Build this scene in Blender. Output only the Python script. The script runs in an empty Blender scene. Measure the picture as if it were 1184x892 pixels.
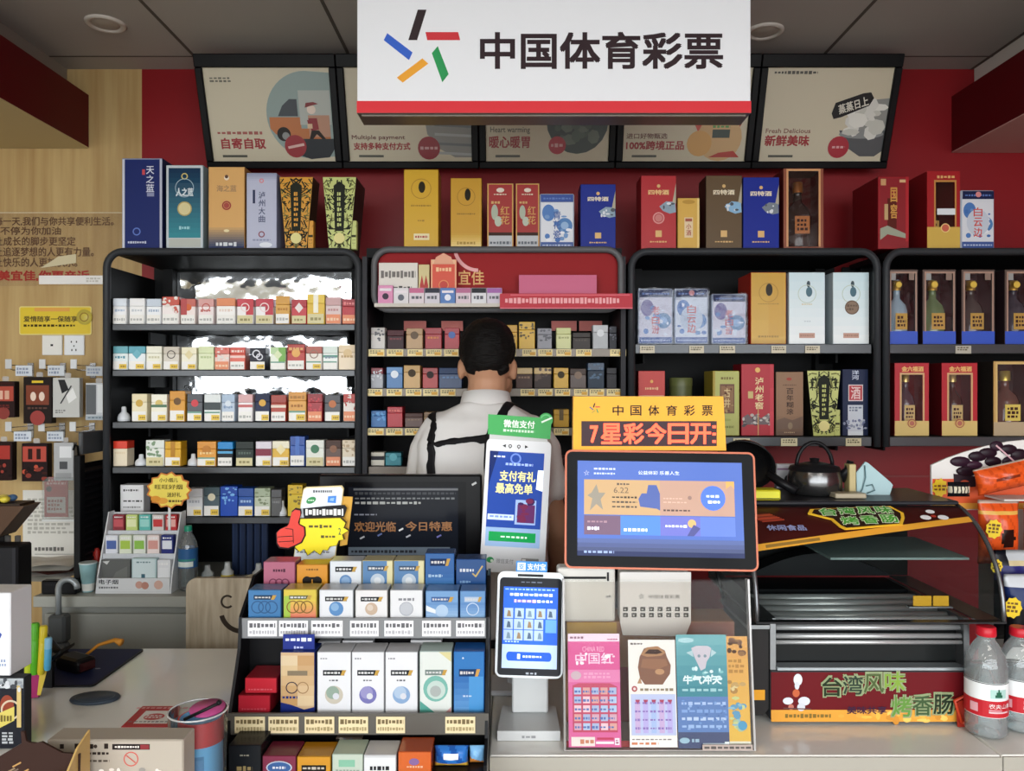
import bpy, bmesh, math, random
from mathutils import Vector, Matrix
C = bpy.context.scene.collection
RND = random.Random(11)
PI = math.pi
# measured camera: level, 900 px focal length on the 1184x892 frame, lens 1.625 m above the floor
F, CX, CY, CZ = 900.0, 592.0, 446.0, 1.625
def wx(px, d): return (px - CX) * d / F
def wz(py, d): return CZ - (py - CY) * d / F

# ------------------------------------------------------------------ materials
def lin(h):
    h = h.lstrip('#')
    if len(h) == 3: h = ''.join(c * 2 for c in h)
    o = []
    for i in (0, 2, 4):
        c = int(h[i:i + 2], 16) / 255
        o.append(c / 12.92 if c <= .04045 else ((c + .055) / 1.055) ** 2.4)
    return (*o, 1)
_mats = {}
def mat(col, rough=.45, metal=0., emit=0., coat=0., noise=0., scale=(8, 8, 8), bump=0., col2=None, spec=None):
    if spec is None:
        L_ = lin(col); spec = .15 if .2 * L_[0] + .7 * L_[1] + .1 * L_[2] < .05 and not metal else .32
    key = (col, rough, metal, emit, coat, noise, scale, bump, col2, spec)
    if key in _mats: return _mats[key]
    m = bpy.data.materials.new('surface_' + str(len(_mats))); m.use_nodes = True
    nt = m.node_tree; b = nt.nodes['Principled BSDF']
    b.inputs['Base Color'].default_value = lin(col)
    b.inputs['Roughness'].default_value = rough
    b.inputs['Metallic'].default_value = metal
    b.inputs['Specular IOR Level'].default_value = spec
    b.inputs['Coat Weight'].default_value = coat
    b.inputs['Coat Roughness'].default_value = .05
    if emit:
        b.inputs['Emission Color'].default_value = lin(col); b.inputs['Emission Strength'].default_value = emit
    if noise or bump:
        tc = nt.nodes.new('ShaderNodeTexCoord'); mp = nt.nodes.new('ShaderNodeMapping'); mp.inputs['Scale'].default_value = scale
        nz = nt.nodes.new('ShaderNodeTexNoise'); nz.inputs['Scale'].default_value = 1; nz.inputs['Detail'].default_value = 5
        nt.links.new(tc.outputs['Object'], mp.inputs['Vector']); nt.links.new(mp.outputs['Vector'], nz.inputs['Vector'])
        if noise:
            cr = nt.nodes.new('ShaderNodeValToRGB')
            a = lin(col); c2 = lin(col2) if col2 else tuple(x * (1 - noise) for x in a[:3]) + (1,)
            cr.color_ramp.elements[0].position = .3; cr.color_ramp.elements[1].position = .7
            cr.color_ramp.elements[0].color = c2; cr.color_ramp.elements[1].color = a
            nt.links.new(nz.outputs['Fac'], cr.inputs['Fac']); nt.links.new(cr.outputs['Color'], b.inputs['Base Color'])
        if bump:
            bp = nt.nodes.new('ShaderNodeBump'); bp.inputs['Strength'].default_value = 1; bp.inputs['Distance'].default_value = bump
            nt.links.new(nz.outputs['Fac'], bp.inputs['Height']); nt.links.new(bp.outputs['Normal'], b.inputs['Normal'])
    _mats[key] = m
    return m
def film(tint='ffffff', gloss=.10, rough=.03, cloud=0., bump=0.):
    """thin clear plastic or glass sheet: mostly see-through with a sheen, optionally cloudy"""
    key = ('film', tint, gloss, rough, cloud, bump)
    if key in _mats: return _mats[key]
    m = bpy.data.materials.new('clear_sheet_' + str(len(_mats))); m.use_nodes = True
    nt = m.node_tree; nt.nodes.clear()
    out = nt.nodes.new('ShaderNodeOutputMaterial'); tr = nt.nodes.new('ShaderNodeBsdfTransparent'); gl = nt.nodes.new('ShaderNodeBsdfGlossy')
    tr.inputs['Color'].default_value = lin(tint); gl.inputs['Roughness'].default_value = rough
    fr = nt.nodes.new('ShaderNodeFresnel'); fr.inputs['IOR'].default_value = 1.45
    ma = nt.nodes.new('ShaderNodeMath'); ma.operation = 'MULTIPLY_ADD'; ma.use_clamp = True
    ma.inputs[1].default_value = 1.; ma.inputs[2].default_value = gloss - .04
    mx = nt.nodes.new('ShaderNodeMixShader')
    nt.links.new(fr.outputs[0], ma.inputs[0]); nt.links.new(ma.outputs[0], mx.inputs[0])
    nt.links.new(tr.outputs[0], mx.inputs[1]); nt.links.new(gl.outputs[0], mx.inputs[2])
    last = mx
    if cloud:
        df = nt.nodes.new('ShaderNodeBsdfDiffuse'); df.inputs['Color'].default_value = lin(tint)
        m2 = nt.nodes.new('ShaderNodeMixShader'); m2.inputs[0].default_value = cloud
        nt.links.new(mx.outputs[0], m2.inputs[1]); nt.links.new(df.outputs[0], m2.inputs[2]); last = m2
    if bump:
        tc = nt.nodes.new('ShaderNodeTexCoord'); nz = nt.nodes.new('ShaderNodeTexNoise'); nz.inputs['Scale'].default_value = 14
        bp = nt.nodes.new('ShaderNodeBump'); bp.inputs['Distance'].default_value = bump
        nt.links.new(tc.outputs['Object'], nz.inputs['Vector']); nt.links.new(nz.outputs['Fac'], bp.inputs['Height']); nt.links.new(bp.outputs['Normal'], gl.inputs['Normal'])
    nt.links.new(last.outputs[0], out.inputs[0])
    _mats[key] = m
    return m
def as_mat(m, rough=.45): return mat(m, rough) if isinstance(m, str) else m

# ------------------------------------------------------------------ mesh builder
_txt = {}
def text_geo(s, bold=0.):
    k = (s, bold)
    if k not in _txt:
        cu = bpy.data.curves.new('lettering', 'FONT'); cu.body = s; cu.size = 1; cu.resolution_u = 2; cu.offset = 0
        ob = bpy.data.objects.new('lettering', cu)
        me = bpy.data.meshes.new_from_object(ob)
        vs = [(v.co.x, v.co.y) for v in me.vertices]; fs = [tuple(p.vertices) for p in me.polygons]
        # keep faces turned to the reader
        if vs:
            x0 = min(v[0] for v in vs); x1 = max(v[0] for v in vs); y0 = min(v[1] for v in vs); y1 = max(v[1] for v in vs)
            vs = [((x - x0) / max(x1 - x0, 1e-6), (y - y0) / max(y1 - y0, 1e-6)) for x, y in vs]
        bpy.data.objects.remove(ob); bpy.data.curves.remove(cu); bpy.data.meshes.remove(me)
        _txt[k] = (vs, fs)
    return _txt[k]
def rrect(x0, x1, z0, z1, r, n=4):
    r = min(r, (x1 - x0) / 2 - 1e-5, (z1 - z0) / 2 - 1e-5); p = []
    for cx, cz, a in ((x1 - r, z0 + r, -PI / 2), (x1 - r, z1 - r, 0), (x0 + r, z1 - r, PI / 2), (x0 + r, z0 + r, PI)):
        for k in range(n + 1):
            t = a + k / n * PI / 2; p.append((cx + r * math.cos(t), cz + r * math.sin(t)))
    return p
class MB:
    def __init__(s): s.v = []; s.f = []; s.mi = []; s.sm = []; s.mats = []; s.xf = None; s.ly = 0
    def m(s, m):
        m = as_mat(m)
        if m not in s.mats: s.mats.append(m)
        return s.mats.index(m)
    def add(s, vs, fs, m, smooth=False):
        b = len(s.v); i = s.m(m)
        s.v += [tuple(s.xf @ Vector(v)) for v in vs] if s.xf is not None else [tuple(v) for v in vs]
        for f in fs: s.f.append(tuple(b + k for k in f)); s.mi.append(i); s.sm.append(smooth)
        return s
    def bx(s, x0, x1, y0, y1, z0, z1, m, bev=0, seg=1):
        if bev:
            bm = bmesh.new(); bmesh.ops.create_cube(bm, size=1)
            for v in bm.verts: v.co = ((x0 + x1) / 2 + v.co.x * (x1 - x0), (y0 + y1) / 2 + v.co.y * (y1 - y0), (z0 + z1) / 2 + v.co.z * (z1 - z0))
            bmesh.ops.bevel(bm, geom=bm.edges[:], offset=min(bev, .45 * min(x1 - x0, y1 - y0, z1 - z0)), segments=seg, profile=.5, affect='EDGES')
            bm.verts.index_update()
            s.add([v.co[:] for v in bm.verts], [tuple(v.index for v in f.verts) for f in bm.faces], m); bm.free(); return s
        v = [(x, y, z) for z in (z0, z1) for y in (y0, y1) for x in (x0, x1)]
        return s.add(v, [(0, 2, 3, 1), (4, 5, 7, 6), (0, 1, 5, 4), (2, 6, 7, 3), (0, 4, 6, 2), (1, 3, 7, 5)], m)
    def pl(s, pts, y, m): return s.add([(x, y, z) for x, z in pts], [tuple(range(len(pts)))], m)
    def rc(s, x0, x1, z0, z1, y, m): return s.pl([(x0, z0), (x1, z0), (x1, z1), (x0, z1)], y, m)
    def dc(s, cx, cz, rx, y, m, rz=None, n=20):
        rz = rz or rx; return s.pl([(cx + rx * math.cos(2 * PI * k / n), cz + rz * math.sin(2 * PI * k / n)) for k in range(n)], y, m)
    def ring(s, cx, cz, r, w, y, m, n=24, a0=0, a1=2 * PI, rz=None):
        rz = rz or r; k2 = rz / r; v = []
        for k in range(n + 1):
            a = a0 + (a1 - a0) * k / n
            v += [(cx + (r - w) * math.cos(a), y, cz + (r - w) * k2 * math.sin(a)), (cx + r * math.cos(a), y, cz + r * k2 * math.sin(a))]
        return s.add(v, [(2 * k, 2 * k + 1, 2 * k + 3, 2 * k + 2) for k in range(n)], m)
    def pr(s, pts, y0, y1, m, smooth=False):
        """outline (x,z), counter-clockwise from the front, given thickness y0..y1"""
        n = len(pts); v = [(x, y0, z) for x, z in pts] + [(x, y1, z) for x, z in pts]
        return s.add(v, [tuple(range(n)), tuple(range(2 * n - 1, n - 1, -1))] + [(k, n + k, n + (k + 1) % n, (k + 1) % n) for k in range(n)], m, smooth)
    def st(s, a, b, w, y, m):
        d = Vector((b[0] - a[0], b[1] - a[1])); d.normalize(); n = Vector((-d.y, d.x)) * w / 2
        return s.pl([(a[0] - n.x, a[1] - n.y), (b[0] - n.x, b[1] - n.y), (b[0] + n.x, b[1] + n.y), (a[0] + n.x, a[1] + n.y)], y, m)
    def tx(s, t, x0, x1, z0, z1, y, m, bold=.012):
        vs, fs = text_geo(t)
        k = bold * (z1 - z0) * 1.1   # heavier strokes: the same glyphs laid again a stroke-width apart
        for i, (dx, dz) in enumerate(((0, 0),) if bold <= 0 else ((-k, -k), (k, k), (-k, k), (k, -k))):
            s.add([(x0 + k + u * (x1 - x0 - 2 * k) + dx, y - i * .00002, z0 + k + w * (z1 - z0 - 2 * k) + dz) for u, w in vs], fs, m)
        return s
    def sc(s, x0, x1, z0, z1, y, m, rows=1, n=8):
        """lines of print too small to read: broken dashes"""
        h = (z1 - z0) / rows
        for r in range(rows):
            zc = z1 - (r + .5) * h; x = x0
            end = x1 if rows < 2 else x1 - (x1 - x0) * RND.random() * .3
            while x < end:
                w = (x1 - x0) / n * (.5 + .5 * RND.random()); t = h * (.22 + .16 * RND.random())
                s.rc(x, min(x + w, x1), zc - t, zc + t, y, m); x += w + (x1 - x0) / n * .28
        return s
    def tube(s, pts, r, m, n=8, closed=False, flat=None):
        pts = [Vector(p) for p in pts]; N = len(pts); v = []
        rr = r if isinstance(r, (list, tuple)) else [r] * N
        up = None
        for i, p in enumerate(pts):
            a = pts[i - 1] if i or closed else p; b = pts[(i + 1) % N] if i < N - 1 or closed else p
            t = (b - a).normalized()
            if up is None: up = Vector((0, 0, 1)) if abs(t.z) < .9 else Vector((0, 1, 0))
            sd = t.cross(up).normalized(); up = sd.cross(t).normalized()
            for k in range(n):
                q = 2 * PI * k / n; v.append(p + sd * math.cos(q) * rr[i] + up * math.sin(q) * rr[i] * (flat or 1))
        f = []
        for i in range(N if closed else N - 1):
            j = (i + 1) % N
            for k in range(n): f.append((i * n + k, j * n + k, j * n + (k + 1) % n, i * n + (k + 1) % n))
        if not closed: f += [tuple(range(n)), tuple(range(N * n - 1, (N - 1) * n - 1, -1))]
        # faces wind outward
        f = [tuple(reversed(q)) for q in f]
        return s.add(v, f, m, True)
    def lathe(s, prof, m, n=20, c=(0, 0), caps=True):
        v = []; f = []
        for r, z in prof:
            for k in range(n): a = 2 * PI * k / n; v.append((c[0] + r * math.cos(a), c[1] + r * math.sin(a), z))
        for i in range(len(prof) - 1):
            for k in range(n): f.append((i * n + k, i * n + (k + 1) % n, (i + 1) * n + (k + 1) % n, (i + 1) * n + k))
        s.add(v, f, m, True)
        if caps:
            if prof[0][0] > 1e-4: s.add(v[:n], [tuple(range(n - 1, -1, -1))], m)
            if prof[-1][0] > 1e-4: s.add(v[-n:], [tuple(range(n))], m)
        return s
    def sph(s, c, r, m, n=14, k=9):
        r = r if isinstance(r, (tuple, list)) else (r, r, r); v = []; f = []
        for i in range(k + 1):
            t = PI * i / k
            for j in range(n): a = 2 * PI * j / n; v.append((c[0] + r[0] * math.sin(t) * math.cos(a), c[1] + r[1] * math.sin(t) * math.sin(a), c[2] + r[2] * math.cos(t)))
        for i in range(k):
            for j in range(n): f.append((i * n + j, (i + 1) * n + j, (i + 1) * n + (j + 1) % n, i * n + (j + 1) % n))
        return s.add(v, f, m, True)
    def build(s, name, parent=None, loc=(0, 0, 0), rot=(0, 0, 0), label=None, cat=None, group=None, kind=None):
        me = bpy.data.meshes.new(name); me.from_pydata(s.v, [], s.f)
        for m in s.mats: me.materials.append(m)
        me.polygons.foreach_set('material_index', s.mi); me.polygons.foreach_set('use_smooth', s.sm); me.update()
        o = bpy.data.objects.new(name, me); C.objects.link(o); o.location = loc; o.rotation_euler = rot; o.parent = parent
        return tag(o, label, cat, group, kind)
def tag(o, label=None, cat=None, group=None, kind=None):
    if label: o['label'] = label
    if cat: o['category'] = cat
    if group: o['group'] = group
    if kind: o['kind'] = kind
    return o
def thing(name, label, cat, loc=(0, 0, 0), rot=(0, 0, 0), group=None):
    o = bpy.data.objects.new(name, None); C.objects.link(o); o.location = loc; o.rotation_euler = rot; o.empty_display_size = .05
    return tag(o, label, cat, group)
def struct(name, mb, **k): return mb.build(name, kind='structure', **k)
def copy_thing(o, loc, label, group=None):
    c = o.copy(); C.objects.link(c); c.location = loc; c['label'] = label
    if group: c['group'] = group
    for ch in list(o.children):
        d = ch.copy(); C.objects.link(d); d.parent = c
        for g in list(ch.children):
            e = g.copy(); C.objects.link(e); e.parent = d
    return c

# printed artwork on a front face: u across, v up, 0..1
DY = .0003
def op_box(op):
    k = op[0]
    if k in 'rsg': return op[1:5]
    if k == 'd': r = op[3]; return (op[1] - r, op[2] - 9, op[1] + r, op[2] + 9)
    if k == 'o': r = op[3]; return (op[1] - r, op[2] - 9, op[1] + r, op[2] + 9)
    if k in ('t', 'vt'): return op[2:6]
    if k == 'p': return (min(p[0] for p in op[1]), min(p[1] for p in op[1]), max(p[0] for p in op[1]), max(p[1] for p in op[1]))
    if k == 'l': return (min(op[1], op[3]) - .03, min(op[2], op[4]) - .03, max(op[1], op[3]) + .03, max(op[2], op[4]) + .03)
    if k == 'b': return (op[1] - .1, op[2] - .1, op[3] + .1, op[4] + .1)
    return (0, 0, 1, 1)
def art(mb, ops, x0, w, z0, h, y=0., rough=.4):
    X = lambda u: x0 + u * w
    Z = lambda v: z0 + v * h
    done = []; ybase = y
    for op in ops:
        k = op[0]; B = op_box(op)
        if k in 'do': r = op[3] * (w / h); rz = (op[5] * w / h if k == 'd' and len(op) > 5 else r); B = (B[0], op[2] - rz, B[2], op[2] + rz)
        ly = 1 + max([L for (P, L) in done if P[0] < B[2] - 1e-4 and P[2] > B[0] + 1e-4 and P[1] < B[3] - 1e-4 and P[3] > B[1] + 1e-4], default=0)
        done.append((B, ly)); y = ybase - DY * ly
        if k == 'r': mb.rc(X(op[1]), X(op[3]), Z(op[2]), Z(op[4]), y, as_mat(op[5], rough))
        elif k == 'd': mb.dc(X(op[1]), Z(op[2]), op[3] * w, y, as_mat(op[4], rough), rz=(op[5] * w if len(op) > 5 else None))
        elif k == 'o': mb.ring(X(op[1]), Z(op[2]), op[3] * w, op[4] * w, y, as_mat(op[5], rough))
        elif k == 't': mb.tx(op[1], X(op[2]), X(op[4]), Z(op[3]), Z(op[5]), y, as_mat(op[6], rough), op[7] if len(op) > 7 else .012)
        elif k == 'vt':
            n = len(op[1]); hh = (op[5] - op[3]) / n
            for i, ch in enumerate(op[1]): mb.tx(ch, X(op[2]), X(op[4]), Z(op[5] - (i + .92) * hh), Z(op[5] - i * hh - .04 * hh), y, as_mat(op[6], rough), .012)
        elif k == 's': mb.sc(X(op[1]), X(op[3]), Z(op[2]), Z(op[4]), y, as_mat(op[5], rough), op[6] if len(op) > 6 else 1, op[7] if len(op) > 7 else 7)
        elif k == 'p': mb.pl([(X(u), Z(v)) for u, v in op[1]], y, as_mat(op[2], rough))
        elif k == 'l': mb.st((X(op[1]), Z(op[2])), (X(op[3]), Z(op[4])), op[5] * w, y, as_mat(op[6], rough))
        elif k == 'g':
            a, b = op[5], op[6]; n = op[7] if len(op) > 7 else 10
            for i in range(n):
                t = (i + .5) / n; hx = ''.join('%02x' % round(int(a[q:q + 2], 16) * (1 - t) + int(b[q:q + 2], 16) * t) for q in (0, 2, 4))
                mb.rc(X(op[1]), X(op[3]), Z(op[2] + (op[4] - op[2]) * i / n), Z(op[2] + (op[4] - op[2]) * (i + 1) / n), y, as_mat(hx, rough))
        elif k == 'b':   # mottled print inside a box
            _, u0, v0, u1, v1, cols, n, r = op
            for i in range(n):
                y -= .00001
                mb.dc(X(u0 + (u1 - u0) * RND.random()), Z(v0 + (v1 - v0) * RND.random()), r * w * (.5 + RND.random()), y, as_mat(RND.choice(cols), rough), rz=r * w * (.4 + .8 * RND.random()), n=7)
        elif k == 'sym':  # mirrored ornament strokes
            _, cols, n, seed = op; q = random.Random(seed)
            for i in range(n):
                y -= .00001
                u = q.random() * .42; v = .06 + .9 * q.random(); a = q.random() * PI; L = .10 + .14 * q.random(); c = q.choice(cols); t = .03 + .05 * q.random()
                for sg in (-1, 1):
                    du = math.cos(a) * L / 2; dv = math.sin(a) * L / 2 * w / h
                    q0 = (.5 + sg * min(.46, max(0, u - du)), v - dv); q1 = (.5 + sg * min(.46, max(0, u + du)), v + dv)
                    if abs(q0[0] - q1[0]) + abs(q0[1] - q1[1]) < .01: continue
                    mb.st((X(q0[0]), Z(q0[1])), (X(q1[0]), Z(q1[1])), t * w, y, as_mat(c, rough))
    return y
def carton(name, label, cat, px0, px1, py0, zb, d, depth, side, front, ops, group=None, bev=.0015, rough=.4, yaw=0, parts=(), shelf=None):
    """upright printed carton: pixel span px0..px1 and top py0 seen at distance d, standing at height zb"""
    w = (px1 - px0) * d / F; h = wz(py0, d) - zb
    mb = MB(); mb.bx(-w / 2, w / 2, 0, depth, 0, h, as_mat(side, rough), bev)
    o = mb.build(name, None, (wx((px0 + px1) / 2, d), d, zb), (0, 0, yaw), label, cat, group)
    f = MB(); f.rc(-w / 2 + bev, w / 2 - bev, bev, h - bev, -.0002, as_mat(front, rough))
    art(f, ops, -w / 2 + bev, w - 2 * bev, bev, h - 2 * bev, -.0002, rough)
    f.build('printed_front', o)
    for nm, po in parts:
        q = MB(); art(q, po, -w / 2 + bev, w - 2 * bev, bev, h - 2 * bev, -.0032, rough); q.build(nm, o)
    return o
ORD = 'first second third fourth fifth sixth seventh eighth ninth tenth eleventh twelfth thirteenth fourteenth fifteenth sixteenth'.split()
# ================================================================== the room
CEIL = 2.865; BACK = 3.05; LX, RX, FY = -3.95, 3.6, -2.3
wood = mat('c9ad78', .45, noise=.16, scale=(26, 26, 1.6), col2='b08f5c')
redw = mat('8e1a20', .42, noise=.08, scale=(3, 3, 3))
plast = mat('b9b2a6', .8)
q = MB(); q.bx(LX, RX, FY, BACK + .1, -.1, 0, mat('8f8a80', .25, noise=.15, scale=(3, 3, 3))); struct('floor', q)
q = MB(); q.bx(LX, RX, FY, BACK + .1, CEIL, CEIL + .1, mat('b6b2ac', .85, noise=.06, scale=(2, 2, 2)))
seam = mat('5c5650', .8)
for X in (-3.0, -2.4, -1.8, -1.195, -.612, 0, .6, 1.168, 1.8, 2.4, 3.0): q.bx(X - .006, X + .006, FY, BACK, CEIL - .0015, CEIL, seam)
for Y in (2.93, 1.72, .5, -.7): q.bx(LX, RX, Y - .004, Y + .004, CEIL - .0012, CEIL, seam)
struct('ceiling', q)
SPL = wx(164, BACK)
q = MB(); q.bx(LX, SPL, BACK, BACK + .1, 0, CEIL, wood); struct('wall_back_left', q)
q = MB(); q.bx(SPL, RX, BACK, BACK + .1, 0, CEIL, redw); struct('wall_back_right', q)
q = MB(); q.bx(LX - .1, LX, FY, BACK, 0, CEIL, mat('9a8f7c', .6)); struct('wall_left', q)
q = MB(); q.bx(RX, RX + .1, FY, BACK, 0, CEIL, redw); struct('wall_right', q)
# shop front behind the customer: header, piers and mullions of an open glazed front
q = MB(); q.bx(LX, RX, FY - .1, FY, 2.74, CEIL, mat('3a3836', .5)); q.bx(LX, LX + .2, FY - .1, FY, 0, 2.74, mat('6e2226', .5)); q.bx(RX - .2, RX, FY - .1, FY, 0, 2.74, mat('6e2226', .5)); struct('wall_front', q)
q = MB()
for X in (-2.5, -1.25, .0, 1.2, 2.4): q.bx(X - .03, X + .03, FY - .07, FY - .02, 0, 2.74, mat('2e2e30', .35))
q.bx(LX + .2, RX - .2, FY - .07, FY - .02, 2.2, 2.25, mat('2e2e30', .35)); struct('window_1', q)
q = MB(); q.bx(-14, 14, -16, FY - .1, -.12, -.02, mat('8c8a86', .8)); struct('street', q)
# ceiling lamps of the shop floor behind the customer
for i, (X, Y, wh) in enumerate(((-1.5, -.35, 'left of the middle'), (.95, -.35, 'right of the middle'), (-1.5, -1.5, 'near the shop front at left'), (.95, -1.5, 'near the shop front at right'))):
    t = thing('ceiling_panel_light', 'lit oblong ceiling panel lamp, ' + wh, 'ceiling light', (X, Y, CEIL), group='panel lamps over the shop floor')
    q = MB(); q.bx(-.62, .62, -.17, .17, -.03, -.0015, mat('d8d8d8', .4), .004); q.build('housing', t)
    q = MB(); q.bx(-.6, .6, -.15, .15, -.034, -.0305, mat('fff6ea', .5, emit=7)); q.build('diffuser', t)
# bulkheads along both sides
bred = mat('5c1015', .45)
for nm, sx, px, zt, zb_, und in (('beam_left', -1, 103, 110.3, 172, 'c9b98e'), ('beam_right', 1, 1100, 112, 177, 'c9a29a')):
    X = wx(px, BACK); X2 = LX if sx < 0 else RX
    za = wz(zb_, BACK); zc = wz(zt, BACK)
    q = MB(); q.bx(min(X, X2), max(X, X2), FY, BACK - .003, za + .004, zc, bred); q.bx(min(X, X2), max(X, X2), FY, BACK - .003, za, za + .004, und)
    struct(nm, q)
q = MB(); X = wx(78, BACK); q.bx(X - .05, X, FY, BACK - .003, CEIL - .045, CEIL, mat('8d857b', .5)); struct('trim_1', q)
q = MB(); X = wx(1126, BACK); q.bx(X, X + .05, FY, BACK - .003, CEIL - .05, CEIL, mat('d8d2c8', .5)); struct('trim_2', q)
q = MB(); q.bx(SPL, RX, BACK - .004, BACK - .0005, wz(552, BACK), wz(550, BACK), mat('8a3a3a', .4)); struct('trim_3', q)
for px, py, who in ((122, 27, 'unlit round recessed ceiling light above the left red bulkhead'), (884, 36, 'unlit round recessed ceiling light beside the hanging white sign')):
    d = (CEIL - CZ) * F / (446 - py); t = thing('recessed_downlight', who, 'ceiling light', (wx(px, d), d, CEIL))
    MB().lathe([(.066, 0), (.066, -.004), (.058, -.009), (.047, -.006), (.045, 0)], mat('cfc9c0', .4), 28, caps=False).build('trim_ring', t)
    MB().lathe([(.046, -.001), (.044, -.0035), (.0, -.004)], mat('b9b2a8', .3), 28).build('diffuser', t)
t = thing('security_camera', 'white dome camera on the ceiling at the right edge', 'camera', (wx(1189, 2.1), 2.1, CEIL))
MB().lathe([(.055, 0), (.055, -.02), (.045, -.028)], mat('d6d4d0', .3), 24).build('base_ring', t)
MB().lathe([(.045, -.028), (.043, -.05), (.03, -.07), (.0, -.078)], mat('e8e6e2', .2), 24).build('dome', t)
MB().lathe([(.012, -.062), (.012, -.082), (0, -.083)], mat('222222', .2), 14, c=(-.012, -.012)).build('lens', t)

# ================================================================== display racks
steel = mat('333538', .4); dark = mat('121314', .55); lipm = mat('4a4c4e', .25, .3)
def u_path(xl, xr, zt, zb_, y, r, n=6):
    p = [(xl, y, zb_)]
    for k in range(n + 1): a = PI - k / n * PI / 2; p.append((xl + r + r * math.cos(a), y, zt - r + r * math.sin(a)))
    for k in range(n + 1): a = PI / 2 - k / n * PI / 2; p.append((xr - r + r * math.cos(a), y, zt - r + r * math.sin(a)))
    return p + [(xr, y, zb_)]
RF, RB = 2.64, 3.0
def rack(name, label, pxl, pxr, zb_, boards, lip, back, top=291, lipmat=None):
    xl, xr, zt = wx(pxl, RF), wx(pxr, RF), wz(top, RF)
    t = thing(name, label, 'shelf rack', ((xl + xr) / 2, RF, zb_)); ox, oz = -(xl + xr) / 2, -zb_
    M = Matrix.Translation((ox, -RF, oz))
    def part(nm, f):
        b = MB(); b.xf = M; f(b); return b.build(nm, t)
    part('frame', lambda b: b.tube(u_path(xl, xr, zt, zb_, RF, .055), .0125, steel, 10))
    part('top_panel', lambda b: b.bx(xl + .03, xr - .03, RF + .013, RB, zt - .012, zt + .008, dark))
    part('back_panel', lambda b: b.bx(xl, xr, RB - .012, RB, zb_, zt, dark))
    if back is not dark: part('mirror_sheet', lambda b: b.bx(xl + .09, xr - .02, RB - .0135, RB - .0122, wz(486, RB), zt - .02, back))
    for X in (xl + .07, xr - .07): part('rear_post', lambda b: b.bx(X - .018, X + .018, RB - .05, RB - .0125, zb_, zt - .012, dark))
    for X in (xl, xr): part('side_panel', lambda b: b.bx(X - .004, X + .004, RF + .012, RB - .0125, zb_, zt - .05, dark) if lip < .03 else b.bx(X - .006, X + .006, RF + .012, RB - .0125, zb_, zt - .05, dark))
    zs = []
    for py in boards:
        z = wz(py, RF + .015); zs.append(z)
        part('shelf_board', lambda b: (b.bx(xl + .014, xr - .014, RF + .02, RB - .051, z - .018, z, dark), b.bx(xl + .014, xr - .014, RF + .008, RF + .019, z - lip, z - .0005, lipmat or lipm, .002)))
        for X in (xl + .07, xr - .07):
            part('bracket', lambda b: b.pr([(X - .004, z - .06), (X + .004, z - .06), (X + .004, z - .0185), (X - .004, z - .0185)], RB - .2, RB - .0505, dark))
    return t, zs, M
BENCH = .947
foil = mat('d9dcdf', .07, 1., bump=.0)
# wrinkled mirror foil
nt = foil.node_tree; b_ = nt.nodes['Principled BSDF']
tc = nt.nodes.new('ShaderNodeTexCoord'); nz = nt.nodes.new('ShaderNodeTexNoise'); nz.inputs['Scale'].default_value = 5.5; nz.inputs['Detail'].default_value = 3
bp = nt.nodes.new('ShaderNodeBump'); bp.inputs['Distance'].default_value = .010; bp.inputs['Strength'].default_value = 1
nt.links.new(tc.outputs['Object'], nz.inputs['Vector']); nt.links.new(nz.outputs['Fac'], bp.inputs['Height']); nt.links.new(bp.outputs['Normal'], b_.inputs['Normal'])
rackA, zA, MA = rack('cigarette_rack', 'tall dark steel rack with mirrored back holding rows of cigarette packs', 123.5, 414.5, BENCH + .001, (375, 428, 488, 540, 598), .022, foil)
rackC, zC, MC_ = rack('display_rack', 'dark steel liquor rack with rounded top between red header and right edge rack', 730, 1014, wz(517, RF), (398, 505), .033, dark)
rackD, zD, MD = rack('display_rack', 'dark steel liquor rack cut off by the right edge of the photo', 1024.5, 1310, wz(517, RF), (398, 505), .033, dark)
def shelf_tags(root, M, spans, z0, z1, y, col='e6dfc4', tint=None):
    for a, b in spans:
        q = MB(); q.xf = M; x0, x1 = wx(a, y), wx(b, y)
        q.bx(x0, x1, y, y + .002, z0, z1, as_mat(col, .4))
        q.sc(x0 + .1 * (x1 - x0), x1 - .1 * (x1 - x0), z0 + .35 * (z1 - z0), z0 + .9 * (z1 - z0), y - .0004, '6a6248', 2, 5)
        if tint: q.rc(x0 + .55 * (x1 - x0), x1 - .06 * (x1 - x0), z0 + .15 * (z1 - z0), z0 + .6 * (z1 - z0), y - .0008, tint)
        q.build('price_tag', root)
shelf_tags(rackC, MC_, [(740, 757), (797, 814), (832, 850), (892, 909), (931, 948)], wz(408.5, 2.645), wz(400, 2.645), 2.6445, 'cfc6ae')
shelf_tags(rackC, MC_, [(848, 867), (903, 922), (978, 996)], wz(516, 2.645), wz(507, 2.645), 2.6445, 'd8cfa8')
shelf_tags(rackD, MD, [(1105, 1123)], wz(409, 2.645), wz(400, 2.645), 2.6445, 'b5b0a2')

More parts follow.
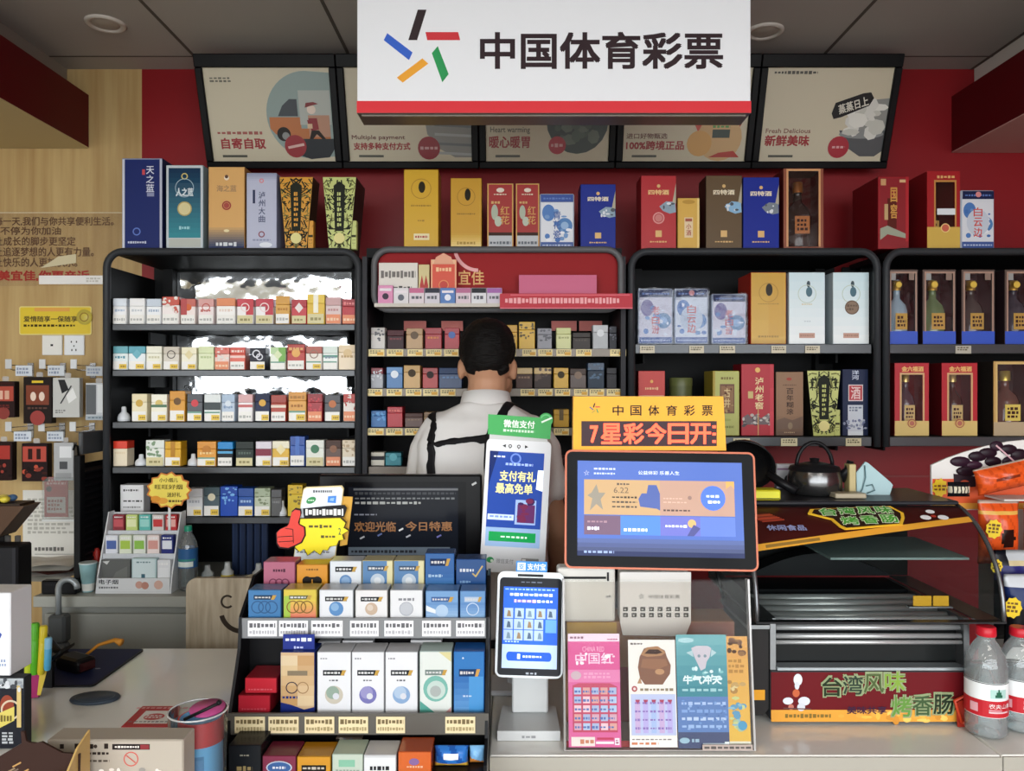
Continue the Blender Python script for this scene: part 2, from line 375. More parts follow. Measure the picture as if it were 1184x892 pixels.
# ---- centre rack: open dark cells behind the clerk, red header box above
xl, xr = wx(422.5, RF), wx(720, RF)
rackB = thing('cigarette_rack', 'dark cigarette rack with red header tray behind the clerk', 'shelf rack', ((xl + xr) / 2, RF, 0))
MBm = Matrix.Translation((-(xl + xr) / 2, -RF, 0))
def partB(nm, f, parent=rackB):
    b = MB(); b.xf = MBm; f(b); return b.build(nm, parent)
zh0, zh1 = wz(359, RF), wz(290, RF); hx0, hx1 = wx(434, RF), wx(717, RF)
partB('header_frame', lambda b: b.tube([(x, RF - .02, z) for x, z in rrect(hx0, hx1, zh0, zh1, .05, 6)], .011, mat('5c5c5e', .45), 10, closed=True))
partB('header_panel', lambda b: (b.pr(rrect(hx0 + .008, hx1 - .008, zh0 + .008, zh1 - .008, .045, 6), RF - .005, RF + .02, mat('94161a', .5, spec=.15)),
      b.tx('宜佳', wx(530, RF), wx(560, RF), wz(330, RF), wz(313, RF), RF - .0055, 'd8a868'),
      b.ring(wx(553, RF), wz(286, RF), .085, .012, RF - .0056, mat('e2a0a0', .3), 20, PI * 1.03, PI * 1.5)))
partB('top_panel', lambda b: b.bx(xl, xr, RF + .021, RB, zh1 - .02, zh1 + .012, dark))
partB('back_panel', lambda b: b.bx(xl, xr, RB - .012, RB, 0, zh1 - .021, mat('141212', .5)))
for X in (xl, xr): partB('post', lambda b: b.bx(X - .008, X + .008, RF - .014, RF + .03, 0, zh1 - .022, mat('323236', .5)))
for X in (xl, xr): partB('side_panel', lambda b: b.bx(X - .004, X + .004, RF + .031, RB - .0125, 0, zh1 - .022, mat('222226', .5)))
zB = []
for py in (403.5, 449.5, 495, 540, 590, 640):
    z = wz(py, RF); zB.append(z)
    partB('shelf_board', lambda b: (b.bx(xl + .009, xr - .009, RF + .012, RB - .013, z - .006, z, mat('3a3636', .4)), b.bx(xl + .009, xr - .009, RF + .004, RF + .011, z - .026, z - .0005, mat('6b6258', .3, .2))))
gtag = 'e9d79a'
def tB(x): return 410 + x / 3.43
shelf_tags(rackB, MBm, [(tB(a), tB(b)) for a, b in ((55, 118), (128, 193), (210, 270), (283, 345), (355, 412), (420, 480), (500, 560), (580, 640), (665, 720), (728, 785), (800, 860), (878, 940), (1013, 1077))], zB[0] - .025, zB[0] - .002, RF + .0018, gtag, 'd9a53c')
shelf_tags(rackB, MBm, [(tB(a), tB(b)) for a, b in ((45, 110), (127, 188), (203, 265), (272, 332), (340, 400), (658, 715), (728, 785), (795, 855), (870, 925), (932, 990), (1000, 1060))], zB[1] - .025, zB[1] - .002, RF + .0018, gtag, 'd9a53c')
shelf_tags(rackB, MBm, [(tB(a), tB(b)) for a, b in ((48, 115), (125, 190), (200, 262), (790, 850), (866, 925))], zB[2] - .025, zB[2] - .002, RF + .0018, gtag, 'd9a53c')
for a, b in ((197, 285), (345, 430), (780, 880), (890, 980)):
    partB('shelf_strip', lambda q: q.bx(wx(tB(a), 2.94), wx(tB(b), 2.94), 2.93, 2.94, wz(383, 2.94), wz(371.5, 2.94), mat('e8847a', .5)))
# things resting in the header tray
tray_z = zh0 + .012
partB('tray', lambda b: (b.bx(hx0 + .01, hx1 - .01, RF - .075, RF - .006, zh0 + .004, zh0 + .009, 'b9b0a8'), b.bx(hx0 + .01, hx1 - .01, RF - .077, RF - .0735, zh0 + .004, zh0 + .016, 'c9c2b8')))
zt = zh0 + .0095
dT = RF - .055
def flat_card(name, label, cat, a, b, top, d, zb_, front, ops, group=None, th=.003, side='e8e4dc', yaw=0, lean=0, rough=.4):
    w = (b - a) * d / F; h = wz(top, d) - zb_
    q = MB(); q.bx(-w / 2, w / 2, 0, th, 0, h, side); q.rc(-w / 2, w / 2, 0, h, -.0002, as_mat(front, rough)); art(q, ops, -w / 2, w, 0, h, -.0002, rough)
    return q.build(name, None, (wx((a + b) / 2, d), d, zb_), (lean, 0, yaw), label, cat, group)
carton('folded_card', 'white card with two lines of print standing in the red header tray', 'card', 438, 483, 304, zt, RF - .044, .008, 'd8d2c8', 'd9d4cb',
       [('s', .05, .62, .95, .85, '6a6460', 1, 9), ('s', .18, .2, .85, .5, '3c3a38', 1, 6)], bev=.0008)
carton('small_box', 'cream box with red arched emblem beside the red pouch in the header tray', 'box', 484, 496.5, 306, zt, RF - .044, .008, 'c9b878', 'cfc08a',
       [('p', [(.1, .05), (.1, .5), (.3, .75), (.5, .5), (.7, .75), (.9, .5), (.9, .05), (.72, .05), (.7, .45), (.56, .3), (.44, .3), (.3, .45), (.28, .05)], 'b02820')], bev=.0008)
carton('gift_pouch', 'orange-red gift pouch with cream trim standing in the header tray', 'pouch', 498, 528, 300, zt, RF - .046, .01, 'd04a30', 'd24a30',
       [('r', 0, .9, 1, 1, 'e8b890'), ('r', 0, 0, .06, 1, 'e8a880'), ('r', .94, 0, 1, 1, 'e8a880'), ('d', .5, .45, .2, 'c03020'), ('o', .5, .45, .2, .04, 'e08850'), ('s', .2, .72, .8, .85, 'f0c090', 1, 5)], bev=.001,
       parts=(('crown', [('p', [(.1, .9), (.9, .9), (.8, 1.05), (.5, 1.14), (.2, 1.05)], 'e0a080')]),))
hd = [('d58ab0', 'pink', '3a3040'), ('d8d4d6', 'pale grey', '555a66'), ('d9cdd2', 'white with pink stripe', 'c06088'), ('cfcad2', 'white with dark stripe', '2c2c3a'), ('4b76b4', 'blue', 'e6e8f0'),
      ('d6c3cc', 'white with rose stripe', 'b06088'), ('d9d9dc', 'white with black stripe', '26262c'), ('cfc6d2', 'white with violet stripe', '9a58a0')]
for i, (c, ph, e) in enumerate(hd):
    a = 437 + i * 18; kind = ('top' if 'stripe' in ph else 'mid')
    carton('cigarette_pack', f'{ph} slim pack, {ORD[i]} from left in the red header tray', 'cigarette pack', a, a + 17.4, 333 if i else 330, zt, RF - .068, .019, c, c,
           [('r', 0, .72, 1, 1, e)] + [('s', .15, .3, .85, .6, '50505a', 1, 3)] if kind == 'top' else [('d', .5, .45, .22, e), ('r', .1, .72, .9, .86, 'e6dde2')], 'slim packs in the red header tray', bev=.001)
carton('notice_card', 'wide pink card with white print in the red header tray', 'card', 600, 690, 318, zt, RF - .044, .004, 'c0587c', 'c4587c', [('s', .06, .2, .94, .38, 'f4dfe6', 1, 16)], bev=.0006)
w = (731 - 578) * (RF - .08) / F
q = MB(); q.bx(-w / 2, w / 2, 0, .004, 0, .05, 'b8182c'); art(q, [('s', .04, .25, .9, .8, 'e8a0a4', 1, 30), ('r', 0, 0, 1, .07, 'd86878'), ('l', .08, .9, .98, .9, .008, 'd85868')], -w / 2, w, 0, .05)
q.build('hanging_banner', None, (wx(654.5, RF - .08), RF - .086, zh0 - .003), (0, 0, 0), 'red paper strip banner taped along the red header tray', 'banner')

# ================================================================== cigarette packs
def pack(label, a, b, top, zb_, d, body, lid, em, lab, group, depth=.023):
    w = (b - a) * d / F; h = max(.03, wz(top, d) - zb_); hl = h * .30
    q = MB(); q.bx(-w / 2, w / 2, 0, depth, 0, h - hl - .0006, as_mat(body, .3), .0012)
    o = q.build('cigarette_pack', None, (wx((a + b) / 2, d), d, zb_), (0, 0, RND.uniform(-.02, .02)), label, 'cigarette pack', group)
    MB().bx(-w / 2, w / 2, 0, depth, h - hl, h, as_mat(lid, .3), .0012).build('lid', o)
    e = MB(); ops = []
    for tk in em.split():
        k, c = tk.split(':')
        if k == 'd': ops.append(('d', .5, .66, .24, c))
        elif k == 'o': ops.append(('o', .5, .66, .27, .06, c))
        elif k == 'b': ops.append(('r', 0, .52, 1, .62, c))
        elif k == 'B': ops.append(('r', 0, .42, 1, .70, c))
        elif k == 't': ops.append(('r', 0, .86, 1, 1, c))
        elif k == 'v': ops.append(('r', .36, .38, .64, 1, c))
        elif k == 'L': ops.append(('r', 0, .36, .42, 1, c))
        elif k == 'R': ops.append(('r', .55, .36, 1, 1, c))
        elif k == 's': ops.append(('s', .15, .46, .85, .60, c, 1, 4))
        elif k == 'S': ops.append(('s', .1, .74, .9, .9, c, 1, 4))
        elif k == 'w': ops += [('o', .42, .72, .26, .08, c), ('o', .62, .58, .22, .07, c)]
        elif k == 'x': ops.append(('p', [(.5, .45), (.78, .66), (.5, .87), (.22, .66)], c))
        elif k == 'm': ops.append(('b', .08, .4, .92, .95, (c, 'e8e0d8'), 16, .1))
        elif k == 'n': ops.append(('b', .08, .4, .92, .95, (c,), 14, .09))
    if ops: art(e, ops, -w / 2, w, 0, h, -.0006); e.build('emblem', o)
    if lab != '-':
        l = MB(); ll = -w / 2 + .03 * w
        lo = [('r', .04, .02, .96, .36, 'f2f0ea')]
        if lab in 'gG': lo.append(('r', .04, .30, .96, .36, '6fa08c'))
        if lab in 'yg': lo += [('r', .45, .04, .94, .24, 'e8c64a'), ('s', .55, .08, .9, .2, 'a8842c', 1, 3)]
        if lab == 'c': lo = [('r', .04, .02, .96, .34, 'd9cfa0'), ('s', .2, .1, .8, .24, '9a9060', 1, 3)]
        if lab == 'w': lo.append(('s', .1, .1, .9, .25, 'b9b9b4', 1, 4))
        if lab == 'p': lo = [('r', .04, .02, .96, .36, 'e89068'), ('s', .1, .1, .9, .25, 'f4d0b0', 1, 4)]
        art(l, lo, -w / 2, w, 0, h, -.0030); l.build('price_label', o)
    return o
def a1(x): return 120 + x / 3.7
def yA(y): return 380 + y / 3.7
rowsA = [
 ('top', zA[0], 160, [
  (30,97,685,'white and pale blue','f4f4f4','dfe6ee','s:b8c8dc','w'),(110,175,685,'plain white','f6f6f4','f2f2f2','s:d0d4d8','w'),(183,245,687,'white and grey-blue','f2f4f6','c9d4e0','s:a8b8cc','w'),
  (250,322,678,'white with red top','f4ebe8','c8503e','m:c85a4a','w'),(330,392,687,'white with orange disc','f3e6e0','c9685a','d:d8652e L:b84a4a','w'),(405,470,687,'white with red edges','f2e4e2','d9a09a','o:c05048 s:c06a60','w'),
  (482,562,684,'white with orange top','f8f6f2','e08a5a','s:ead8cc','w'),(570,640,687,'white and red with ring','f2eeee','c83a48','R:c8404a o:f0d8d8','c'),(650,725,687,'red and white with ring','f2eeee','c23444','R:c03848 o:f0d8d8','c'),
  (735,795,675,'gold','d9a444','d29a3a','s:b87a24','w'),(803,868,690,'red with white triangle','c4323c','b02832','x:f0e4e0','c'),(870,945,668,'yellow with white stripe','e0b838','e6c548','v:f6f2e0','c'),
  (950,1015,680,'pinkish grey','dcc6c4','c9a0a0','s:b88','p'),(1020,1092,688,'dark red','b8242e','a01c28','S:e08080','p')]),
 ('second', zA[1], 380, [
  (38,103,76,'white and teal','e6efee','6fb0ba','s:5a98a8','y'),(107,177,76,'teal diamond on white','e8eff0','5aa6b6','x:6fb6c4','y'),(182,248,76,'pale cream','f0eedc','ecead8','s:d0cca8','y'),
  (255,322,78,'grey-cream with dark ring','d9d2c4','cdc4b4','o:5a5248','y'),(332,397,80,'cream with faint gold','f2eeda','efe8c8','x:e6d9a8','y'),(405,470,76,'pale green','dfe6be','d6e0b0','s:b8c890','-'),
  (475,537,80,'white with red pattern','f0d0c4','d87060','m:d0503c','p'),(540,605,80,'coral red','e06a58','d4503e','b:f0d0c8 S:f4dcd0','w'),(625,692,82,'black with white swirl','2c2c38','2a2a34','w:dcdce4','y'),
  (712,778,80,'white and green','eaf0e0','bcd8a4','R:7fb45a x:dfeac0','G'),(785,860,68,'red with gold crescent','b8342a','b03024','d:e8b060 S:e0b070','w'),(865,933,76,'white with brown oval','eae2d8','b05a4a','o:8a6a58','g'),
  (938,1000,76,'white with green band','eef2ee','d9e4dc','b:5a9a86 s:8090a0','G'),(1005,1090,70,'large cream','ecd9bc','e6d0ac','d:dcc090 s:b89868','-')]),
 ('third', zA[2], 380, [
  (120,185,280,'cream with gold crest','ece2c0','e8dcb4','d:cda84a','y'),(203,270,282,'ivory with yellow seal','f0ebd6','f2eedc','d:d8c070 b:50785a','y'),(282,348,268,'amber yellow','d99a28','d08e20','d:6a4a20','y'),
  (357,422,280,'charcoal with red dot','4a4e54','42464c','d:d04048','g'),(430,500,282,'white with black band','e8eceb','dfe4e2','B:3c4648','g'),(505,560,282,'silver blue','b8c8da','a8bcd2','s:7f98b8 d:d8e2ec','w'),
  (575,637,282,'white and dusty red','f2eeee','d8a8a8','b:c86a6a','w'),(648,710,278,'navy with gold disc','242c4c','1e2644','d:d9a840','y'),(715,780,285,'red-brown over white','b0402c','a03828','b:e8d8c8','w'),
  (790,866,272,'orange gold','dca04a','d4943c','s:a86a24 S:b07830','g'),(872,935,280,'dark red with silver base','a01c28','901824','n:c84048','p'),(945,1012,285,'grey with copper mark','4c4c50','44444a','d:c07040','y'),
  (1025,1088,280,'white with red squares','e8ddd4','b83a30','m:b04038','p')]),
 ('fourth', zA[3], 380, [
  (40,100,482,'cream with red lid','eadcc0','d8402c','s:e0cca8','-'),(180,258,478,'white with green sprigs','e6e8e0','dde2da','n:7f9a78','c'),(262,330,484,'golden yellow','e0ac2c','dca826','v:b8801c','y'),
  (400,480,484,'bright orange','e09a34','d8902c','d:c07a20 s:f0d090','g'),(487,552,486,'black with blue lid','22262c','1a86c8','b:58a8d8','w'),(565,640,484,'dark green black','2e3834','2a322e','s:5a6a60','c'),
  (650,717,484,'white and maroon','e9e4e8','dcd4dc','B:84283e','y'),(722,793,482,'yellow with white flap','e2b43a','eae2c8','x:f0e2b0','y'),(797,860,462,'royal blue','2e56a8','2a4e9c','v:4a72c0','w'),
  (865,942,478,'white with green leaf','e8eae0','e4e6dc','d:3e7a58','c'),(950,1015,478,'dark brown and copper','5a4238','4e3830','d:8a5c40','p'),(1020,1085,478,'pale tan','e2d4bc','dccbb0','n:b8a080','w')]),
 ('fifth', zA[4], 380, [
  (355,422,686,'plain white and grey','e6e8ea','dcdee2','s:b8bcc4','y'),(428,495,680,'slate teal with cream oval','56686e','4c5e64','d:e2dcc0','y'),(498,572,676,'electric blue','1c4cb4','1844a4','n:7ab4e8','-'),
  (575,640,684,'deep blue','2454a4','1f4a98','s:a8c4e4','y'),(645,712,684,'green and white camouflage','c4ccb4','a8b498','n:7f8c6c','y'),(716,760,690,'smoke grey','5c5c5c','545456','s:8a8a8a','-'),
  (787,850,670,'bright yellow','e2c230','deb828','n:8a7424','-')]),
]
for row, zs, off, items in rowsA:
    for i, (a, b, top, ph, body, lid, em, lab) in enumerate(items):
        pack(f'{ph} cigarette pack, {ORD[i]} from left, {row} shelf of the mirrored rack', max(130.6, a1(a)), min(a1(b), 412.5), off + top / 3.7, zs + .001, 2.665, body, lid, em, lab, 'cigarette packs on the mirrored rack', .05)
# white plastic display pushers standing between packs
def bell(label, a, b, top, zb_, d):
    w = (b - a) * d / F / 2; h = wz(top, d) - zb_
    o = MB().lathe([(w, 0), (w, h * .25), (w * .85, h * .45), (w * .42, h * .62), (w * .36, h * .95), (w * .25, h)], mat('dfe3e6', .35), 16).build('plastic_bottle', None, (wx((a + b) / 2, d), d + .02, zb_), (0, 0, 0), label, 'bottle', 'small white plastic bottles on the mirrored rack')
    MB().lathe([(w * 1.03, h * .06), (w * 1.03, h * .1)], mat('c2c8cc', .4), 16, caps=False).build('seam_ring', o)
bell('small white plastic bottle alone at left end of the third shelf', a1(48), a1(100), 380 + 335 / 3.7, zA[2] + .001, 2.68)
bell('small white plastic bottle beside the red lidded pack, fourth shelf', a1(124), a1(174), 380 + 540 / 3.7, zA[3] + .001, 2.68)
bell('small white plastic bottle between yellow and orange packs, fourth shelf', a1(350), a1(397), 380 + 538 / 3.7, zA[3] + .001, 2.68)
bell('small white plastic bottle before the grey pack, fifth shelf', a1(737), a1(776), 380 + 740 / 3.7, zA[4] + .001, 2.66)
carton('paper_box', 'white box with black print lines behind the yellow starburst sign', 'box', 139, 166, 561, zA[4] + .001, 2.69, .05, 'e4e4e4', 'e9e9ea', [('s', .12, .78, .8, .88, '555', 1, 6), ('s', .12, .42, .95, .5, '444', 1, 5), ('s', .12, .2, .9, .3, '888', 1, 8)])

rowsB = [
 ('top', 0, [(55,120,65,'grey and white','cfc9c2','b8b2ac','n:5c5c60'),(130,195,75,'black and wine red','3a2226','4a1c22','s:803038'),(205,270,68,'tan with dark crest','b89468','a88458','d:5c4428'),(280,345,66,'crimson','a8202c','981c26','s:d0803c'),
   (357,415,66,'red with blue emblem','b02430','a01c28','d:4a6ab0'),(600,645,55,'mustard yellow','cc9c20','c4941c','s:8a6a14'),(652,715,42,'yellow with black crest','d8ac24','d0a420','n:5c4c18'),(725,782,68,'silver grey','8c8c94','84848c','n:5c5c64'),
   (800,858,66,'pale lime','d2d496','c8cc88','s:a0a468'),(865,935,85,'dark brown','38302c','342c28','s:4c4038'),(945,1005,55,'slanted silver','a8aaac','b8babc','d:d8dadc'),(1010,1075,60,'black with silver print','22222a','2c2c34','n:5a5a68')]),
 ('second', 1, [(48,112,225,'silver with red lid','a4a6ac','7c2c34','n:d0d2d6'),(127,190,222,'blue and white','4a78ac','5a88ba','d:dfe6ee'),(195,260,215,'tan and gold','c8a064','b8904c','d:403018'),(270,330,225,'red with black seal','b03030','982828','d:2c1818'),
   (335,425,225,'deep blue','24406c','1f3860','s:5a80b0'),(640,705,225,'brown with gold lid','4c342c','c8ac74','s:8a6a50'),(712,780,225,'dark brown and gold','3a2a24','d0b070','n:584034'),(790,848,225,'yellow with black crest','d2a424','c89a20','d:3c3010'),
   (855,918,228,'dull brown','4e3c34','46362e','d:7c6450'),(925,990,205,'blue-black','263444','2c4058','n:42607c'),(1000,1060,225,'plain black','222024','262428','s:3c3a40')]),
 ('third', 2, [(50,125,395,'bright blue','2a6aa8','24609c','n:5c9ad0'),(130,190,380,'scarlet','b42430','a81f2a','S:d86a60'),(200,270,405,'chocolate brown','5a3a30','4e322a','s:806048'),(275,325,400,'dull gold','8c6c40','7c5c34','s:b89858'),(790,850,390,'tall yellow','c49824','bc9020','v:5c4818'),(866,930,400,'coffee brown','443028','3c2a22','s:604838')]),
 ('fourth', 3, [(47,118,560,'cream with black stamp','d8d4c4','cfcaba','B:26242a'),(122,185,562,'teal','2f8a98','2a7e8c','d:5cb0bc'),(790,850,575,'dark maroon','3c2024','341c20','s:5c3036')]),
]
for row, k, items in rowsB:
    for i, (a, b, top, ph, body, lid, em) in enumerate(items):
        o = pack(f'{ph} cigarette pack, {ORD[i]} from left, {row} row behind the clerk', max(429, tB(a)), min(713, tB(b)), 360 + top / 3.43, zB[k] + .001, RF + .03, body, lid, em, '-', 'cigarette packs in the rack behind the clerk', .023)
        o.rotation_euler = (0, 0, 0)
        n = 2 if k in (1, 2) else 1
        for j in range(n):
            copy_thing(o, (o.location.x, o.location.y + .0245 * (j + 1), o.location.z), f'{ph} pack, queued {"right" if j == 0 else "two places"} behind the {ORD[i]} pack, {row} row behind clerk')
# ================================================================== hanging sign
d = 2.18; x0, x1 = wx(413, d), wx(868, d); zb_, zt_ = wz(131, d), 2.79
t = thing('hanging_sign', 'white hanging lottery sign with five coloured bars and six black characters', 'sign', ((x0 + x1) / 2, d, zb_)); M = Matrix.Translation((-(x0 + x1) / 2, -d, -zb_))
whs = mat('e0e2e5', .35, emit=.18)
q = MB(); q.xf = M; q.bx(x0, x1, d, d + .1, zb_ + .006, zt_, whs, .002); q.build('sign_box', t)
q = MB(); q.xf = M; q.bx(x0, x1, d, d + .1, zb_, zb_ + .0055, mat('6a625c', .4)); q.bx(x0 + .01, x1 - .01, d + .012, d + .02, zb_ - .004, zb_, mat('8a837a', .35)); q.build('underside', t)
q = MB(); q.xf = M; q.bx(x0 - .001, x1 + .001, d - .0015, d + .02, zb_ + .001, wz(117, d), mat('d8343c', .35, emit=.12)); q.build('red_stripe', t)
q = MB(); q.xf = M; q.tx('中国体育彩票', wx(555, d), wx(836, d), wz(80, d), wz(37, d), d - .001, mat('3a2c30', .5), .022); q.build('lettering', t)
def sp(p): return [(wx(400 + x / 2.467, d), wz(y / 2.467, d)) for x, y in p]
BARS = [([(178, 115), (203, 115), (230, 28), (205, 28)], '3a3032'), ([(232, 115), (326, 115), (320, 92), (227, 92)], 'd23a42'), ([(275, 235), (293, 212), (262, 132), (245, 152)], '2f9a58'), ([(145, 222), (162, 236), (235, 182), (218, 167)], 'f0a838'), ([(108, 115), (180, 172), (190, 150), (118, 95)], '3a66cc')]
q = MB(); q.xf = M
for p, c in BARS: q.pl(sp(p), d - .001, mat(c, .4, emit=.08))
q.build('emblem', t)
for X in (x0 + .12, x1 - .12): q = MB(); q.xf = M; q.tube([(X, d + .05, zt_), (X, d + .05, CEIL)], .006, mat('8a8a8a', .3, .8)); q.build('hanger_rod', t)
def mini_logo(q, cx, cz, s, y, cols=None):
    for i, (p, c) in enumerate(BARS): q.pl([(cx + (x - 217) / 217 * s, cz - (yy - 131) / 217 * s) for x, yy in p], y, as_mat(cols[i] if cols else c))

# ================================================================== tilted menu boards
H = math.hypot(.376, .14); TI = math.atan2(.14, .376); UW = .5146
blk = mat('0b0b0d', .4)
posters = [
 ('leftmost menu board, poster of a delivery man beside an orange van', '自寄自取', 'Express inshops !', 1),
 ('menu board beside the delivery poster, grey dish under a payment slogan', '支持多种支付方式', 'Multiple payment', 2),
 ('middle menu board with dark green bowl behind the hanging sign', '暖心暖胃', 'Heart warming', 3),
 ('menu board with orange fruit picture and a 100% slogan', '100%跨境正品', '进口好物甄选', 4),
 ('rightmost menu board, poster of white buns in a grey pot', '新鲜美味', 'Fresh Delicious', 5)]
crm = 'cdc3aa'
for i, (lab, zh, en, k) in enumerate(posters):
    X = -1.154 + UW * (i + .5)
    t = thing('menu_board', lab, 'menu board', (X, 2.95, wz(195, 2.95)), (TI, 0, 0), 'tilted menu boards under the ceiling')
    fw = UW / 2 - .001
    q = MB()
    for a, b, c, e in ((-fw, fw, 0, .026), (-fw, fw, H - .046, H), (-fw, -fw + .026, .026, H - .046), (fw - .026, fw, .026, H - .046)): q.bx(a, b, -.006, .035, c, e, blk, .003)
    q.build('frame', t)
    MB().bx(-fw + .01, fw - .01, .006, .034, .01, H - .01, 'b5ab98').build('back_box', t)
    MB().bx(-.02, .02, .0355, .07, .1, .3, dark).build('wall_bracket', t)
    q = MB(); px0, pw, pz0, ph = -fw + .024, 2 * fw - .048, .024, H - .068
    q.rc(px0, px0 + pw, pz0, pz0 + ph, .0055, mat(crm, .25)); CL = []
    red, gry = '98262c', '4e4e46'
    ops = [('r', .08, .05, .28, .075, gry)]
    if k == 1:
        ops += [('t', '自寄自取', .08, .14, .44, .26, red, .03), ('s', .06, .29, .42, .335, '9a5048', 1, 9), ('s', .05, .84, .25, .9, '6a665a', 2, 6)]
        c = (.80, .50); rx = .33; P = []
        for a in range(25):
            an = PI * .5 + PI * a / 24; P.append((c[0] + rx * math.cos(an), c[1] + .46 * math.sin(an)))
        ops += [('p', P + [(1, c[1] - .44), (1, c[1] + .44)], '8fa09c')]
        ops += [('p', [(.49, .36), (.97, .36), (.97, .22), (.72, .17), (.53, .30)], 'b9703e'), ('r', .49, .36, .74, .48, 'b9703e'), ('p', [(.56, .49), (.72, .49), (.72, .67), (.66, .67), (.6, .6)], '3a4046'), ('r', .735, .4, .985, .76, 'b3b7b0'), ('r', .8, .27, .97, .5, 'b98a70'),
                ('p', [(.67, .09), (.8, .03), (.95, .05), (1, .15), (1, .25), (.7, .25)], '34383c'),
                ('d', .595, .30, .055, '2e2a28'), ('d', .61, .28, .03, '8a8c8a'), ('d', .83, .56, .035, 'e6d2c2'), ('p', [(.78, .58), (.79, .63), (.85, .64), (.89, .62), (.83, .6)], '7a2024'),
                ('p', [(.80, .47), (.87, .47), (.88, .35), (.82, .33)], '8a2028'), ('p', [(.82, .34), (.88, .34), (.93, .25), (.9, .25), (.86, .3), (.83, .25), (.8, .25)], '2c2624'), ('p', [(.79, .45), (.81, .45), (.84, .36), (.8, .38)], '8a2028'), ('r', .79, .36, .83, .41, 'd9b896'),
                ('d', .68, .17, .088, '96262e'), ('l', .62, .155, .75, .19, .02, 'd8b0a8')]
    else:
        if k == 2:
            ops += [('t', zh, .04, .13, .50, .21, red, .03), ('t', en, .03, .23, .46, .29, '6a4038', .02), ('d', .93, .5, .34, '8b8b86')]
            ops = ops[:-1] + [('p', [(.62, .5), (.64, .3), (.74, .14), (.86, .05), (1, .05), (1, .8), (.8, .8), (.66, .66)], '8b8b86')]
            for j in range(4): ops.append(('l', .70, .1 + j * .1, 1, .08 + j * .1, .02, ('a5a7a6', '6e7274')[j % 2]))
            ops += [('d', .65, .15, .09, '8f2c34'), ('s', .58, .12, .72, .18, 'c89a98', 1, 4)]
        if k == 3:
            ops += [('t', zh, .03, .15, .36, .28, red, .02), ('t', en, .04, .30, .36, .38, '5e5a50', .01), ('d', .74, .45, .25, '3f4844', .26), ('b', .58, .2, .9, .6, ('4f5c50', '3a423e', '6a7468', '58655a'), 26, .05), ('d', .58, .18, .07, 'b03440'), ('s', .53, .15, .63, .21, 'd8a8a8', 1, 3)]
        if k == 4:
            ops += [('t', zh, .03, .13, .50, .23, red, .03), ('t', en, .03, .25, .36, .31, '6a4038', .02), ('d', .76, .5, .2, 'c05040'), ('d', .78, .26, .18, 'cda878'), ('d', .62, .2, .1, 'd0a060'), ('p', [(.7, .05), (.95, .05), (.9, .12), (.78, .1)], 'b04038'), ('r', .72, .26, .86, .35, '3e4a44'), ('s', .72, .36, .86, .4, '5e9a5a', 1, 4)]
        if k == 5:
            ops += [('t', zh, .04, .17, .40, .29, red, .03), ('t', en, .04, .31, .40, .36, '7a4a40', .02), ('s', .06, .92, .4, .965, '4a463e', 1, 12),
                    ('p', [(.72, .3), (.74, .5), (.86, .66), (1, .68), (1, .3)], '8f918c'), ('p', [(.63, .34), (.68, .18), (.82, .06), (.94, .06), (1, .12), (1, .34)], '55585a'), ('d', .81, .30, .18, '8a8d8c', .035),
                    ('b', .7, .32, .93, .62, ('d9d8d0', 'c8c8be', 'e4e3da'), 26, .055), ('d', .64, .16, .085, 'a82e3a'), ('s', .59, .14, .69, .18, 'd8a0a0', 1, 3)]
            ops += [('p', [(.55, .52), (.57, .46), (.63, .48), (.84, .60), (.87, .68), (.84, .74), (.78, .73), (.57, .63)], '2b2a2a')]
    art(q, ops, px0, pw, pz0, ph, .0055, .25)
    if k == 5:
        q.xf = Matrix.Translation((px0 + .71 * pw, 0, pz0 + .605 * ph)) @ Matrix.Rotation(-.30, 4, 'Y'); q.tx('蒸蒸日上', -.055, .055, -.017, .017, -.001, 'd6d2c4', .02)
    q.build('poster', t)

# ================================================================== liquor cartons on top of the racks
TOPA = wz(291, RF) + .0135
LG = 'boxed liquor standing on top of the racks'
orn = ['1e2418', '2c3020', '14180f']
def bx_(label, a, b, top, side, front, ops, d=2.67, depth=.1, z=TOPA, group=LG, name='liquor_box', **k):
    return carton(name, label, 'liquor box', a, b, top, z, d, depth, side, front, ops, group, **k)
bx_('tall navy liquor box with silver edges above the left end of mirrored rack', 141, 188, 183, '1c2450', '202c66', [('r', 0, 0, .06, 1, 'c8ccd8'), ('r', .94, 0, 1, 1, 'b8bccb'), ('r', 0, .99, 1, 1, '9aa0b8'), ('vt', '天之蓝', .6, .62, .8, .92, 'd4d8e4'), ('r', .5, .82, .57, .88, 'c04850'), ('r', .62, .58, .8, .62, '8a90b0'), ('o', .36, .19, .1, .03, '5a74c0'), ('x',), ('s', .14, .05, .6, .09, 'c0c6da', 1, 8)][:7] + [('s', .14, .05, .6, .09, 'c0c6da', 1, 8)])
bx_('teal liquor box in a silver frame with gold disc', 192, 235, 191, '8ea4ac', 'c4ccd0', [('g', .06, .13, .94, .97, '2a8a96', '12304e', 14), ('r', .06, .02, .94, .12, 'b9bdb4'), ('o', .5, .87, .09, .03, 'd0c070'), ('t', '人之蓝', .26, .63, .74, .73, 'd2dce0', .03), ('o', .5, .73, .26, .02, '9ab4c0'), ('d', .5, .48, .2, 'd8cc98'), ('o', .5, .48, .2, .03, 'b0a060'), ('s', .35, .22, .65, .28, '9ad0d8', 1, 4)])
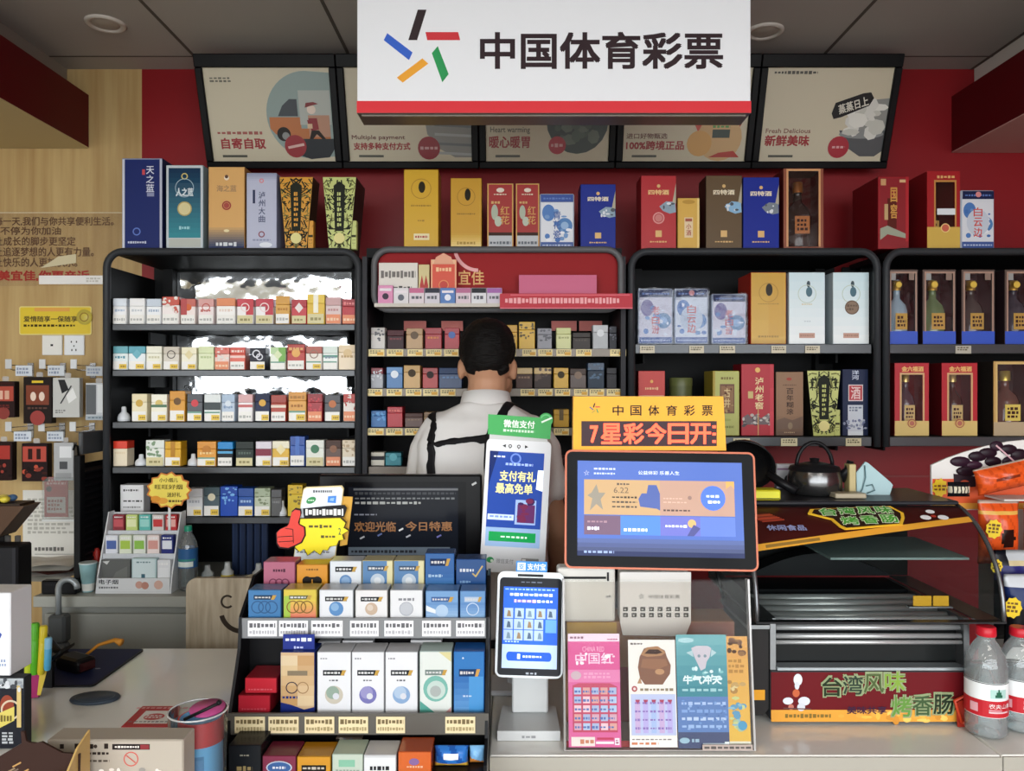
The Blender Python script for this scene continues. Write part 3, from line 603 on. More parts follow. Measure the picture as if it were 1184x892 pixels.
bx_('tan liquor box fading to navy at the base with red seal', 241, 283, 193, 'a87840', 'd9a865', [('g', 0, 0, 1, .26, '20305c', 'd0a468', 9), ('d', .5, .87, .07, 'f0e0c8'), ('d', .5, .885, .05, '5a3a28'), ('t', '海之蓝', .22, .70, .78, .78, 'a8845c', .02), ('o', .5, .53, .13, .04, '98302c'), ('d', .5, .53, .08, 'a8423a'), ('d', .5, .22, .08, 'e8d8a8', .04), ('s', .2, .02, .8, .09, 'd8dce0', 1, 5)])
bx_('pale lavender liquor box with dark vertical characters', 285, 320, 200, '9aa0ba', 'b9bdd2', [('g', 0, .9, 1, 1, 'b9bdd2', '8e94b0', 4), ('o', .5, .9, .08, .04, 'd88a90'), ('vt', '泸州大曲', .4, .34, .62, .76, '3c4468'), ('r', .2, .6, .28, .78, '2a3050'), ('o', .5, .19, .11, .04, '8a4a58'), ('d', .64, .05, .22, 'e6eaf2', .09), ('s', .2, .1, .8, .13, '8a90ae', 1, 6)])
def tapered(label, a, b, top, base, dk, z=TOPA, d=2.67, depth=.09):
    w = (b - a) * d / F; h = wz(top, d) - z; n = w * .62 / 2
    pts = [(-n, 0), (n, 0), (w / 2, h), (-w / 2, h)]
    o = MB().pr(pts, 0, depth, mat(dk, .4)).build('liquor_box', None, (wx((a + b) / 2, d), d, z), (0, 0, 0), label, 'liquor box', LG)
    q = MB(); q.pl([(x * .985, zz) for x, zz in pts], -.0004, as_mat(base, .3))
    rr = random.Random(int(a)); y = -.0008
    for i in range(90):
        y -= .00002; v = .03 + .94 * rr.random(); hw = (n + (w / 2 - n) * v) * .97; u = rr.random(); aa = rr.random() * PI; L = .005 + .009 * rr.random(); t = .002 + .003 * rr.random()
        for sg in (-1, 1):
            cx = sg * hw * u; p0 = (max(-hw, min(hw, cx - sg * math.cos(aa) * L)), min(max(v * h - math.sin(aa) * L, .002), h - .002)); p1 = (max(-hw, min(hw, cx + sg * math.cos(aa) * L)), min(max(v * h + math.sin(aa) * L, .002), h - .002))
            if math.dist(p0, p1) > .002: q.st(p0, p1, t, y, ('242818', '1c2012', '6a6a30')[i % 3])
    for v0, v1, c in ((.25, .88, '1c2014'),): q.pr([(-w * .13, h * v0), (w * .13, h * v0), (w * .17, h * v1), (0, h * (v1 + .06)), (-w * .17, h * v1)], -.003, -.002, c)
    q.sc(-w * .06, w * .06, h * .3, h * .8, -.0034, base, 7, 2)
    q.dc(0, h * .15, w * .16, -.0034, 'e2d890'); q.build('printed_front', o)
    e = MB(); e.bx(n + .003, w / 2, .004, .03, 0, h * .4, as_mat(base, .35), .001); art(e, [('sym', orn, 8, 4), ('r', .1, .42, .9, .5, '3a3a22')], n + .003, w / 2 - n - .003, 0, h * .4, .004); e.build('miniature_box', o)
    return o
tapered('tapered orange and black ornate liquor box beside the lavender box', 323, 362, 205, 'd89a32', '3a3022')
tapered('tapered pale green and black ornate liquor box with dark side, rack top', 373, 412, 205, 'c4cc7c', '2a2622', depth=.16)
gd = 'cfa022'
bx_('tallest gold liquor box above the red header with black bird crest', 467, 507, 196, 'b08018', 'd0a428', [('sym', ['3a2c10'], 5, 3)][:0] + [('d', .52, .78, .1, '2a2412', .17), ('o', .5, .76, .3, .02, 'a87c1c'), ('s', .2, .53, .8, .56, '9a7418', 1, 10), ('s', .4, .34, .6, .37, '9a7418', 1, 3), ('r', .28, .11, .74, .19, 'e8dcb0'), ('s', .32, .13, .7, .17, 'a84030', 1, 5)], rough=.28)
bx_('gold liquor box with bright base, right of the tallest gold box', 521, 557, 206, 'a87818', 'c49428', [('g', 0, 0, 1, .22, 'f0d890', 'c49428', 7), ('d', .55, .77, .1, '241e10', .2), ('o', .5, .74, .3, .02, '9a7018'), ('s', .2, .48, .8, .51, '8e6a18', 1, 10), ('s', .2, .05, .8, .11, 'a8842c', 1, 6)], rough=.28)
for lab, a, b in (('red liquor box with gold border and grey base, left one of the matching pair', 563, 594), ('red liquor box with gold border and grey base, right one beside the blue-white box', 596, 624)):
    bx_(lab, a, b, 212, '6e1a16', '9c2420', [('r', 0, 0, .05, 1, 'c89850'), ('r', .95, 0, 1, 1, 'c89850'), ('r', 0, .985, 1, 1, 'c89850'), ('r', .05, 0, .95, .2, 'b9bcc0'), ('s', .1, .06, .9, .12, '60646c', 1, 6), ('r', .05, .2, .95, .25, '3a2018'), ('d', .5, .9, .15, 'dcd0c0', .09), ('s', .25, .82, .75, .85, 'd8c8b0', 1, 5), ('d', .28, .56, .13, 'a8b09c', .3), ('d', .42, .42, .14, 'b4bcaa', .2), ('vt', '红花', .5, .36, .85, .66, 'c8924c'), ('s', .15, .68, .5, .74, 'c8a060', 1, 3)])
def bluewhite(label, a, b, top, z, d, group=LG, capcol='2c4a94', pk=False, disc=False, depth=.08):
    o = carton('liquor_box', label, 'liquor box', a, b, top, z, d, depth, 'b4bccc', 'd9dce2' if not pk else 'd8d0d8',
        [('r', 0, 0, 1, .11, '3a5696'), ('s', .05, .03, .95, .07, 'b8c4dc', 1, 10), ('d', .24, .66, .2, '4a78b8' if not pk else '6c5a94', .26), ('d', .74, .42, .24, '4a7cb4' if not pk else '5a84ac', .24), ('d', .74, .42, .12, '8fb0d4'), ('d', .2, .22, .08, '4a78b8'), ('b', .1, .15, .9, .75, ('3e6cb0', '6d94c4', 'e6e8ee'), 14, .07)] +
        ([('d', .5, .45, .36, 'c4ccd8', .42), ('vt', '白云边', .36, .18, .64, .72, 'd04c44')] if disc else [('vt', '老白汾' if pk else '青花瓷', .38, .16, .62, .70, 'd04848' if pk else '3c5c9c')]), group, bev=.004,
        parts=(('folded_top', [('r', 0, .86, 1, 1, capcol), ('s', .08, .9, .92, .95, '5a78b8', 1, 9)] + ([('d', .5, .94, .09, 'd88a88')] if disc else [])),))
    return o
bluewhite('squat blue and white porcelain pattern box above the red header', 624, 664, 224, TOPA, 2.67)
def rimbox(label, a, b, top, body, side, gd_='d8b070', leaf='8aa0b0', seal=False, d=2.67, z=TOPA, depth=.1):
    ops = [('t', '四特酒', .2, .74, .8, .81, 'e8dcc0' if body != 'b02228' else 'e6c080', .03), ('d', .5, .86, .05, gd_), ('p', [(.52, .58), (.72, .65), (.98, .64), (1, .5), (.82, .48), (.62, .52)], leaf), ('p', [(.9, .64), (1, .9), (1, .62)], 'b0a890'), ('b', .6, .5, .95, .62, (leaf, '4a5058', 'd8dce0'), 9, .05), ('r', .41, .16, .59, .25, gd_), ('s', .25, .08, .75, .11, gd_, 1, 7)]
    if seal: ops.append(('o', .5, .42, .17, .04, 'd8908c'))
    if seal: ops.append(('d', .5, .42, .11, 'c87874'))
    return bx_(label, a, b, top, side, body, ops, d, depth, z)
rimbox('royal blue liquor box above the right end of the red header', 671, 712, 213, '1f2f8a', '161c4c')
rimbox('red liquor box with pink seal above the left of the liquor rack', 741, 782, 203, 'b02228', '7a161a', seal=True)
carton('liquor_box', 'small gold box with rounded lid flap between red and brown boxes', 'liquor box', 783.5, 809, 229, TOPA, 2.67, .06, 'b8903c', 'd4a848', [('d', .5, .93, .3, 'b88c30', .1), ('r', .3, .22, .7, .62, 'e0c8a0'), ('vt', '小酒', .38, .25, .62, .5, 'a8443a'), ('r', .34, .54, .66, .6, 'a05038'), ('r', .9, 0, 1, 1, 'e8cc80')], LG)
rimbox('brown liquor box above the liquor rack with pale blue leaf', 816, 858, 203, '5c4628', '2c2016', leaf='88b4d4')
rimbox('royal blue liquor box standing beside the brown one', 859, 901, 205, '1e2e90', '161c50', leaf='76808a')

def bottle_prof(w, h): return [(w * .0, 0), (w * .46, 0), (w * .48, h * .04), (w * .48, h * .5), (w * .40, h * .6), (w * .16, h * .7), (w * .14, h * .86), (w * .17, h * .87), (w * .17, h * .97), (w * .12, h)]
def window_box(label, a, b, top, z, d, body, trim, win, glass_col, cap, base=None, depth=.095, lab_ops=(), group=LG, side=None, clear=True):
    """carton with a clear window; the bottle stands inside"""
    w = (b - a) * d / F; h = wz(top, d) - z
    t = thing('liquor_box', label, 'liquor box', (wx((a + b) / 2, d), d, z), (0, 0, 0), group)
    u0, v0, u1, v1 = win; X = lambda u: -w / 2 + u * w
    q = MB(); m = as_mat(body, .35); sd = as_mat(side or body, .4)
    q.bx(-w / 2, w / 2, .004, depth, 0, .004, sd); q.bx(-w / 2, w / 2, .004, depth, h - .004, h, sd); q.bx(-w / 2, -w / 2 + .003, .004, depth, .004, h - .004, sd); q.bx(w / 2 - .003, w / 2, .004, depth, .004, h - .004, sd); q.bx(-w / 2 + .003, w / 2 - .003, depth - .003, depth, .004, h - .004, sd)
    q.bx(-w / 2, w / 2, 0, .004, 0, v0 * h, m); q.bx(-w / 2, w / 2, 0, .004, v1 * h, h, m); q.bx(-w / 2, X(u0), 0, .004, v0 * h, v1 * h, m); q.bx(X(u1), w / 2, 0, .004, v0 * h, v1 * h, m)
    if base: q.rc(-w / 2, w / 2, 0, v0 * h + .001, -.0005, as_mat(base, .35))
    for uu0, vv0, uu1, vv1 in ((u0 - .05, v0, u0, v1), (u1, v0, u1 + .05, v1), (u0 - .05, v1, u1 + .05, v1 + .025)):
        q.rc(X(uu0), X(uu1), vv0 * h, vv1 * h, -.0006, as_mat(trim, .3))
    art(q, list(lab_ops), -w / 2, w, 0, h, -.0008); q.build('carton', t)
    bw = (u1 - u0) * w * .88
    MB().lathe([(r, zz + .006) for r, zz in bottle_prof(bw, h * .86)], mat(glass_col, .08, 0, coat=.5), 18, c=(X((u0 + u1) / 2), depth * .5)).build('bottle', t)
    MB().lathe([(bw * .19, h * .74), (bw * .19, h * .872), (bw * .1, h * .876)], mat(cap, .3, .6), 14, c=(X((u0 + u1) / 2), depth * .5)).build('cap', t)
    q = MB(); q.rc(X((u0 + u1) / 2) - bw * .28, X((u0 + u1) / 2) + bw * .28, h * .2, h * .42, depth * .5 - bw * .49, as_mat(cap, .3)); q.sc(X((u0 + u1) / 2) - bw * .2, X((u0 + u1) / 2) + bw * .2, h * .23, h * .39, depth * .5 - bw * .49 - .0006, '402018', 3, 3); q.build('bottle_label', t)
    q = MB(); q.rc(X(u0) - .001, X(u1) + .001, v0 * h - .001, v1 * h + .001, .0045, film('f4f4f4', .1, .06, 0, .003)); q.build('window_film', t)
    return t
window_box('tall copper-edged box with clear window, rightmost on the liquor rack top', 906, 952, 195, TOPA, 2.67, '8a4a34', 'd09a6a', (.12, .03, .88, .97), '3a2a26', 'c8783c', depth=.11, side='5a1a18')
bx_('dark red box with gold print, left one on the right end rack', 1015, 1051, 204, '6e1218', '96161e', [('r', .06, .02, .94, .98, '8a1820'), ('r', .3, .28, .6, .7, '5a2018'), ('vt', '国窖', .4, .4, .62, .86, 'd09848'), ('r', .08, .88, .25, .97, 'c89868'), ('r', .7, .92, .9, .96, 'd8b080'), ('p', [(.06, .12), (.3, .2), (.94, .14), (.94, .2), (.3, .32), (.06, .28)], '9aa08c'), ('r', .9, .1, 1, 1, 'b02028'), ('r', .2, .4, .32, .62, 'c0a070')], z=TOPA, depth=.2)
window_box('red box with gold lower third and clear window, right end rack top', 1072, 1110, 198, TOPA, 2.67, 'a41c22', 'c08a48', (.26, .28, .84, .86), '3a241c', 'e0b060', base='d0ac50', depth=.19, side='7a141a', lab_ops=[('s', .3, .9, .85, .95, 'e0b070', 1, 5), ('d', .55, .27, .14, 'c8604a'), ('o', .55, .27, .14, .03, 'e8cc88'), ('r', .3, .44, .85, .52, 'dfe3e6')])
bluewhite('blue and white box with red characters, last on the right end rack', 1111, 1150, 220, TOPA, 2.67, capcol='1c2448', disc=True)

# ================================================================== liquor rack shelves
CG = 'goods in the liquor rack'; z1, z2 = zC[0] + .001, zC[1] + .001
def pouch(label, a, b, top, disc=False):
    o = bluewhite(label, a, b, top, z1, 2.68, CG, '2a3458', not disc, disc, .07)
    f = MB(); w = (b - a) * 2.68 / F; h = wz(top, 2.68) - z1
    # crimped film wrapper
    f.pr([(-w / 2 - .002, -.0), (w / 2 + .002, 0), (w / 2 + .002, h * .98), (w * .44, h * 1.02), (w * .2, h), (-w * .1, h * 1.025), (-w * .4, h * .995), (-w / 2 - .002, h * 1.01)], -.007, -.0055, film('f4f6fa', .025, .08, .0, .004)); f.build('wrapper_film', o)
    return o
pouch('wrapped porcelain pattern gift box, first from left in liquor rack', 738, 778, 334)
pouch('wrapped dark blue box with red characters between two paler wrapped boxes', 780, 819, 334, True)
pouch('wrapped porcelain pattern box beside the big gold box', 823, 863, 340)
bx_('big gold box with red side in the liquor rack', 868, 909, 315, 'b83020', 'c99a2c', [('g', 0, 0, .5, 1, 'd0a438', 'c4982c', 3), ('g', 0, .0, 1, .1, 'b88a24', 'd4a83c', 4), ('d', .52, .76, .1, '2c2416', .18), ('o', .5, .72, .28, .02, 'a87c1c'), ('s', .2, .55, .8, .57, '9a7418', 1, 9), ('s', .2, .08, .8, .12, '9a7418', 1, 8)], d=2.68, z=z1, group=CG, rough=.25, depth=.15)
for lab, a, b, seal in (('plain white box with small blue figure, beside the gold box', 912, 954, False), ('white box with brown round seal, last on the shelf', 963, 1005, True)):
    bx_(lab, a, b, 315, 'b8c4c8', 'e6f2f4', [('g', 0, 0, 1, 1, 'f4f8f8', 'd2e8ee', 8), ('d', .56, .73, .09, '4a6e7c', .14), ('d', .54, .84, .05, '3a4c54', .09), ('o', .5, .7, .26, .02, 'c4d2c4'), ('s', .35, .54, .65, .57, 'd8d0b0', 1, 5), ('r', .28, .08, .72, .15, 'c49a88'), ('s', .31, .1, .69, .13, 'a07868', 1, 7)] + ([('d', .52, .51, .2, '8c7460'), ('o', .52, .51, .2, .03, '6a5444'), ('s', .38, .46, .66, .56, '6a5444', 2, 4)] if seal else [('s', .42, .3, .6, .33, 'c8d4d8', 1, 3)]), d=2.68, z=z1, group=CG)
carton('cigarette_carton', 'red cigarette box with cream warning strip above the yellow lottery sign', 'cigarette box', 738, 769, 429, z2, 2.68, .05, '8c2422', 'c03830', [('r', .02, .02, .98, .62, 'c8b48c'), ('s', .1, .36, .9, .58, '6a5c44', 3, 9), ('s', .1, .06, .9, .3, '8a7a5c', 3, 9), ('d', .5, .84, .06, 'e0a850'), ('s', .25, .7, .75, .76, 'e0b080', 1, 6)], CG)
t = thing('tea_canister', 'olive green round tin behind the yellow lottery sign', 'tin', (wx(790, 2.68), 2.72, z2), (0, 0, 0), CG)
rr_ = 13 * 2.68 / F; hh_ = wz(437, 2.68) - z2
MB().lathe([(rr_ * .96, 0), (rr_, .004), (rr_, hh_ * .86)], mat('545a34', .4), 24).build('body', t)
MB().lathe([(rr_ * 1.03, hh_ * .86), (rr_ * 1.03, hh_ * .98), (rr_ * .98, hh_)], mat('5c6238', .35), 24).build('lid', t)
bx_('green and gold liquor box with brown ornate panel, liquor rack lower shelf', 824, 855, 429, 'a08c30', 'b2b462', [('r', 0, 0, .08, 1, 'a89030'), ('r', .26, .34, .82, .8, '6a4028'), ('r', .3, .37, .78, .77, '8a6038'), ('vt', '古井', .42, .42, .66, .74, 'd8c088'), ('s', .3, .86, .8, .92, '7a6a2c', 1, 5), ('d', .5, .24, .2, 'a0a450', .05), ('s', .25, .1, .8, .16, '7c8038', 1, 7), ('b', .3, .36, .78, .78, ('a88850', '5a3420'), 10, .05)], d=2.68, z=z2, group=CG, depth=.12)
bx_('tall bright red liquor box with gold vertical characters, lower shelf', 857, 895, 421, '7c1420', 'b01c2c', [('vt', '泸州老窖', .42, .36, .68, .82, 'e8d8a0'), ('r', .2, .52, .36, .62, 'c8b070'), ('p', [(.05, .15), (.05, .26), (.2, .3), (.3, .24), (.45, .3), (.6, .24), (.8, .3), (.95, .25), (.95, .15)], '6a5a5c'), ('b', .05, .12, .95, .3, ('b8b0a8', '4a3c40', '8a8484', 'c8c0b8'), 30, .05), ('d', .5, .92, .08, 'e0b060'), ('r', .5, 0, .53, .4, 'c8a060'), ('g', .88, 0, 1, 1, 'd03848', 'b82434', 3)], d=2.68, z=z2, group=CG)
bx_('brown liquor box with dark vertical characters beside the red one', 897, 929, 430, '5a4436', '8e6a4c', [('g', 0, 0, 1, .3, '5c4230', '8e6a4c', 5), ('d', .48, .89, .1, 'a03a28', .06), ('s', .25, .78, .75, .81, '6a4a34', 1, 7), ('vt', '百年糊涂', .38, .32, .64, .75, '3c2a22'), ('p', [(.02, .1), (.02, .24), (.3, .28), (.6, .24), (.98, .3), (.98, .1)], '6c5240'), ('d', .52, .15, .09, '8a7458', .13), ('s', .3, .03, .7, .06, 'a88c68', 1, 6)], d=2.68, z=z2, group=CG)
o = tapered('tapered yellow-green and black ornate box between brown and navy boxes', 933, 972, 429, 'c0c470', '2a2820', z=z2, d=2.68); o['group'] = CG
bx_('navy and white liquor box with red square stamp, lower shelf', 974, 1004, 427, '1c2238', '242c48', [('r', .2, .0, .8, .46, 'c8ccd4'), ('b', .05, .1, .95, .24, ('8a90a4', '6a7090', 'a8acb8'), 22, .06), ('s', .25, .36, .75, .44, '70788c', 2, 4), ('r', .22, .52, .8, .77, 'e0d0d0'), ('r', .25, .535, .77, .755, 'b83840'), ('t', '酒', .32, .55, .7, .74, 'e6c8c4', .01), ('vt', '洋河', .36, .84, .64, .99, 'd0d8e8'), ('r', .2, .0, .8, .06, 'd8dce0')], d=2.68, z=z2, group=CG)

# ================================================================== right end rack
DG = 'boxed liquor in the right end rack'; z3, z4 = zD[0] + .001, zD[1] + .001
for i, (a, b, gl, lab) in enumerate(((1027, 1061, 'a8c0d0', 'clear fronted box with blue base, first from left, right end rack'), (1067, 1105, '6c8458', 'clear fronted box with blue base, greenish bottle, second from left'), (1112, 1150, '4a4440', 'clear fronted box with blue base, dark bottle, third from left'), (1162, 1200, '3a3c46', 'clear fronted box with blue base, cut by the photo edge'))):
    window_box(lab, a, b, 312, z3, 2.68, '5a4a44', 'a88878', (.1, .17, .92, .95), gl, 'e0b050', base='3858c0', depth=.095, group=DG, side='2c2024', lab_ops=[('r', .1, .86, .25, .95, '9a9a98'), ('r', .7, .86, .88, .95, '8a7468'), ('d', .36, .8, .1, 'd8b448')])
for lab, a, b, gl in (('red liquor box with gold base and clear window, left one, lower shelf', 1034.5, 1074, '4a4048'), ('red liquor box with gold base and clear window, second one, lower shelf', 1089, 1130, '3c241e')):
    window_box(lab, a, b, 420, z4, 2.68, 'b42630', 'd0a878', (.2, .2, .82, .84), gl, 'e6c880', base='d8bc74', group=DG, side='5c1418', lab_ops=[('t', '金六福酒', .2, .88, .84, .955, 'e6b870', .03), ('d', .5, .17, .17, 'd4b068', .09), ('o', .5, .17, .13, .03, 'a86048'), ('d', .5, .17, .07, 'b86a58')])
window_box('black box with gold edge and clear window at the photo edge', 1149, 1192, 418, z4, 2.68, 'c8a060', 'd8b878', (.1, .18, .94, .96), '6c4a40', 'd8c060', base='b9a484', group=DG, side='2a2420')
# ================================================================== counters
CT = .9
top_m = mat('eae9e2', .13, noise=.06, spec=.5, scale=(5, 5, 5)); body_m = mat('7c7970', .5)
def counter(name, label, x0, x1, y0, y1):
    t = thing(name, label, 'counter', ((x0 + x1) / 2, y0, 0)); M = Matrix.Translation((-(x0 + x1) / 2, -y0, 0))
    q = MB(); q.xf = M; q.bx(x0 + .001, x1 - .001, y0, y0 + .0035, CT - .032, CT - .002, mat('a5a196', .4)); q.build('darkened_edge', t)  # same worktop, coloured darker to offset the frontal daylight on its edge
    for nm, a in (('worktop', (x0, x1, y0 + .0036, y1, CT - .032, CT)), ('front_panel', (x0 + .01, x1 - .01, y0 + .025, y0 + .045, 0, CT - .033)), ('side_panel', (x0 + .002, x0 + .02, y0 + .046, y1 - .02, 0, CT - .033)), ('side_panel', (x1 - .02, x1 - .002, y0 + .046, y1 - .02, 0, CT - .033))):
        q = MB(); q.xf = M; q.bx(*a, top_m if nm == 'worktop' else body_m, .003 if nm == 'worktop' else 0); q.build(nm, t)
    return t
counter('shop_counter', 'glossy pale counter with the mouse pad and the condom display', -1.75, -.046, 1.16, 2.146)
counter('shop_counter', 'pale counter carrying the payment screens and the sausage grill', -.044, .958, 1.52, 2.06)
counter('shop_counter', 'pale counter end section under the water bottles, right of the joint', .9605, 1.7, 1.522, 2.06)
bx0, bx1 = wx(38, 2.5), -.52
t = thing('back_counter', 'grey steel cabinet behind the counter below the mirrored rack', 'cabinet', ((bx0 + bx1) / 2, 2.5, 0)); M = Matrix.Translation((-(bx0 + bx1) / 2, -2.5, 0))
for nm, a, c in (('worktop', (bx0, bx1, 2.5, 3.04, BENCH - .035, BENCH), mat('a5a69e', .35)), ('body', (bx0 + .01, bx1 - .01, 2.53, 3.03, .06, BENCH - .036), mat('8b8c86', .45)), ('door', (bx0 + .03, (bx0 + bx1) / 2 - .004, 2.512, 2.529, .1, BENCH - .06), mat('9a9b94', .4)), ('door', ((bx0 + bx1) / 2 + .004, bx1 - .03, 2.512, 2.529, .1, BENCH - .06), mat('9a9b94', .4)), ('plinth', (bx0 + .02, bx1 - .02, 2.55, 3.0, 0, .059), mat('3a3a3a', .5))):
    q = MB(); q.xf = M; q.bx(*a, c, .002); q.build(nm, t)
Zc = CT + .001; Zb = BENCH + .001

# ================================================================== wall at the left
def on_wall(name, label, cat, a, b, y0, y1, col, ops, th=.004, d=BACK, rough=.4, group=None):
    w = (b - a) * d / F; h = wz(y0, d) - wz(y1, d); q = MB(); q.bx(-w / 2, w / 2, -th, -.0005, 0, h, as_mat(col, rough)); art(q, ops, -w / 2, w, 0, h, -th - .0003, rough)
    return q.build(name, None, (wx((a + b) / 2, d), d, wz(y1, d)), (0, 0, 0), label, cat, group)
dk = '6a4c34'
t = thing('wall_poster', 'clear wall poster with five brown lines and one red line of characters', 'poster', (wx(62, BACK), BACK, wz(331, BACK)))
pw = 160 * BACK / F; ph = 86 * BACK / F
q = MB(); q.rc(-pw / 2, pw / 2, 0, ph, -.003, film('fbf6ec', .03, .12, .06)); q.build('clear_sheet', t)
q = MB()
def pline(s, x0, x1, y0, y1, c, b): q.tx(s, wx(x0, BACK) - wx(62, BACK), wx(x1, BACK) - wx(62, BACK), wz(y1, BACK) - wz(331, BACK), wz(y0, BACK) - wz(331, BACK), -.0036, c, b)
for a in (('每一天,我们与你共享便利生活。', -6, 132, 251, 261.5, dk, .012), ('将不停为你加油', -11, 71, 262.5, 272, dk, .012), ('让成长的脚步更坚定', -6, 88, 274, 284.5, dk, .012), ('让追逐梦想的人更有力量。', -6, 109, 286, 297, dk, .012), ('让快乐的人更加快乐。', -6, 90, 298, 309, dk, .012), ('美宜佳,你更亲近', -2, 104, 313, 325.5, 'a83228', .03)): pline(*a)
q.build('lettering', t)
q = MB(); q.bx(wx(0, BACK) - wx(62, BACK), pw / 2, -.002, -.0006, ph - .006, ph - .002, 'e8dcc0'); q.build('top_tape', t)
q = MB(); q.pl([(-.05, .06 + .01), (-.01, .095), (.02, .175 - .06), (.09, .125), (.09, .09)], -.0042, mat('d9cdaa', .12)); q.build('tape_patch', t)
on_wall('paper_note', 'white curled paper strip under the red line of the wall poster', 'paper', 46, 124, 319, 329, 'f4f2ee', [('s', .7, .2, .95, .8, 'd0ccc4', 2, 5)], .0055, BACK)
t = thing('wall_sticker', 'yellow wall sticker with dark characters above the two sockets', 'sticker', (wx(67, BACK), BACK, wz(387.5, BACK)))
w = 88 * BACK / F; h = 33 * BACK / F
q = MB(); q.pr(rrect(-w / 2, w / 2 - .015, 0, h, .008), -.004, -.0005, 'e8d98a'); q.pr(rrect(-w / 2 + .004, w / 2 - .019, .004, h - .004, .006), -.0048, -.0041, mat('e6c93c', .3)); q.rc(-w / 2 + .06, w / 2 - .1, h * .82, h - .006, -.0051, 'e8a850')
q.tx('爱情随享一保随享', -w / 2 + .018, w / 2 - .07, h * .45, h * .66, -.0054, '5a4a1c', .02); q.sc(-w / 2 + .018, w / 2 - .08, h * .27, h * .38, -.0054, '4a3c18', 1, 14); q.build('card', t)
q = MB(); q.lathe([(0, 0), (.03, 0), (.03, .003), (0, .003)], mat('d9c65a', .3), 24)
q.v = [(x + w / 2 - .042, -.0075 + z, y + h * .62) for x, y, z in q.v]; q.ring(w / 2 - .042, h * .62, .018, .004, -.0082, '9a7a2c'); q.build('badge', t)
t = thing('wall_socket', 'white wall socket plate with one small hole', 'socket', (wx(61.5, BACK), BACK, wz(411, BACK)), group='socket plates under the yellow sticker'); w = 23 * BACK / F
q = MB(); q.bx(-w / 2, w / 2, -.009, -.0005, 0, w, mat('eceae4', .3), .002); q.build('plate', t)
q = MB(); q.rc(-.005, .005, w * .45, w * .55, -.0094, '222222'); q.build('jack', t)
t = thing('wall_socket', 'white wall socket plate with five pin slots', 'socket', (wx(87, BACK), BACK, wz(411, BACK)), group='socket plates under the yellow sticker')
q = MB(); q.bx(-w / 2, w / 2, -.009, -.0005, 0, w, mat('eef0f2', .3), .002); q.build('plate', t)
q = MB()
for x, z, hh in ((-.010, .052, .007), (.010, .052, .007), (0, .036, .006), (-.008, .020, .008), (.008, .020, .008)): q.rc(x - .0022, x + .0022, z - hh / 2, z + hh / 2, -.0094, '26262a')
q.build('pin_slots', t)

# goods on hooks
def hook(label, px, py, plate, d=2.93):
    t = thing('wall_hook', label, 'hook', (wx(px, d), BACK, wz(py, d)), group='price hooks on the wood wall'); L = BACK - d
    chrome = mat('b8babd', .25, .9)
    q = MB(); q.bx(-.012, .012, -.004, -.0005, -.03, .03, chrome, .001); q.build('back_plate', t)
    q = MB(); q.tube([(0, -.004, 0), (0, -L + .01, 0), (0, -L - .008, .006), (0, -L - .012, .02)], .0028, chrome, 8); q.build('rod', t)
    q = MB(); q.tube([(0, -.004, .018), (0, -L - .014, .018)], .002, chrome, 6); q.bx(-.012, .012, -L - .018, -L - .0145, .004, .04, mat('d4d6d8', .3, .3), .001); q.build('tag_arm', t)
    if plate:
        a, b, y0, y1, c = plate; q = MB(); x0, x1 = wx(a, d) - wx(px, d), wx(b, d) - wx(px, d); z0, z1_ = wz(y1, d) - wz(py, d), wz(y0, d) - wz(py, d)
        q.bx(x0, x1, -L - .022, -L - .0185, z0, z1_, as_mat(c, .3), .0008); q.sc(x0 + .006, x1 - .006, z0 + .006, z1_ - .006, -L - .0225, '8a94a8', 2, 5); q.build('price_plate', t)
def hung(name, label, cat, a, b, y0, y1, d, th, side, front, ops, group='hanging goods on the wood wall', hole=True, rough=.3):
    w = (b - a) * d / F; h = wz(y0, d) - wz(y1, d); q = MB(); q.bx(-w / 2, w / 2, 0, th, 0, h, as_mat(side, rough), .002); o = q.build(name, None, (wx((a + b) / 2, d), d, wz(y1, d)), (0, 0, 0), label, cat, group)
    q = MB(); q.rc(-w / 2 + .001, w / 2 - .001, .001, h - .001, -.0003, as_mat(front, rough)); art(q, ops, -w / 2, w, 0, h, -.0004, rough); q.build('printed_front', o)
    if hole: q = MB(); q.pr(rrect(-.012, .012, h, h + .018, .004), th * .4, th * .4 + .0012, film('f0f0f0', .05, .1, .3)); q.build('hang_tab', o)
    return o
for lab, px, py, pl_ in (('chrome wall hook at photo edge, upper row', 13, 428, None), ('chrome hook with white price plate, second in the upper row', 52, 428, (22, 41, 423, 435, 'd4dae2')), ('chrome hook with white price plate, third in the upper row', 88, 428, (59, 78, 423, 435, 'cfd4da')), ('chrome hook and plate behind the left post of mirrored rack', 132, 430, (103, 122, 424, 435, 'bcc0c4')),
                         ('chrome hook at photo edge, lower row', 13, 500, None), ('chrome hook with white price plate, second in the lower row', 51, 500, (20, 40, 499, 510, 'd4dce6')), ('chrome hook with white price plate, third in the lower row', 87, 500, (58, 77, 499, 510, 'cfd6de'))): hook(lab, px, py, pl_)
redpk = [('r', .05, .45, .95, .86, 'b04838'), ('r', .28, .5, .48, .74, 'e0b4a0'), ('r', .56, .5, .76, .74, 'd8a890'), ('r', .1, .9, .9, .97, '3a1a18'), ('d', .5, .12, .28, '8a3a34'), ('s', .2, .25, .8, .36, '6a2a28', 2, 4)]
hung('razor_pack', 'black and red blister pack cut by the photo edge, upper hook row', 'blister pack', -9, 17, 441, 483, 2.9, .03, '1c1416', '2c1c1c', redpk)
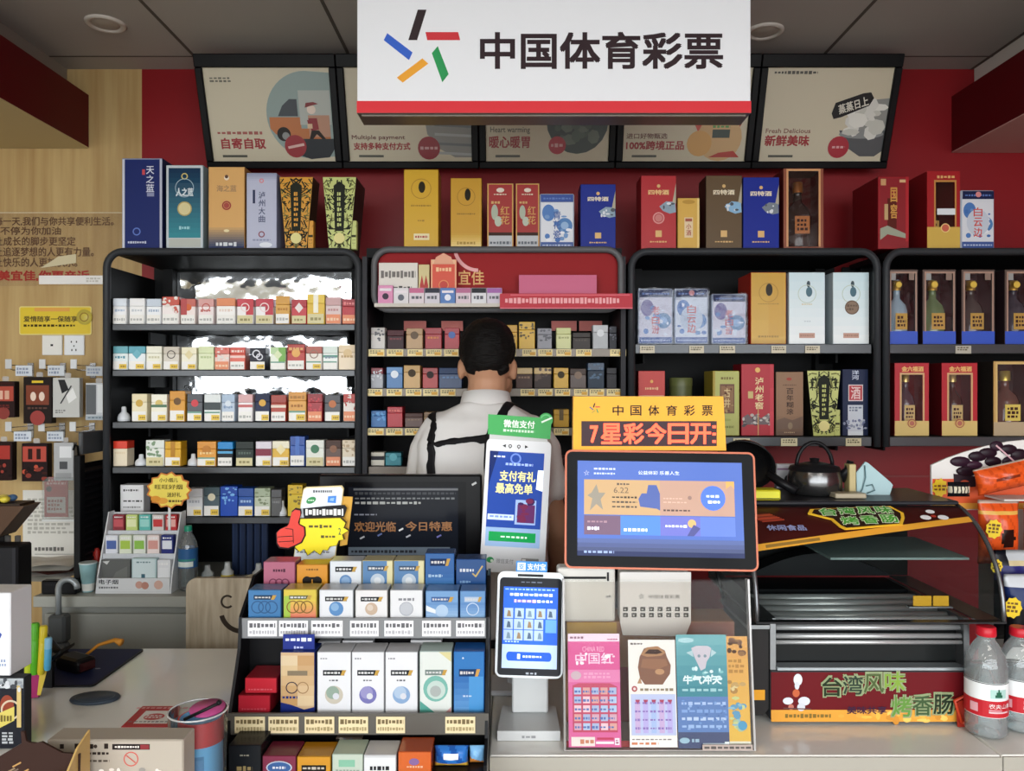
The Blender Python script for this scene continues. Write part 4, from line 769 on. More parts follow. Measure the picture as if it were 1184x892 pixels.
hung('razor_pack', 'black and orange blister pack with yellow tag, upper hook row', 'blister pack', 27, 60, 436, 490, 2.9, .03, '14100f', '221a18', [('r', .1, .4, .9, .82, '7c3a24'), ('d', .35, .58, .1, 'e8d0c0', .16), ('d', .65, .58, .1, 'e8d0c0', .16), ('r', .3, .87, .7, .92, 'e0c030'), ('d', .5, .12, .26, '9a3c38'), ('s', .15, .3, .85, .36, '5a3a30', 1, 5)])
hung('charger_pack', 'grey and white pack with black diagonal print, upper hook row', 'blister pack', 61, 92, 437, 483, 2.9, .025, 'b0b0ac', 'c4c4c0', [('p', [(.2, .95), (.45, .95), (.6, .7), (.35, .6)], '2a2a2c'), ('p', [(.5, .55), (.75, .75), (.9, .5), (.6, .35)], 'e8e8e6'), ('l', .3, .35, .7, .8, .05, '3a3a3c'), ('s', .1, .1, .5, .2, '7a7a78', 2, 4)])
hung('cable_box', 'silver and white box beside the mirrored rack post, upper row', 'box', 99, 126, 443, 486, 2.9, .03, 'b8bcc0', 'c8ccd0', [('r', .02, .15, .45, .95, '5c6064'), ('r', .5, .2, .95, .95, 'dfe2e4'), ('r', 0, 0, 1, .12, 'a8b4bc'), ('s', .1, .04, .9, .09, '60707c', 1, 6)], hole=True)
hung('razor_pack', 'black and red blister pack cut by the photo edge, lower hook row', 'blister pack', -10, 14, 511, 556, 2.9, .03, '1c1214', '281818', [('r', 0, .55, .9, .9, 'a8342c'), ('b', .05, .05, .95, .5, ('5a2420', 'a03c30', '1a1010'), 10, .1)])
hung('razor_pack', 'black and red blister pack with two portraits, lower hook row', 'blister pack', 25, 55, 513, 557, 2.9, .03, '181012', '241618', [('r', .05, .52, .95, .92, 'b84a3c'), ('r', .25, .58, .42, .86, '301a18'), ('r', .58, .58, .74, .86, '301a18'), ('b', .05, .05, .95, .5, ('8a3428', 'c05038', '1a1010', '401c18'), 14, .09)])
hung('cable_box', 'tilted silver pack with white window, lower hook row', 'box', 62, 85, 512, 556, 2.9, .025, '8a8c8e', 'b4b6b8', [('r', .3, .6, .9, .9, 'e2e4e6'), ('r', .3, .3, .7, .5, '4a4c50'), ('r', .1, .05, .9, .2, '9a9c9e')])
# white notice sheet, clear pouch, tray and clutter at the left
on_wall('wall_notice', 'white notice sheet with faint printed lines on the wood wall', 'notice', 27, 96, 567, 652, 'dedcd4', [('s', .08, .4, .95, .9, 'b4b2a8', 9, 9), ('s', .2, .16, .7, .24, '6a6864', 1, 9), ('l', .2, .13, .95, .13, .01, '8a8880')], .003)
t = thing('document_pouch', 'clear pouch holding a red printed leaflet, hanging over the notice', 'pouch', (wx(68, 2.9), 2.9, wz(602, 2.9))); w = 38 * 2.9 / F; h = 50 * 2.9 / F
q = MB(); q.bx(-w / 2 + .005, w / 2 - .03, .004, .008, .012, h, 'b43a38'); art(q, [('r', .1, .1, .9, .5, 'cfc4bc'), ('s', .15, .15, .8, .45, 'a04a44', 3, 5), ('d', .2, .7, .12, '2c2224'), ('s', .1, .8, .9, .95, 'e0b0a8', 2, 5)], -w / 2 + .005, w - .035, .012, h - .012, .004); q.build('leaflet', t)
q = MB(); q.bx(-w / 2, w / 2, -.001, .0, 0, h, film('eef0f0', .06, .08, .1, .004)); q.bx(-w / 2, w / 2, -.003, .012, -.004, .004, mat('d8dad8', .3)); q.build('clear_sleeve', t)
q = MB(); q.tube([(0, .01, h - .01), (0, .08, h + .02), (0, BACK - 2.9 - .001, h + .02)], .003, 'b8babd'); q.build('hook_arm', t)

# black louvred side panel on the back counter
xL, xR, dN, dFar = wx(85, 2.56), wx(85, 2.56) + .02, 2.56, 3.03
t = thing('slatted_panel', 'tall black slatted rack side standing on the grey cabinet', 'rack panel', (xL, dN, Zb)); zt = wz(527, dN) - Zb
q = MB(); q.bx(0, .022, 0, .03, 0, zt, mat('101012', .4), .002); q.build('front_post', t)
q = MB(); q.bx(0, .022, .40, .43, 0, zt - .02, mat('101012', .4), .002); q.build('rear_post', t)
q = MB(); q.bx(.001, .006, .03, .40, .0, zt - .03, mat('0c0c0e', .5))
for k in range(17): z = .02 + k * (zt - .06) / 17; q.pr([(.006, z), (.02, z), (.02, z + .006), (.006, z + .016)], .031, .399, mat('1a1a1d', .35))
q.build('slats', t)
q = MB(); q.bx(.003, .018, .02, .40, zt + .001, zt + .075, mat('4c4e50', .4), .003); q.build('header_plate', t)
q = MB(); q.tube([(.011, .01, zt), (.011, .005, zt + .03), (.011, -.012, zt + .035), (.011, -.02, zt + .02)], .004, mat('101012', .4)); q.build('top_hook', t)
carton('equipment_box', 'black flat box on the grey cabinet before the slatted panel', 'box', 47, 88, 672, Zb, 2.52, .03, '0e0e10', '141416', [('s', .1, .7, .4, .8, '2a2a2c', 1, 4)], bev=.004)
# papers piled
def sheet(name, label, x0, x1, y0, y1, z, col, ops, rotz=0, th=.002, cat='paper', grp=None, wav=.0):
    cx, cy = (x0 + x1) / 2, (y0 + y1) / 2; w, h = x1 - x0, y1 - y0
    q = MB(); q.xf = Matrix.Rotation(-PI / 2, 4, 'X'); q.bx(-w / 2, w / 2, 0, th, -h / 2, h / 2, as_mat(col, .5)) if not wav else None
    art(q, ops, -w / 2, w, -h / 2, h, 0)
    return q.build(name, None, (cx, cy, z + th), (0, 0, rotz), label, cat, grp)
t = thing('paper_stack', 'rumpled pile of printed papers on the left cabinet end', 'paper', (wx(58, 2.75), 2.75, Zb))
q = MB(); rr = random.Random(3)
for k, c in enumerate(('cfcdc4', 'd9d7d0', '6a3a34', 'c4c2ba', 'dad8d2')):
    q = MB(); n = 8; A = rr.uniform(-.4, .4); vs = []; fs = []
    for i in range(n + 1):
        for j in range(n + 1):
            u, v = (i / n - .5) * .2, (j / n - .5) * .16; x, y = u * math.cos(A) - v * math.sin(A), u * math.sin(A) + v * math.cos(A)
            vs.append((x, y, .004 + k * .012 + .01 * abs(math.sin(u * 22 + k)) * abs(math.cos(v * 18 + k))))
    for i in range(n):
        for j in range(n): a = i * (n + 1) + j; fs.append((a, a + n + 1, a + n + 2, a + 1))
    q.add(vs, fs, c, True); q.build('sheet', t)
# brown tray with sweets on a metal stand at the photo edge
d = 1.95; t = thing('display_tray', 'dark brown tray of small sweets on a stand at the left photo edge', 'tray', (wx(-6, d), d, CT + .001)); tz = wz(622, d) - CT
q = MB(); q.pr([(-.22, 0), (.008, 0), (.074, .078), (-.22, .078)], -.0, .07, mat('4a3526', .4)); q.v = [(x, y, z + tz) for x, y, z in q.v]; q.build('tray_body', t)
q = MB(); q.bx(-.2, .06, .004, .066, tz + .0785, tz + .083, '2c2018'); q.build('rim', t)
q = MB(); q.bx(-.06, .0, .01, .06, 0, tz - .001, mat('3a3a3c', .35), .004); q.build('stand_post', t)
for x in (.02, .045):
    q = MB(); q.tube([(x, .02, 0), (x, .02, tz)], .007, mat('8a8a8a', .3, .8)); q.build('rod', t)
for i, c in enumerate(('3a5c84', 'd9c84a', 'c8b840', '54788c', 'e0d070', '4a6a90')):
    MB().sph((0, 0, .009), (.014, .012, .009), mat(c, .3)).build('wrapped_sweet', None, (wx(-6, d) - .05 + .022 * (i % 3) + .02, d + .018 + .028 * (i // 3), CT + .001 + tz + .0835), (0, 0, i), 'small ' + ('blue', 'yellow', 'yellow', 'teal', 'pale yellow', 'blue')[i] + ' wrapped sweet in the dark brown tray, ' + ORD[i] + ' of the little heap', 'sweet', 'sweets in the brown tray')
carton('speaker_box', 'black upright box at the left photo edge under the brown tray', 'box', -24, 20, 632, Zc, 1.895, .06, '121214', '17171a', [('r', .9, 0, 1, 1, '242428')], bev=.004)

# gooseneck and things on the grey cabinet
d = 2.44; t = thing('gooseneck_holder', 'grey bent tube holder in front of the grey cabinet', 'holder', (wx(65, d), d, 0)); gm = mat('9aa0a2', .35, .3); zz = wz(745, d)
q = MB(); q.bx(-.03, .03, 0, .03, 0, zz, mat('55585a', .5), .006); q.build('clamp_leg', t)
q = MB(); q.bx(-.026, .03, -.008, .035, zz + .001, zz + .09, mat('4a4d4e', .45), .008); q.build('clamp', t)
P = [(0, .012, zz + .09)] + [(0, .012, zz + .15)] + [(.03 - .03 * math.cos(a), .012, zz + .17 + .03 * math.sin(a)) for a in [k * PI / 8 for k in range(9)]]
q = MB(); q.tube(P, .009, gm, 10); q.build('bent_tube', t)
d = 2.56; t = thing('paper_cup', 'pale blue paper cup on the grey cabinet beside the slatted panel', 'cup', (wx(102, d), d, Zb)); h = wz(651, d) - Zb
q = MB(); q.lathe([(.017, 0), (.027, h)], mat('8cb4b8', .4), 24); q.build('cup_wall', t); q = MB(); q.lathe([(.027, h - .002), (.0285, h), (.027, h + .002)], 'c8d4d4', 24); q.lathe([(.0, h * .8), (.025, h * .8)], 'c4cccc', 20, caps=False); q.build('rim', t)
q = MB(); q.lathe([(.0178, .004), (.0205, h * .3)], 'dfe0da', 24, caps=False); q.build('white_base', t)
d = 2.66; t = thing('squeeze_bottle', 'small white bottle with red cap behind the pale blue cup', 'bottle', (wx(112, d), d, Zb)); h = wz(634, d) - Zb
q = MB(); q.lathe([(.018, 0), (.02, .01), (.02, h * .5), (.012, h * .62)], mat('d8d6d0', .35), 18); q.build('body', t); q = MB(); q.lathe([(.013, h * .62), (.012, h * .9), (.006, h)], mat('b83028', .35), 18); q.build('cap', t)
def drink(name, label, px, py0, zb_, d, w, cap, lab, liquid='e4eef0', labz=(.35, .62), cat='bottle', group=None, lops=None, capr=.36):
    h = wz(py0, d) - zb_; r = w * d / F / 2
    t = thing(name, label, cat, (wx(px, d), d, zb_), (0, 0, 0), group)
    pr_ = [(r * .55, 0), (r * .86, .003), (r * .97, h * .03), (r, h * .06), (r * .96, h * .1), (r, h * .14), (r * .97, h * .18), (r, h * .22), (r, h * .62), (r * .99, h * .66), (r * .88, h * .74), (r * .62, h * .83), (r * .42, h * .88), (r * .40, h * .9), (r * .46, h * .905), (r * .46, h * .912), (r * .40, h * .917)]
    q = MB(); q.lathe(pr_, film('f4f8f8', .07, .03, .16 if group else .10), 28, caps=False); q.build('clear_body', t)  # white cloud mixed in as painted brightness; the plastic itself is clear
    q = MB(); q.lathe([(x * .96, max(z, .002)) for x, z in pr_ if z <= h * .64] + [(0, h * .64)], film(liquid, .03, .02, .08 if group else 0), 24); q.build('water', t)
    q = MB(); q.lathe([(r * capr * 1.12, h * .915), (r * capr * 1.16, h * .92), (r * capr * 1.12, h * .992), (r * capr, h)], mat(cap, .35), 28); q.build('cap', t)
    q = MB(); q.lathe([(r * 1.012, h * labz[0]), (r * 1.012, h * labz[1])], as_mat(lab, .3), 28, caps=False)
    if lops: lops(q, r * 1.012, h)
    q.build('label', t)
    return t
def wrap(q, r, u0, u1, z0, z1, c, lift=.0004, n=8):
    """patch wrapped on a round label; u in radians from the front"""
    v = []
    for i in range(n + 1):
        a = -PI / 2 + u0 + (u1 - u0) * i / n
        for z in (z0, z1): v.append(((r + lift) * math.cos(a), (r + lift) * math.sin(a), z))
    q.add(v, [(2 * i, 2 * i + 2, 2 * i + 3, 2 * i + 1) for i in range(n)], c)
def wrap_text(q, s, r, u0, u1, z0, z1, c, bold=.02):
    k = MB(); k.tx(s, u0, u1, z0, z1, 0, c, bold); q.add([(r * math.cos(x - PI / 2), r * math.sin(x - PI / 2), z) for x, y, z in k.v], k.f, c)
def green_lab(q, r, h): wrap(q, r, -.9, .9, h * .38, h * .46, 'd8e0d8'); wrap(q, r, -1.2, 1.2, h * .47, h * .5, '3a8a7a')
drink('drink_bottle', 'clear bottle with green cap and blue label beside the white tiered display', 217.5, 608, Zb, 2.58, 21.5, '1f8a6c', '2c5a8c', labz=(.36, .66), lops=green_lab)

# white tiered countertop display
d = 2.53; t = thing('tiered_display', 'white tiered plastic display for vapes on the grey cabinet', 'display stand', (wx(156, d), d, Zb)); S_ = d / F; wm = mat('dcdee0', .3)
x0, x1 = -45 * S_, 41 * S_; H_ = wz(597, d) - Zb
for X in (x0, x1):
    q = MB(); q.pr([(-.0, 0), (.115, 0), (.115, H_), (.08, H_), (.01, .055)], X - .002, X + .002, wm); q.v = [(y, x, z) for x, y, z in q.v]; q.f = [tuple(reversed(f)) for f in q.f]; q.build('side_panel', t)
q = MB(); q.bx(x0 + .0025, x1 - .0025, 0, .115, 0, .006, wm); q.build('base', t)
q = MB(); q.bx(x0 + .0025, x1 - .0025, .0, .005, .0065, .05, wm); art(q, [('t', '电子烟', .04, .55, .3, .9, '3a3c40', .02), ('s', .04, .2, .3, .4, '6a6c70', 1, 8), ('d', .58, .5, .05, 'd0a090'), ('d', .66, .45, .05, 'c08878'), ('d', .84, .5, .06, 'd8b0a0')], x0, x1 - x0, .0065, .044, 0); q.build('front_lip', t)
q = MB(); q.bx(x0 + .0025, x1 - .0025, .11, .115, .0065, H_ - .005, wm); q.build('back_panel', t)
for z, y in ((H_ * .42, .04), (H_ * .70, .072)):
    q = MB(); q.bx(x0 + .0025, x1 - .0025, y, .109, z, z + .005, wm); q.bx(x0 + .0025, x1 - .0025, y - .003, y - .0002, z - .004, z + .016, mat('c9cdd2', .2)); q.build('step', t)
wxs = wx(156, d)
def mini(label, a, b, hh, y, z, c, c2, cat='vape box', grp='small boxes in the white tiered display', ops=None):
    o = MB().bx(a, b, 0, .021, 0, hh, as_mat(c, .35), .001).build('vape_box', None, (wxs, d + y, z), (0, 0, 0), label, cat, grp)
    q = MB(); art(q, ops or [('r', .1, .35, .9, .75, c2), ('s', .15, .82, .85, .92, 'f0f0f0', 1, 4)], a, b - a, 0, hh, -.0003); q.build('printed_front', o); return o
tops = [('8a2430', 'c05058', 'dark red'), ('c4d47c', 'e4eab8', 'lime'), ('5cb8b0', '9ad8d0', 'teal'), ('d8d0cc', 'c83838', 'white and red'), ('c03034', 'e8b0a8', 'bright red')]
for i, (c, c2, nm) in enumerate(tops): mini(f'{nm} vape box on the top step of the white tiered display', x0 + .016 + i * .044, x0 + .054 + i * .044, .062, .075, Zb + H_ * .70 + .0055, c, c2)
mids = [('dfe2ea', '4a64a8', 'white and blue'), ('dfe6d0', 'a8c84a', 'white and lime green'), ('e2e6dc', '8cc04c', 'white and leaf green'), ('ecdcd8', 'd89a90', 'white and pink'), ('2c3478', 'dfe2ea', 'navy')]
for i, (c, c2, nm) in enumerate(mids): mini(f'{nm} vape box on the middle step of the white tiered display', x0 + .008 + i * .046, x0 + .048 + i * .046, .07, .043, Zb + H_ * .42 + .0055, c, c2)
mini('grey smoky pouch in the bottom bay of the white tiered display', x0 + .01, x0 + .105, .1, .013, Zb + .0065, '5a5c5a', '6e706c', 'pouch', ops=[('p', [(.05, .95), (.3, .98), (.2, .85)], 'c8cac8'), ('p', [(.3, .2), (.9, .3), (.9, .8), (.5, .6)], '6a6c68')])
mini('pale teal box with dark slot in the bottom bay of the display', x0 + .11, x0 + .19, .105, .012, Zb + .0065, 'bcd4d6', 'd2e4e6', 'box', ops=[('r', .05, .03, .95, .97, 'd2e2e4'), ('s', .2, .85, .8, .92, '6a8a90', 1, 5), ('r', .4, .1, .55, .52, '3a6474')])
mini('plain white box at right of the bottom display bay', x0 + .193, x1 - .006, .1, .013, Zb + .0065, 'dfe1e4', 'e8eaec', 'box')
def burst(n, r0, r1, sx=1, sz=1): return [((r1 if k % 2 else r0) * math.cos(2 * PI * k / (2 * n)) * sx, (r1 if k % 2 else r0) * math.sin(2 * PI * k / (2 * n)) * sz) for k in range(2 * n)]
dd = 2.5; t = thing('starburst_sign', 'yellow starburst price sign with handwritten characters on the white tiered display', 'sign', (wx(192.5, dd), d + .0, Zb)); zc = wz(568, dd) - Zb; yo = -.013
q = MB(); q.pr([(x, z + zc) for x, z in burst(13, .074, .064, 1, .82)], yo, yo + .003, 'c8762c'); q.pr([(x, z + zc) for x, z in burst(13, .068, .058, 1, .82)], yo - .001, yo - .0002, mat('e8d25a', .35)); q.build('burst_card', t)
q = MB()
for s_, a, b, c, e in (('小小烟儿', -.03, .03, .026, .04), ('旺旺好烟', -.045, .045, .003, .019), ('送好礼', -.005, .04, -.022, -.007)): q.tx(s_, a, b, zc + c, zc + e, yo - .0016, '4a3a14', .012)
q.dc(-.042, zc - .028, .016, yo - .0015, 'd8902c', .01); q.dc(-.02, zc - .034, .018, yo - .0014, 'e0a03c', .01); q.sc(.0, .045, zc - .04, zc - .03, yo - .0016, '6a5218', 1, 5); q.build('lettering', t)
q = MB(); q.bx(-.004, .004, yo + .0035, yo + .006, zc - .13, zc, 'd8d8d8'); q.build('support_stem', t)
# clutter behind
for i, px in enumerate((240, 263, 299)):
    dq = 2.72; h = (.05, .06, .055)[i]; o = MB().lathe([(.02, 0), (.021, h * .45), (.011, h * .62), (.009, h)], mat('cfd2d0', .4), 16).build('plastic_bottle', None, (wx(px, dq), dq, Zb), (0, 0, 0), ('small white bottle at left of the tangled cord, under the fifth shelf', 'small white bottle with yellow label, middle of the three under the fifth shelf', 'small white bottle before the navy folders, right of the tangled cord')[i], 'bottle', 'white bottles under the fifth shelf')
    MB().lathe([(.0214, h * .1), (.0214, h * .3)], ('b0b4b0', 'd8c040', 'bcc0c0')[i], 16, caps=False).build('label_band', o)
rr = random.Random(5); P = []
for k in range(46): a = k * .62; P.append((.075 * math.cos(a * .41) * (.6 + .4 * math.sin(a * 1.7)), .03 * math.sin(a * .9), .014 + .011 * (1 + math.sin(a * 1.3)) ))
MB().tube(P, .0032, mat('b9ad90', .5), 7).build('tangled_cord', None, (wx(278, 2.64), 2.615, Zb - .0), (0, 0, 0), 'tangled beige cord lying on the grey cabinet behind the wooden chair', 'cord')
for i in range(5):
    x = 268 + i * 8.5; o = carton('file_folder', f'navy file folder, {ORD[i]} from left in the row under the fifth shelf', 'folder', x, x + 8, 604 + (i % 2), Zb, 2.78, .2, '1c2740', '22304e', [('r', .05, 0, .2, 1, '2c3c5e'), ('r', .85, 0, 1, 1, '141c30')], 'navy folders under the fifth shelf', bev=.002)
# wooden smiling chair
d = 2.26; t = thing('wooden_chair', 'pale wooden chair with a smiling face cut in its backrest', 'chair', (wx(262, d), d, 0)); wd = mat('a89a84', .5, noise=.22, scale=(10, 10, 60), col2='7c6e5a'); wd2 = mat('b0a28c', .5, noise=.25, scale=(60, 10, 7), col2='8c7e68')
z1_ = wz(669, d); z0_ = .56; w = .245
q = MB(); q.pr(rrect(-.118, w - .118, z0_, z1_, .03), 0, .018, wd2)
cx = 0.0; q.ring(wx(263, d) - wx(262, d), wz(696, d), .020, .006, -.0006, '2c2218', 18, PI * .25, PI * 1.75); q.ring(.1, wz(696, d), .020, .006, -.0006, '2c2218', 18, PI * .25, PI * 1.75)
q.ring(.045, wz(706, d), .068, .014, -.0006, '2c2218', 24, PI * 1.08, PI * 1.92); q.build('backrest', t)
q = MB(); q.bx(-.11, .12, -.0 + .02, .225, .44, .46, wd, .006); q.build('seat', t)
for X in (-.1, .09):
    q = MB(); q.bx(X, X + .03, .0195, .045, 0, .439, wd, .003); q.build('leg', t); q = MB(); q.bx(X, X + .03, .19, .22, 0, .439, wd, .003); q.build('leg', t)
    q = MB(); q.bx(X, X + .025, .0185, .036, .4605, z0_ + .12, wd, .002); q.build('back_post', t)
# ================================================================== the clerk, seen from behind
def blend(name, mats, shapes, parent=None, vox=.008, smooth=2, disp=None, **kw):
    """one continuous skin over overlapping limbs"""
    q = MB()
    for f in shapes: f(q)
    o = q.build(name, parent, **kw)
    m = o.modifiers.new('skin', 'REMESH'); m.mode = 'VOXEL'; m.voxel_size = vox; m.use_smooth_shade = True
    if smooth: k = o.modifiers.new('soften', 'SMOOTH'); k.iterations = smooth * 3; k.factor = .5
    if disp:
        tex = bpy.data.textures.new('folds', 'CLOUDS'); tex.noise_scale = disp[1]
        k = o.modifiers.new('folds', 'DISPLACE'); k.texture = tex; k.strength = disp[0]; k.mid_level = .5
    return o
def cap(pts, rad, m, n=14):
    """rounded limb through points"""
    def f(q):
        q.tube(pts, rad, m, n)
        for p, r in zip(pts, rad): q.sph(p, r * .995, m, n, 9)
    return f
def loft(secs, m, n=26, sq=.82):
    """torso: elliptical sections (x, y, z, half width, half depth)"""
    def f(q):
        v = []; fs = []
        for cx, cy, z, a, b in secs:
            for k in range(n):
                t = 2 * PI * k / n; c, s_ = math.cos(t), math.sin(t); e = sq
                v.append((cx + a * math.copysign(abs(c) ** e, c), cy + b * math.copysign(abs(s_) ** e, s_), z))
        for i in range(len(secs) - 1):
            for k in range(n): fs.append((i * n + k, i * n + (k + 1) % n, (i + 1) * n + (k + 1) % n, (i + 1) * n + k))
        q.add(v, fs, m); q.add(v[:n], [tuple(range(n - 1, -1, -1))], m); q.add(v[-n:], [tuple(range(n))], m)
    return f
PD = 2.28
person = thing('person', 'shop clerk in white shirt and black crossed apron straps facing the shelves', 'person', (wx(560, PD), PD, 0))
skin = mat('b98a6c', .5)
# frame: x to the right, y away from the customer, z up. Head turned a little to the right and bowed
hx, hy, hz = .008, .05, 1.712
shL, shR = (-.14, .0, 1.47), (.15, .015, 1.46)
elL, elR = (-.195, .02, 1.21), (.212, .02, 1.20)
haL, haR = (-.13, .145, 1.07), (.225, .13, 1.04)
def finger_set(w, dr, sd, up, s=1):
    """palm, four unequal curled fingers and a thumb at the wrist point w pointing along dr"""
    w, dr, sd, up = Vector(w), Vector(dr).normalized(), Vector(sd).normalized(), Vector(up).normalized(); F_ = []
    F_.append(cap([w, w + dr * .045, w + dr * .085], [.026, .031, .027], skin, 10))
    for i, L in enumerate((.068, .078, .073, .058)):
        b = w + dr * .085 + sd * (-.028 + .019 * i); p1 = b + dr * L * .5 - up * .006; p2 = p1 + dr * L * .25 - up * .02; p3 = p2 + dr * L * .1 - up * .022
        F_.append(cap([b - dr * .02, b, p1, p2, p3], [.010, .0098, .009, .0085, .007], skin, 8))
    b = w + dr * .03 - sd * .026; F_.append(cap([b, b - sd * .022 + dr * .02, b - sd * .03 + dr * .045, b - sd * .026 + dr * .065], [.013, .0115, .010, .008], skin, 8))
    return F_
S_ = [loft([(0, .0, .98, .155, .105), (0, 0, 1.14, .15, .10), (0, .0, 1.3, .16, .1), (0, .0, 1.44, .16, .09), (0, .01, 1.50, .11, .065), (0, .02, 1.54, .065, .055)], skin),
      cap([(0, .015, 1.50), (.002, .025, 1.57), (hx, hy - .016, 1.63), (hx, hy, 1.67)], [.06, .058, .058, .06], skin),
      lambda q: q.sph((hx, hy, hz), (.075, .094, .105), skin, 22, 14),
      cap([(hx + .02, hy + .05, 1.645), (hx + .04, hy + .085, 1.625)], [.056, .036], skin),
      lambda q: q.sph((hx + .058, hy + .105, 1.68), (.012, .016, .02), skin),
      lambda q: q.sph((hx - .079, hy + .0, 1.674), (.012, .022, .033), skin), lambda q: q.sph((hx + .078, hy + .006, 1.672), (.012, .022, .033), skin),
      cap([shL, elL], [.04, .04], skin), cap([elL, haL], [.039, .028], skin), cap([shR, elR], [.04, .041], skin), cap([elR, haR], [.041, .028], skin),
      cap([(-.085, .01, .98), (-.09, .0, .5), (-.09, .01, .1)], [.085, .058, .04], skin), cap([(.085, .01, .98), (.09, .0, .5), (.09, .01, .1)], [.085, .058, .04], skin)]
S_ += finger_set(haL, (.25, .9, -.2), (1, -.3, 0), (0, .2, 1)) + finger_set(haR, (.1, .9, -.3), (-1, .1, 0), (0, .3, 1))
blend('body', None, S_, person, .0065, 1)
# face features on the far side of the head
q = MB(); a = Vector((hx, hy, hz))
for sx in (-.005, .06): q.sph((hx + sx, hy + .093, 1.70), (.013, .008, .007), mat('f0ece8', .3), 10, 6); q.sph((hx + sx + .002, hy + .1, 1.70), (.005, .004, .005), mat('1c1410', .2), 8, 6)
q.build('eyes', person)
q = MB(); q.sph((hx + .048, hy + .112, 1.632), (.022, .008, .007), mat('9a5c50', .45), 12, 6); q.build('lips', person)
# cropped black hair
hair_m = mat('120f0e', .62, noise=.4, scale=(60, 60, 260), bump=.004)
hs = [lambda q: q.sph((hx - .001, hy - .004, hz + .022), (.0855, .105, .086), hair_m, 26, 16), lambda q: q.sph((hx - .002, hy - .040, hz + .0), (.074, .064, .062), hair_m, 22, 14), lambda q: q.sph((hx, hy + .0, hz + .045), (.08, .098, .07), hair_m, 22, 14),
      cap([(hx - .045, hy - .055, 1.678), (hx + .045, hy - .055, 1.678)], [.022, .022], hair_m), cap([(hx - .025, hy - .054, 1.664), (hx + .03, hy - .054, 1.664)], [.016, .016], hair_m)]
hs += [cap([(hx + sg * .072, hy + .03, 1.735), (hx + sg * .076, hy + .032, 1.70)], [.014, .006], hair_m) for sg in (-1, 1)]
def cutface(o):
    bpy_o = o; return o
hair = blend('hair', None, hs, person, .006, 1, (.006, .02))
# white shirt
cloth = mat('e3e1df', .75, bump=.0012, scale=(9, 9, 5))
ss = [loft([(.0, .0, .92, .19, .135), (.0, .0, 1.08, .185, .13), (-.003, .0, 1.24, .19, .128), (.0, .0, 1.36, .195, .122), (.002, .002, 1.46, .195, .112), (.003, .008, 1.525, .16, .092), (.004, .014, 1.556, .105, .075), (.004, .02, 1.575, .07, .066)], cloth, 36, .6),
      cap([(-.13, .004, 1.485), (-.165, .008, 1.435), (-.178, .012, 1.37), (-.184, .016, 1.335)], [.06, .058, .055, .055], cloth), cap([(.135, .01, 1.48), (.172, .014, 1.425), (.186, .018, 1.36), (.192, .02, 1.325)], [.061, .058, .055, .055], cloth)]
shirt = blend('shirt', None, ss, person, .008, 1, (.012, .08))
# open ring collar standing at the neck
q = MB(); n = 28; v = []; fs = []
for k in range(n):
    a = 2 * PI * k / n
    for r1, r2, z in ((.079, .074, 1.562 + .012 * math.sin(a)), (.069, .066, 1.604 - .010 * math.sin(a)), (.064, .061, 1.602 - .010 * math.sin(a)), (.069, .064, 1.562 + .012 * math.sin(a))): v.append((.004 + r1 * math.cos(a), .026 + r2 * math.sin(a), z))
for k in range(n):
    for j in range(3): fs.append((k * 4 + j, (k + 1) % n * 4 + j, (k + 1) % n * 4 + j + 1, k * 4 + j + 1))
q.add(v, fs, cloth, True); q.build('collar', person)
# black apron straps lying on the shirt
sb = mat('141316', .55); ox = wx(560, PD)
def pp(px, py, y): return (wx(px, PD) - ox, y, wz(py, PD))
def strap(name, pts, w):
    P = [Vector(p) for p in pts]; D = []
    for a_, b_ in zip(P, P[1:]):
        for k in range(6): D.append(a_.lerp(b_, k / 6))
    D.append(P[-1]); v = []; n = len(D)
    for i, p in enumerate(D):
        t = (D[min(i + 1, n - 1)] - D[max(i - 1, 0)]).normalized(); s_ = t.cross(Vector((0, -1, .25))).normalized()
        v += [p + s_ * w * (k / 4 - .5) for k in range(5)]
    q = MB(); q.add(v, [(i * 5 + k, i * 5 + k + 1, i * 5 + k + 6, i * 5 + k + 5) for i in range(n - 1) for k in range(4)], sb, True)
    o = q.build(name, person)
    m = o.modifiers.new('lie', 'SHRINKWRAP'); m.target = shirt; m.wrap_mode = 'ABOVE_SURFACE'; m.offset = .003
    m = o.modifiers.new('thick', 'SOLIDIFY'); m.thickness = .003; m.offset = 0
    return o
strap('apron_strap', [pp(496, 660, -.15), pp(496, 600, -.15), pp(495, 550, -.15), pp(494, 520, -.15), pp(494, 500, -.14), pp(495, 488, -.12), pp(497, 478, -.08), pp(499, 474, .0), pp(500, 478, .06)], .031)
strap('apron_strap', [pp(566, 640, -.15), pp(567, 560, -.15), pp(567, 520, -.15), pp(568, 500, -.14), pp(571, 488, -.13), pp(578, 476, -.11), pp(586, 467, -.07), pp(592, 462, -.02), pp(597, 463, .04)], .027)
strap('apron_cross_strap', [pp(490, 506, -.14), pp(510, 504, -.15), pp(530, 502, -.15), pp(550, 500, -.15), pp(570, 498, -.15)], .024)
tr = mat('23252c', .7)
blend('trousers', None, [loft([(0, .0, .86, .172, .122), (0, 0, .95, .17, .122), (0, 0, .99, .162, .115)], tr), cap([(-.088, .0, .86), (-.095, .0, .5), (-.095, .0, .09)], [.105, .078, .062], tr), cap([(.088, .0, .86), (.095, .0, .5), (.095, .0, .09)], [.105, .078, .062], tr)], person, .012, 1)
for sx in (-.095, .095):
    o = blend('shoe', None, [cap([(sx, -.03, .045), (sx, .06, .045), (sx, .15, .035)], [.045, .045, .033], mat('1c1c1e', .5)), lambda q, sx=sx: q.bx(sx - .045, sx + .045, -.075, .18, 0.0, .02, mat('1c1c1e', .5))], person, .008, 1)
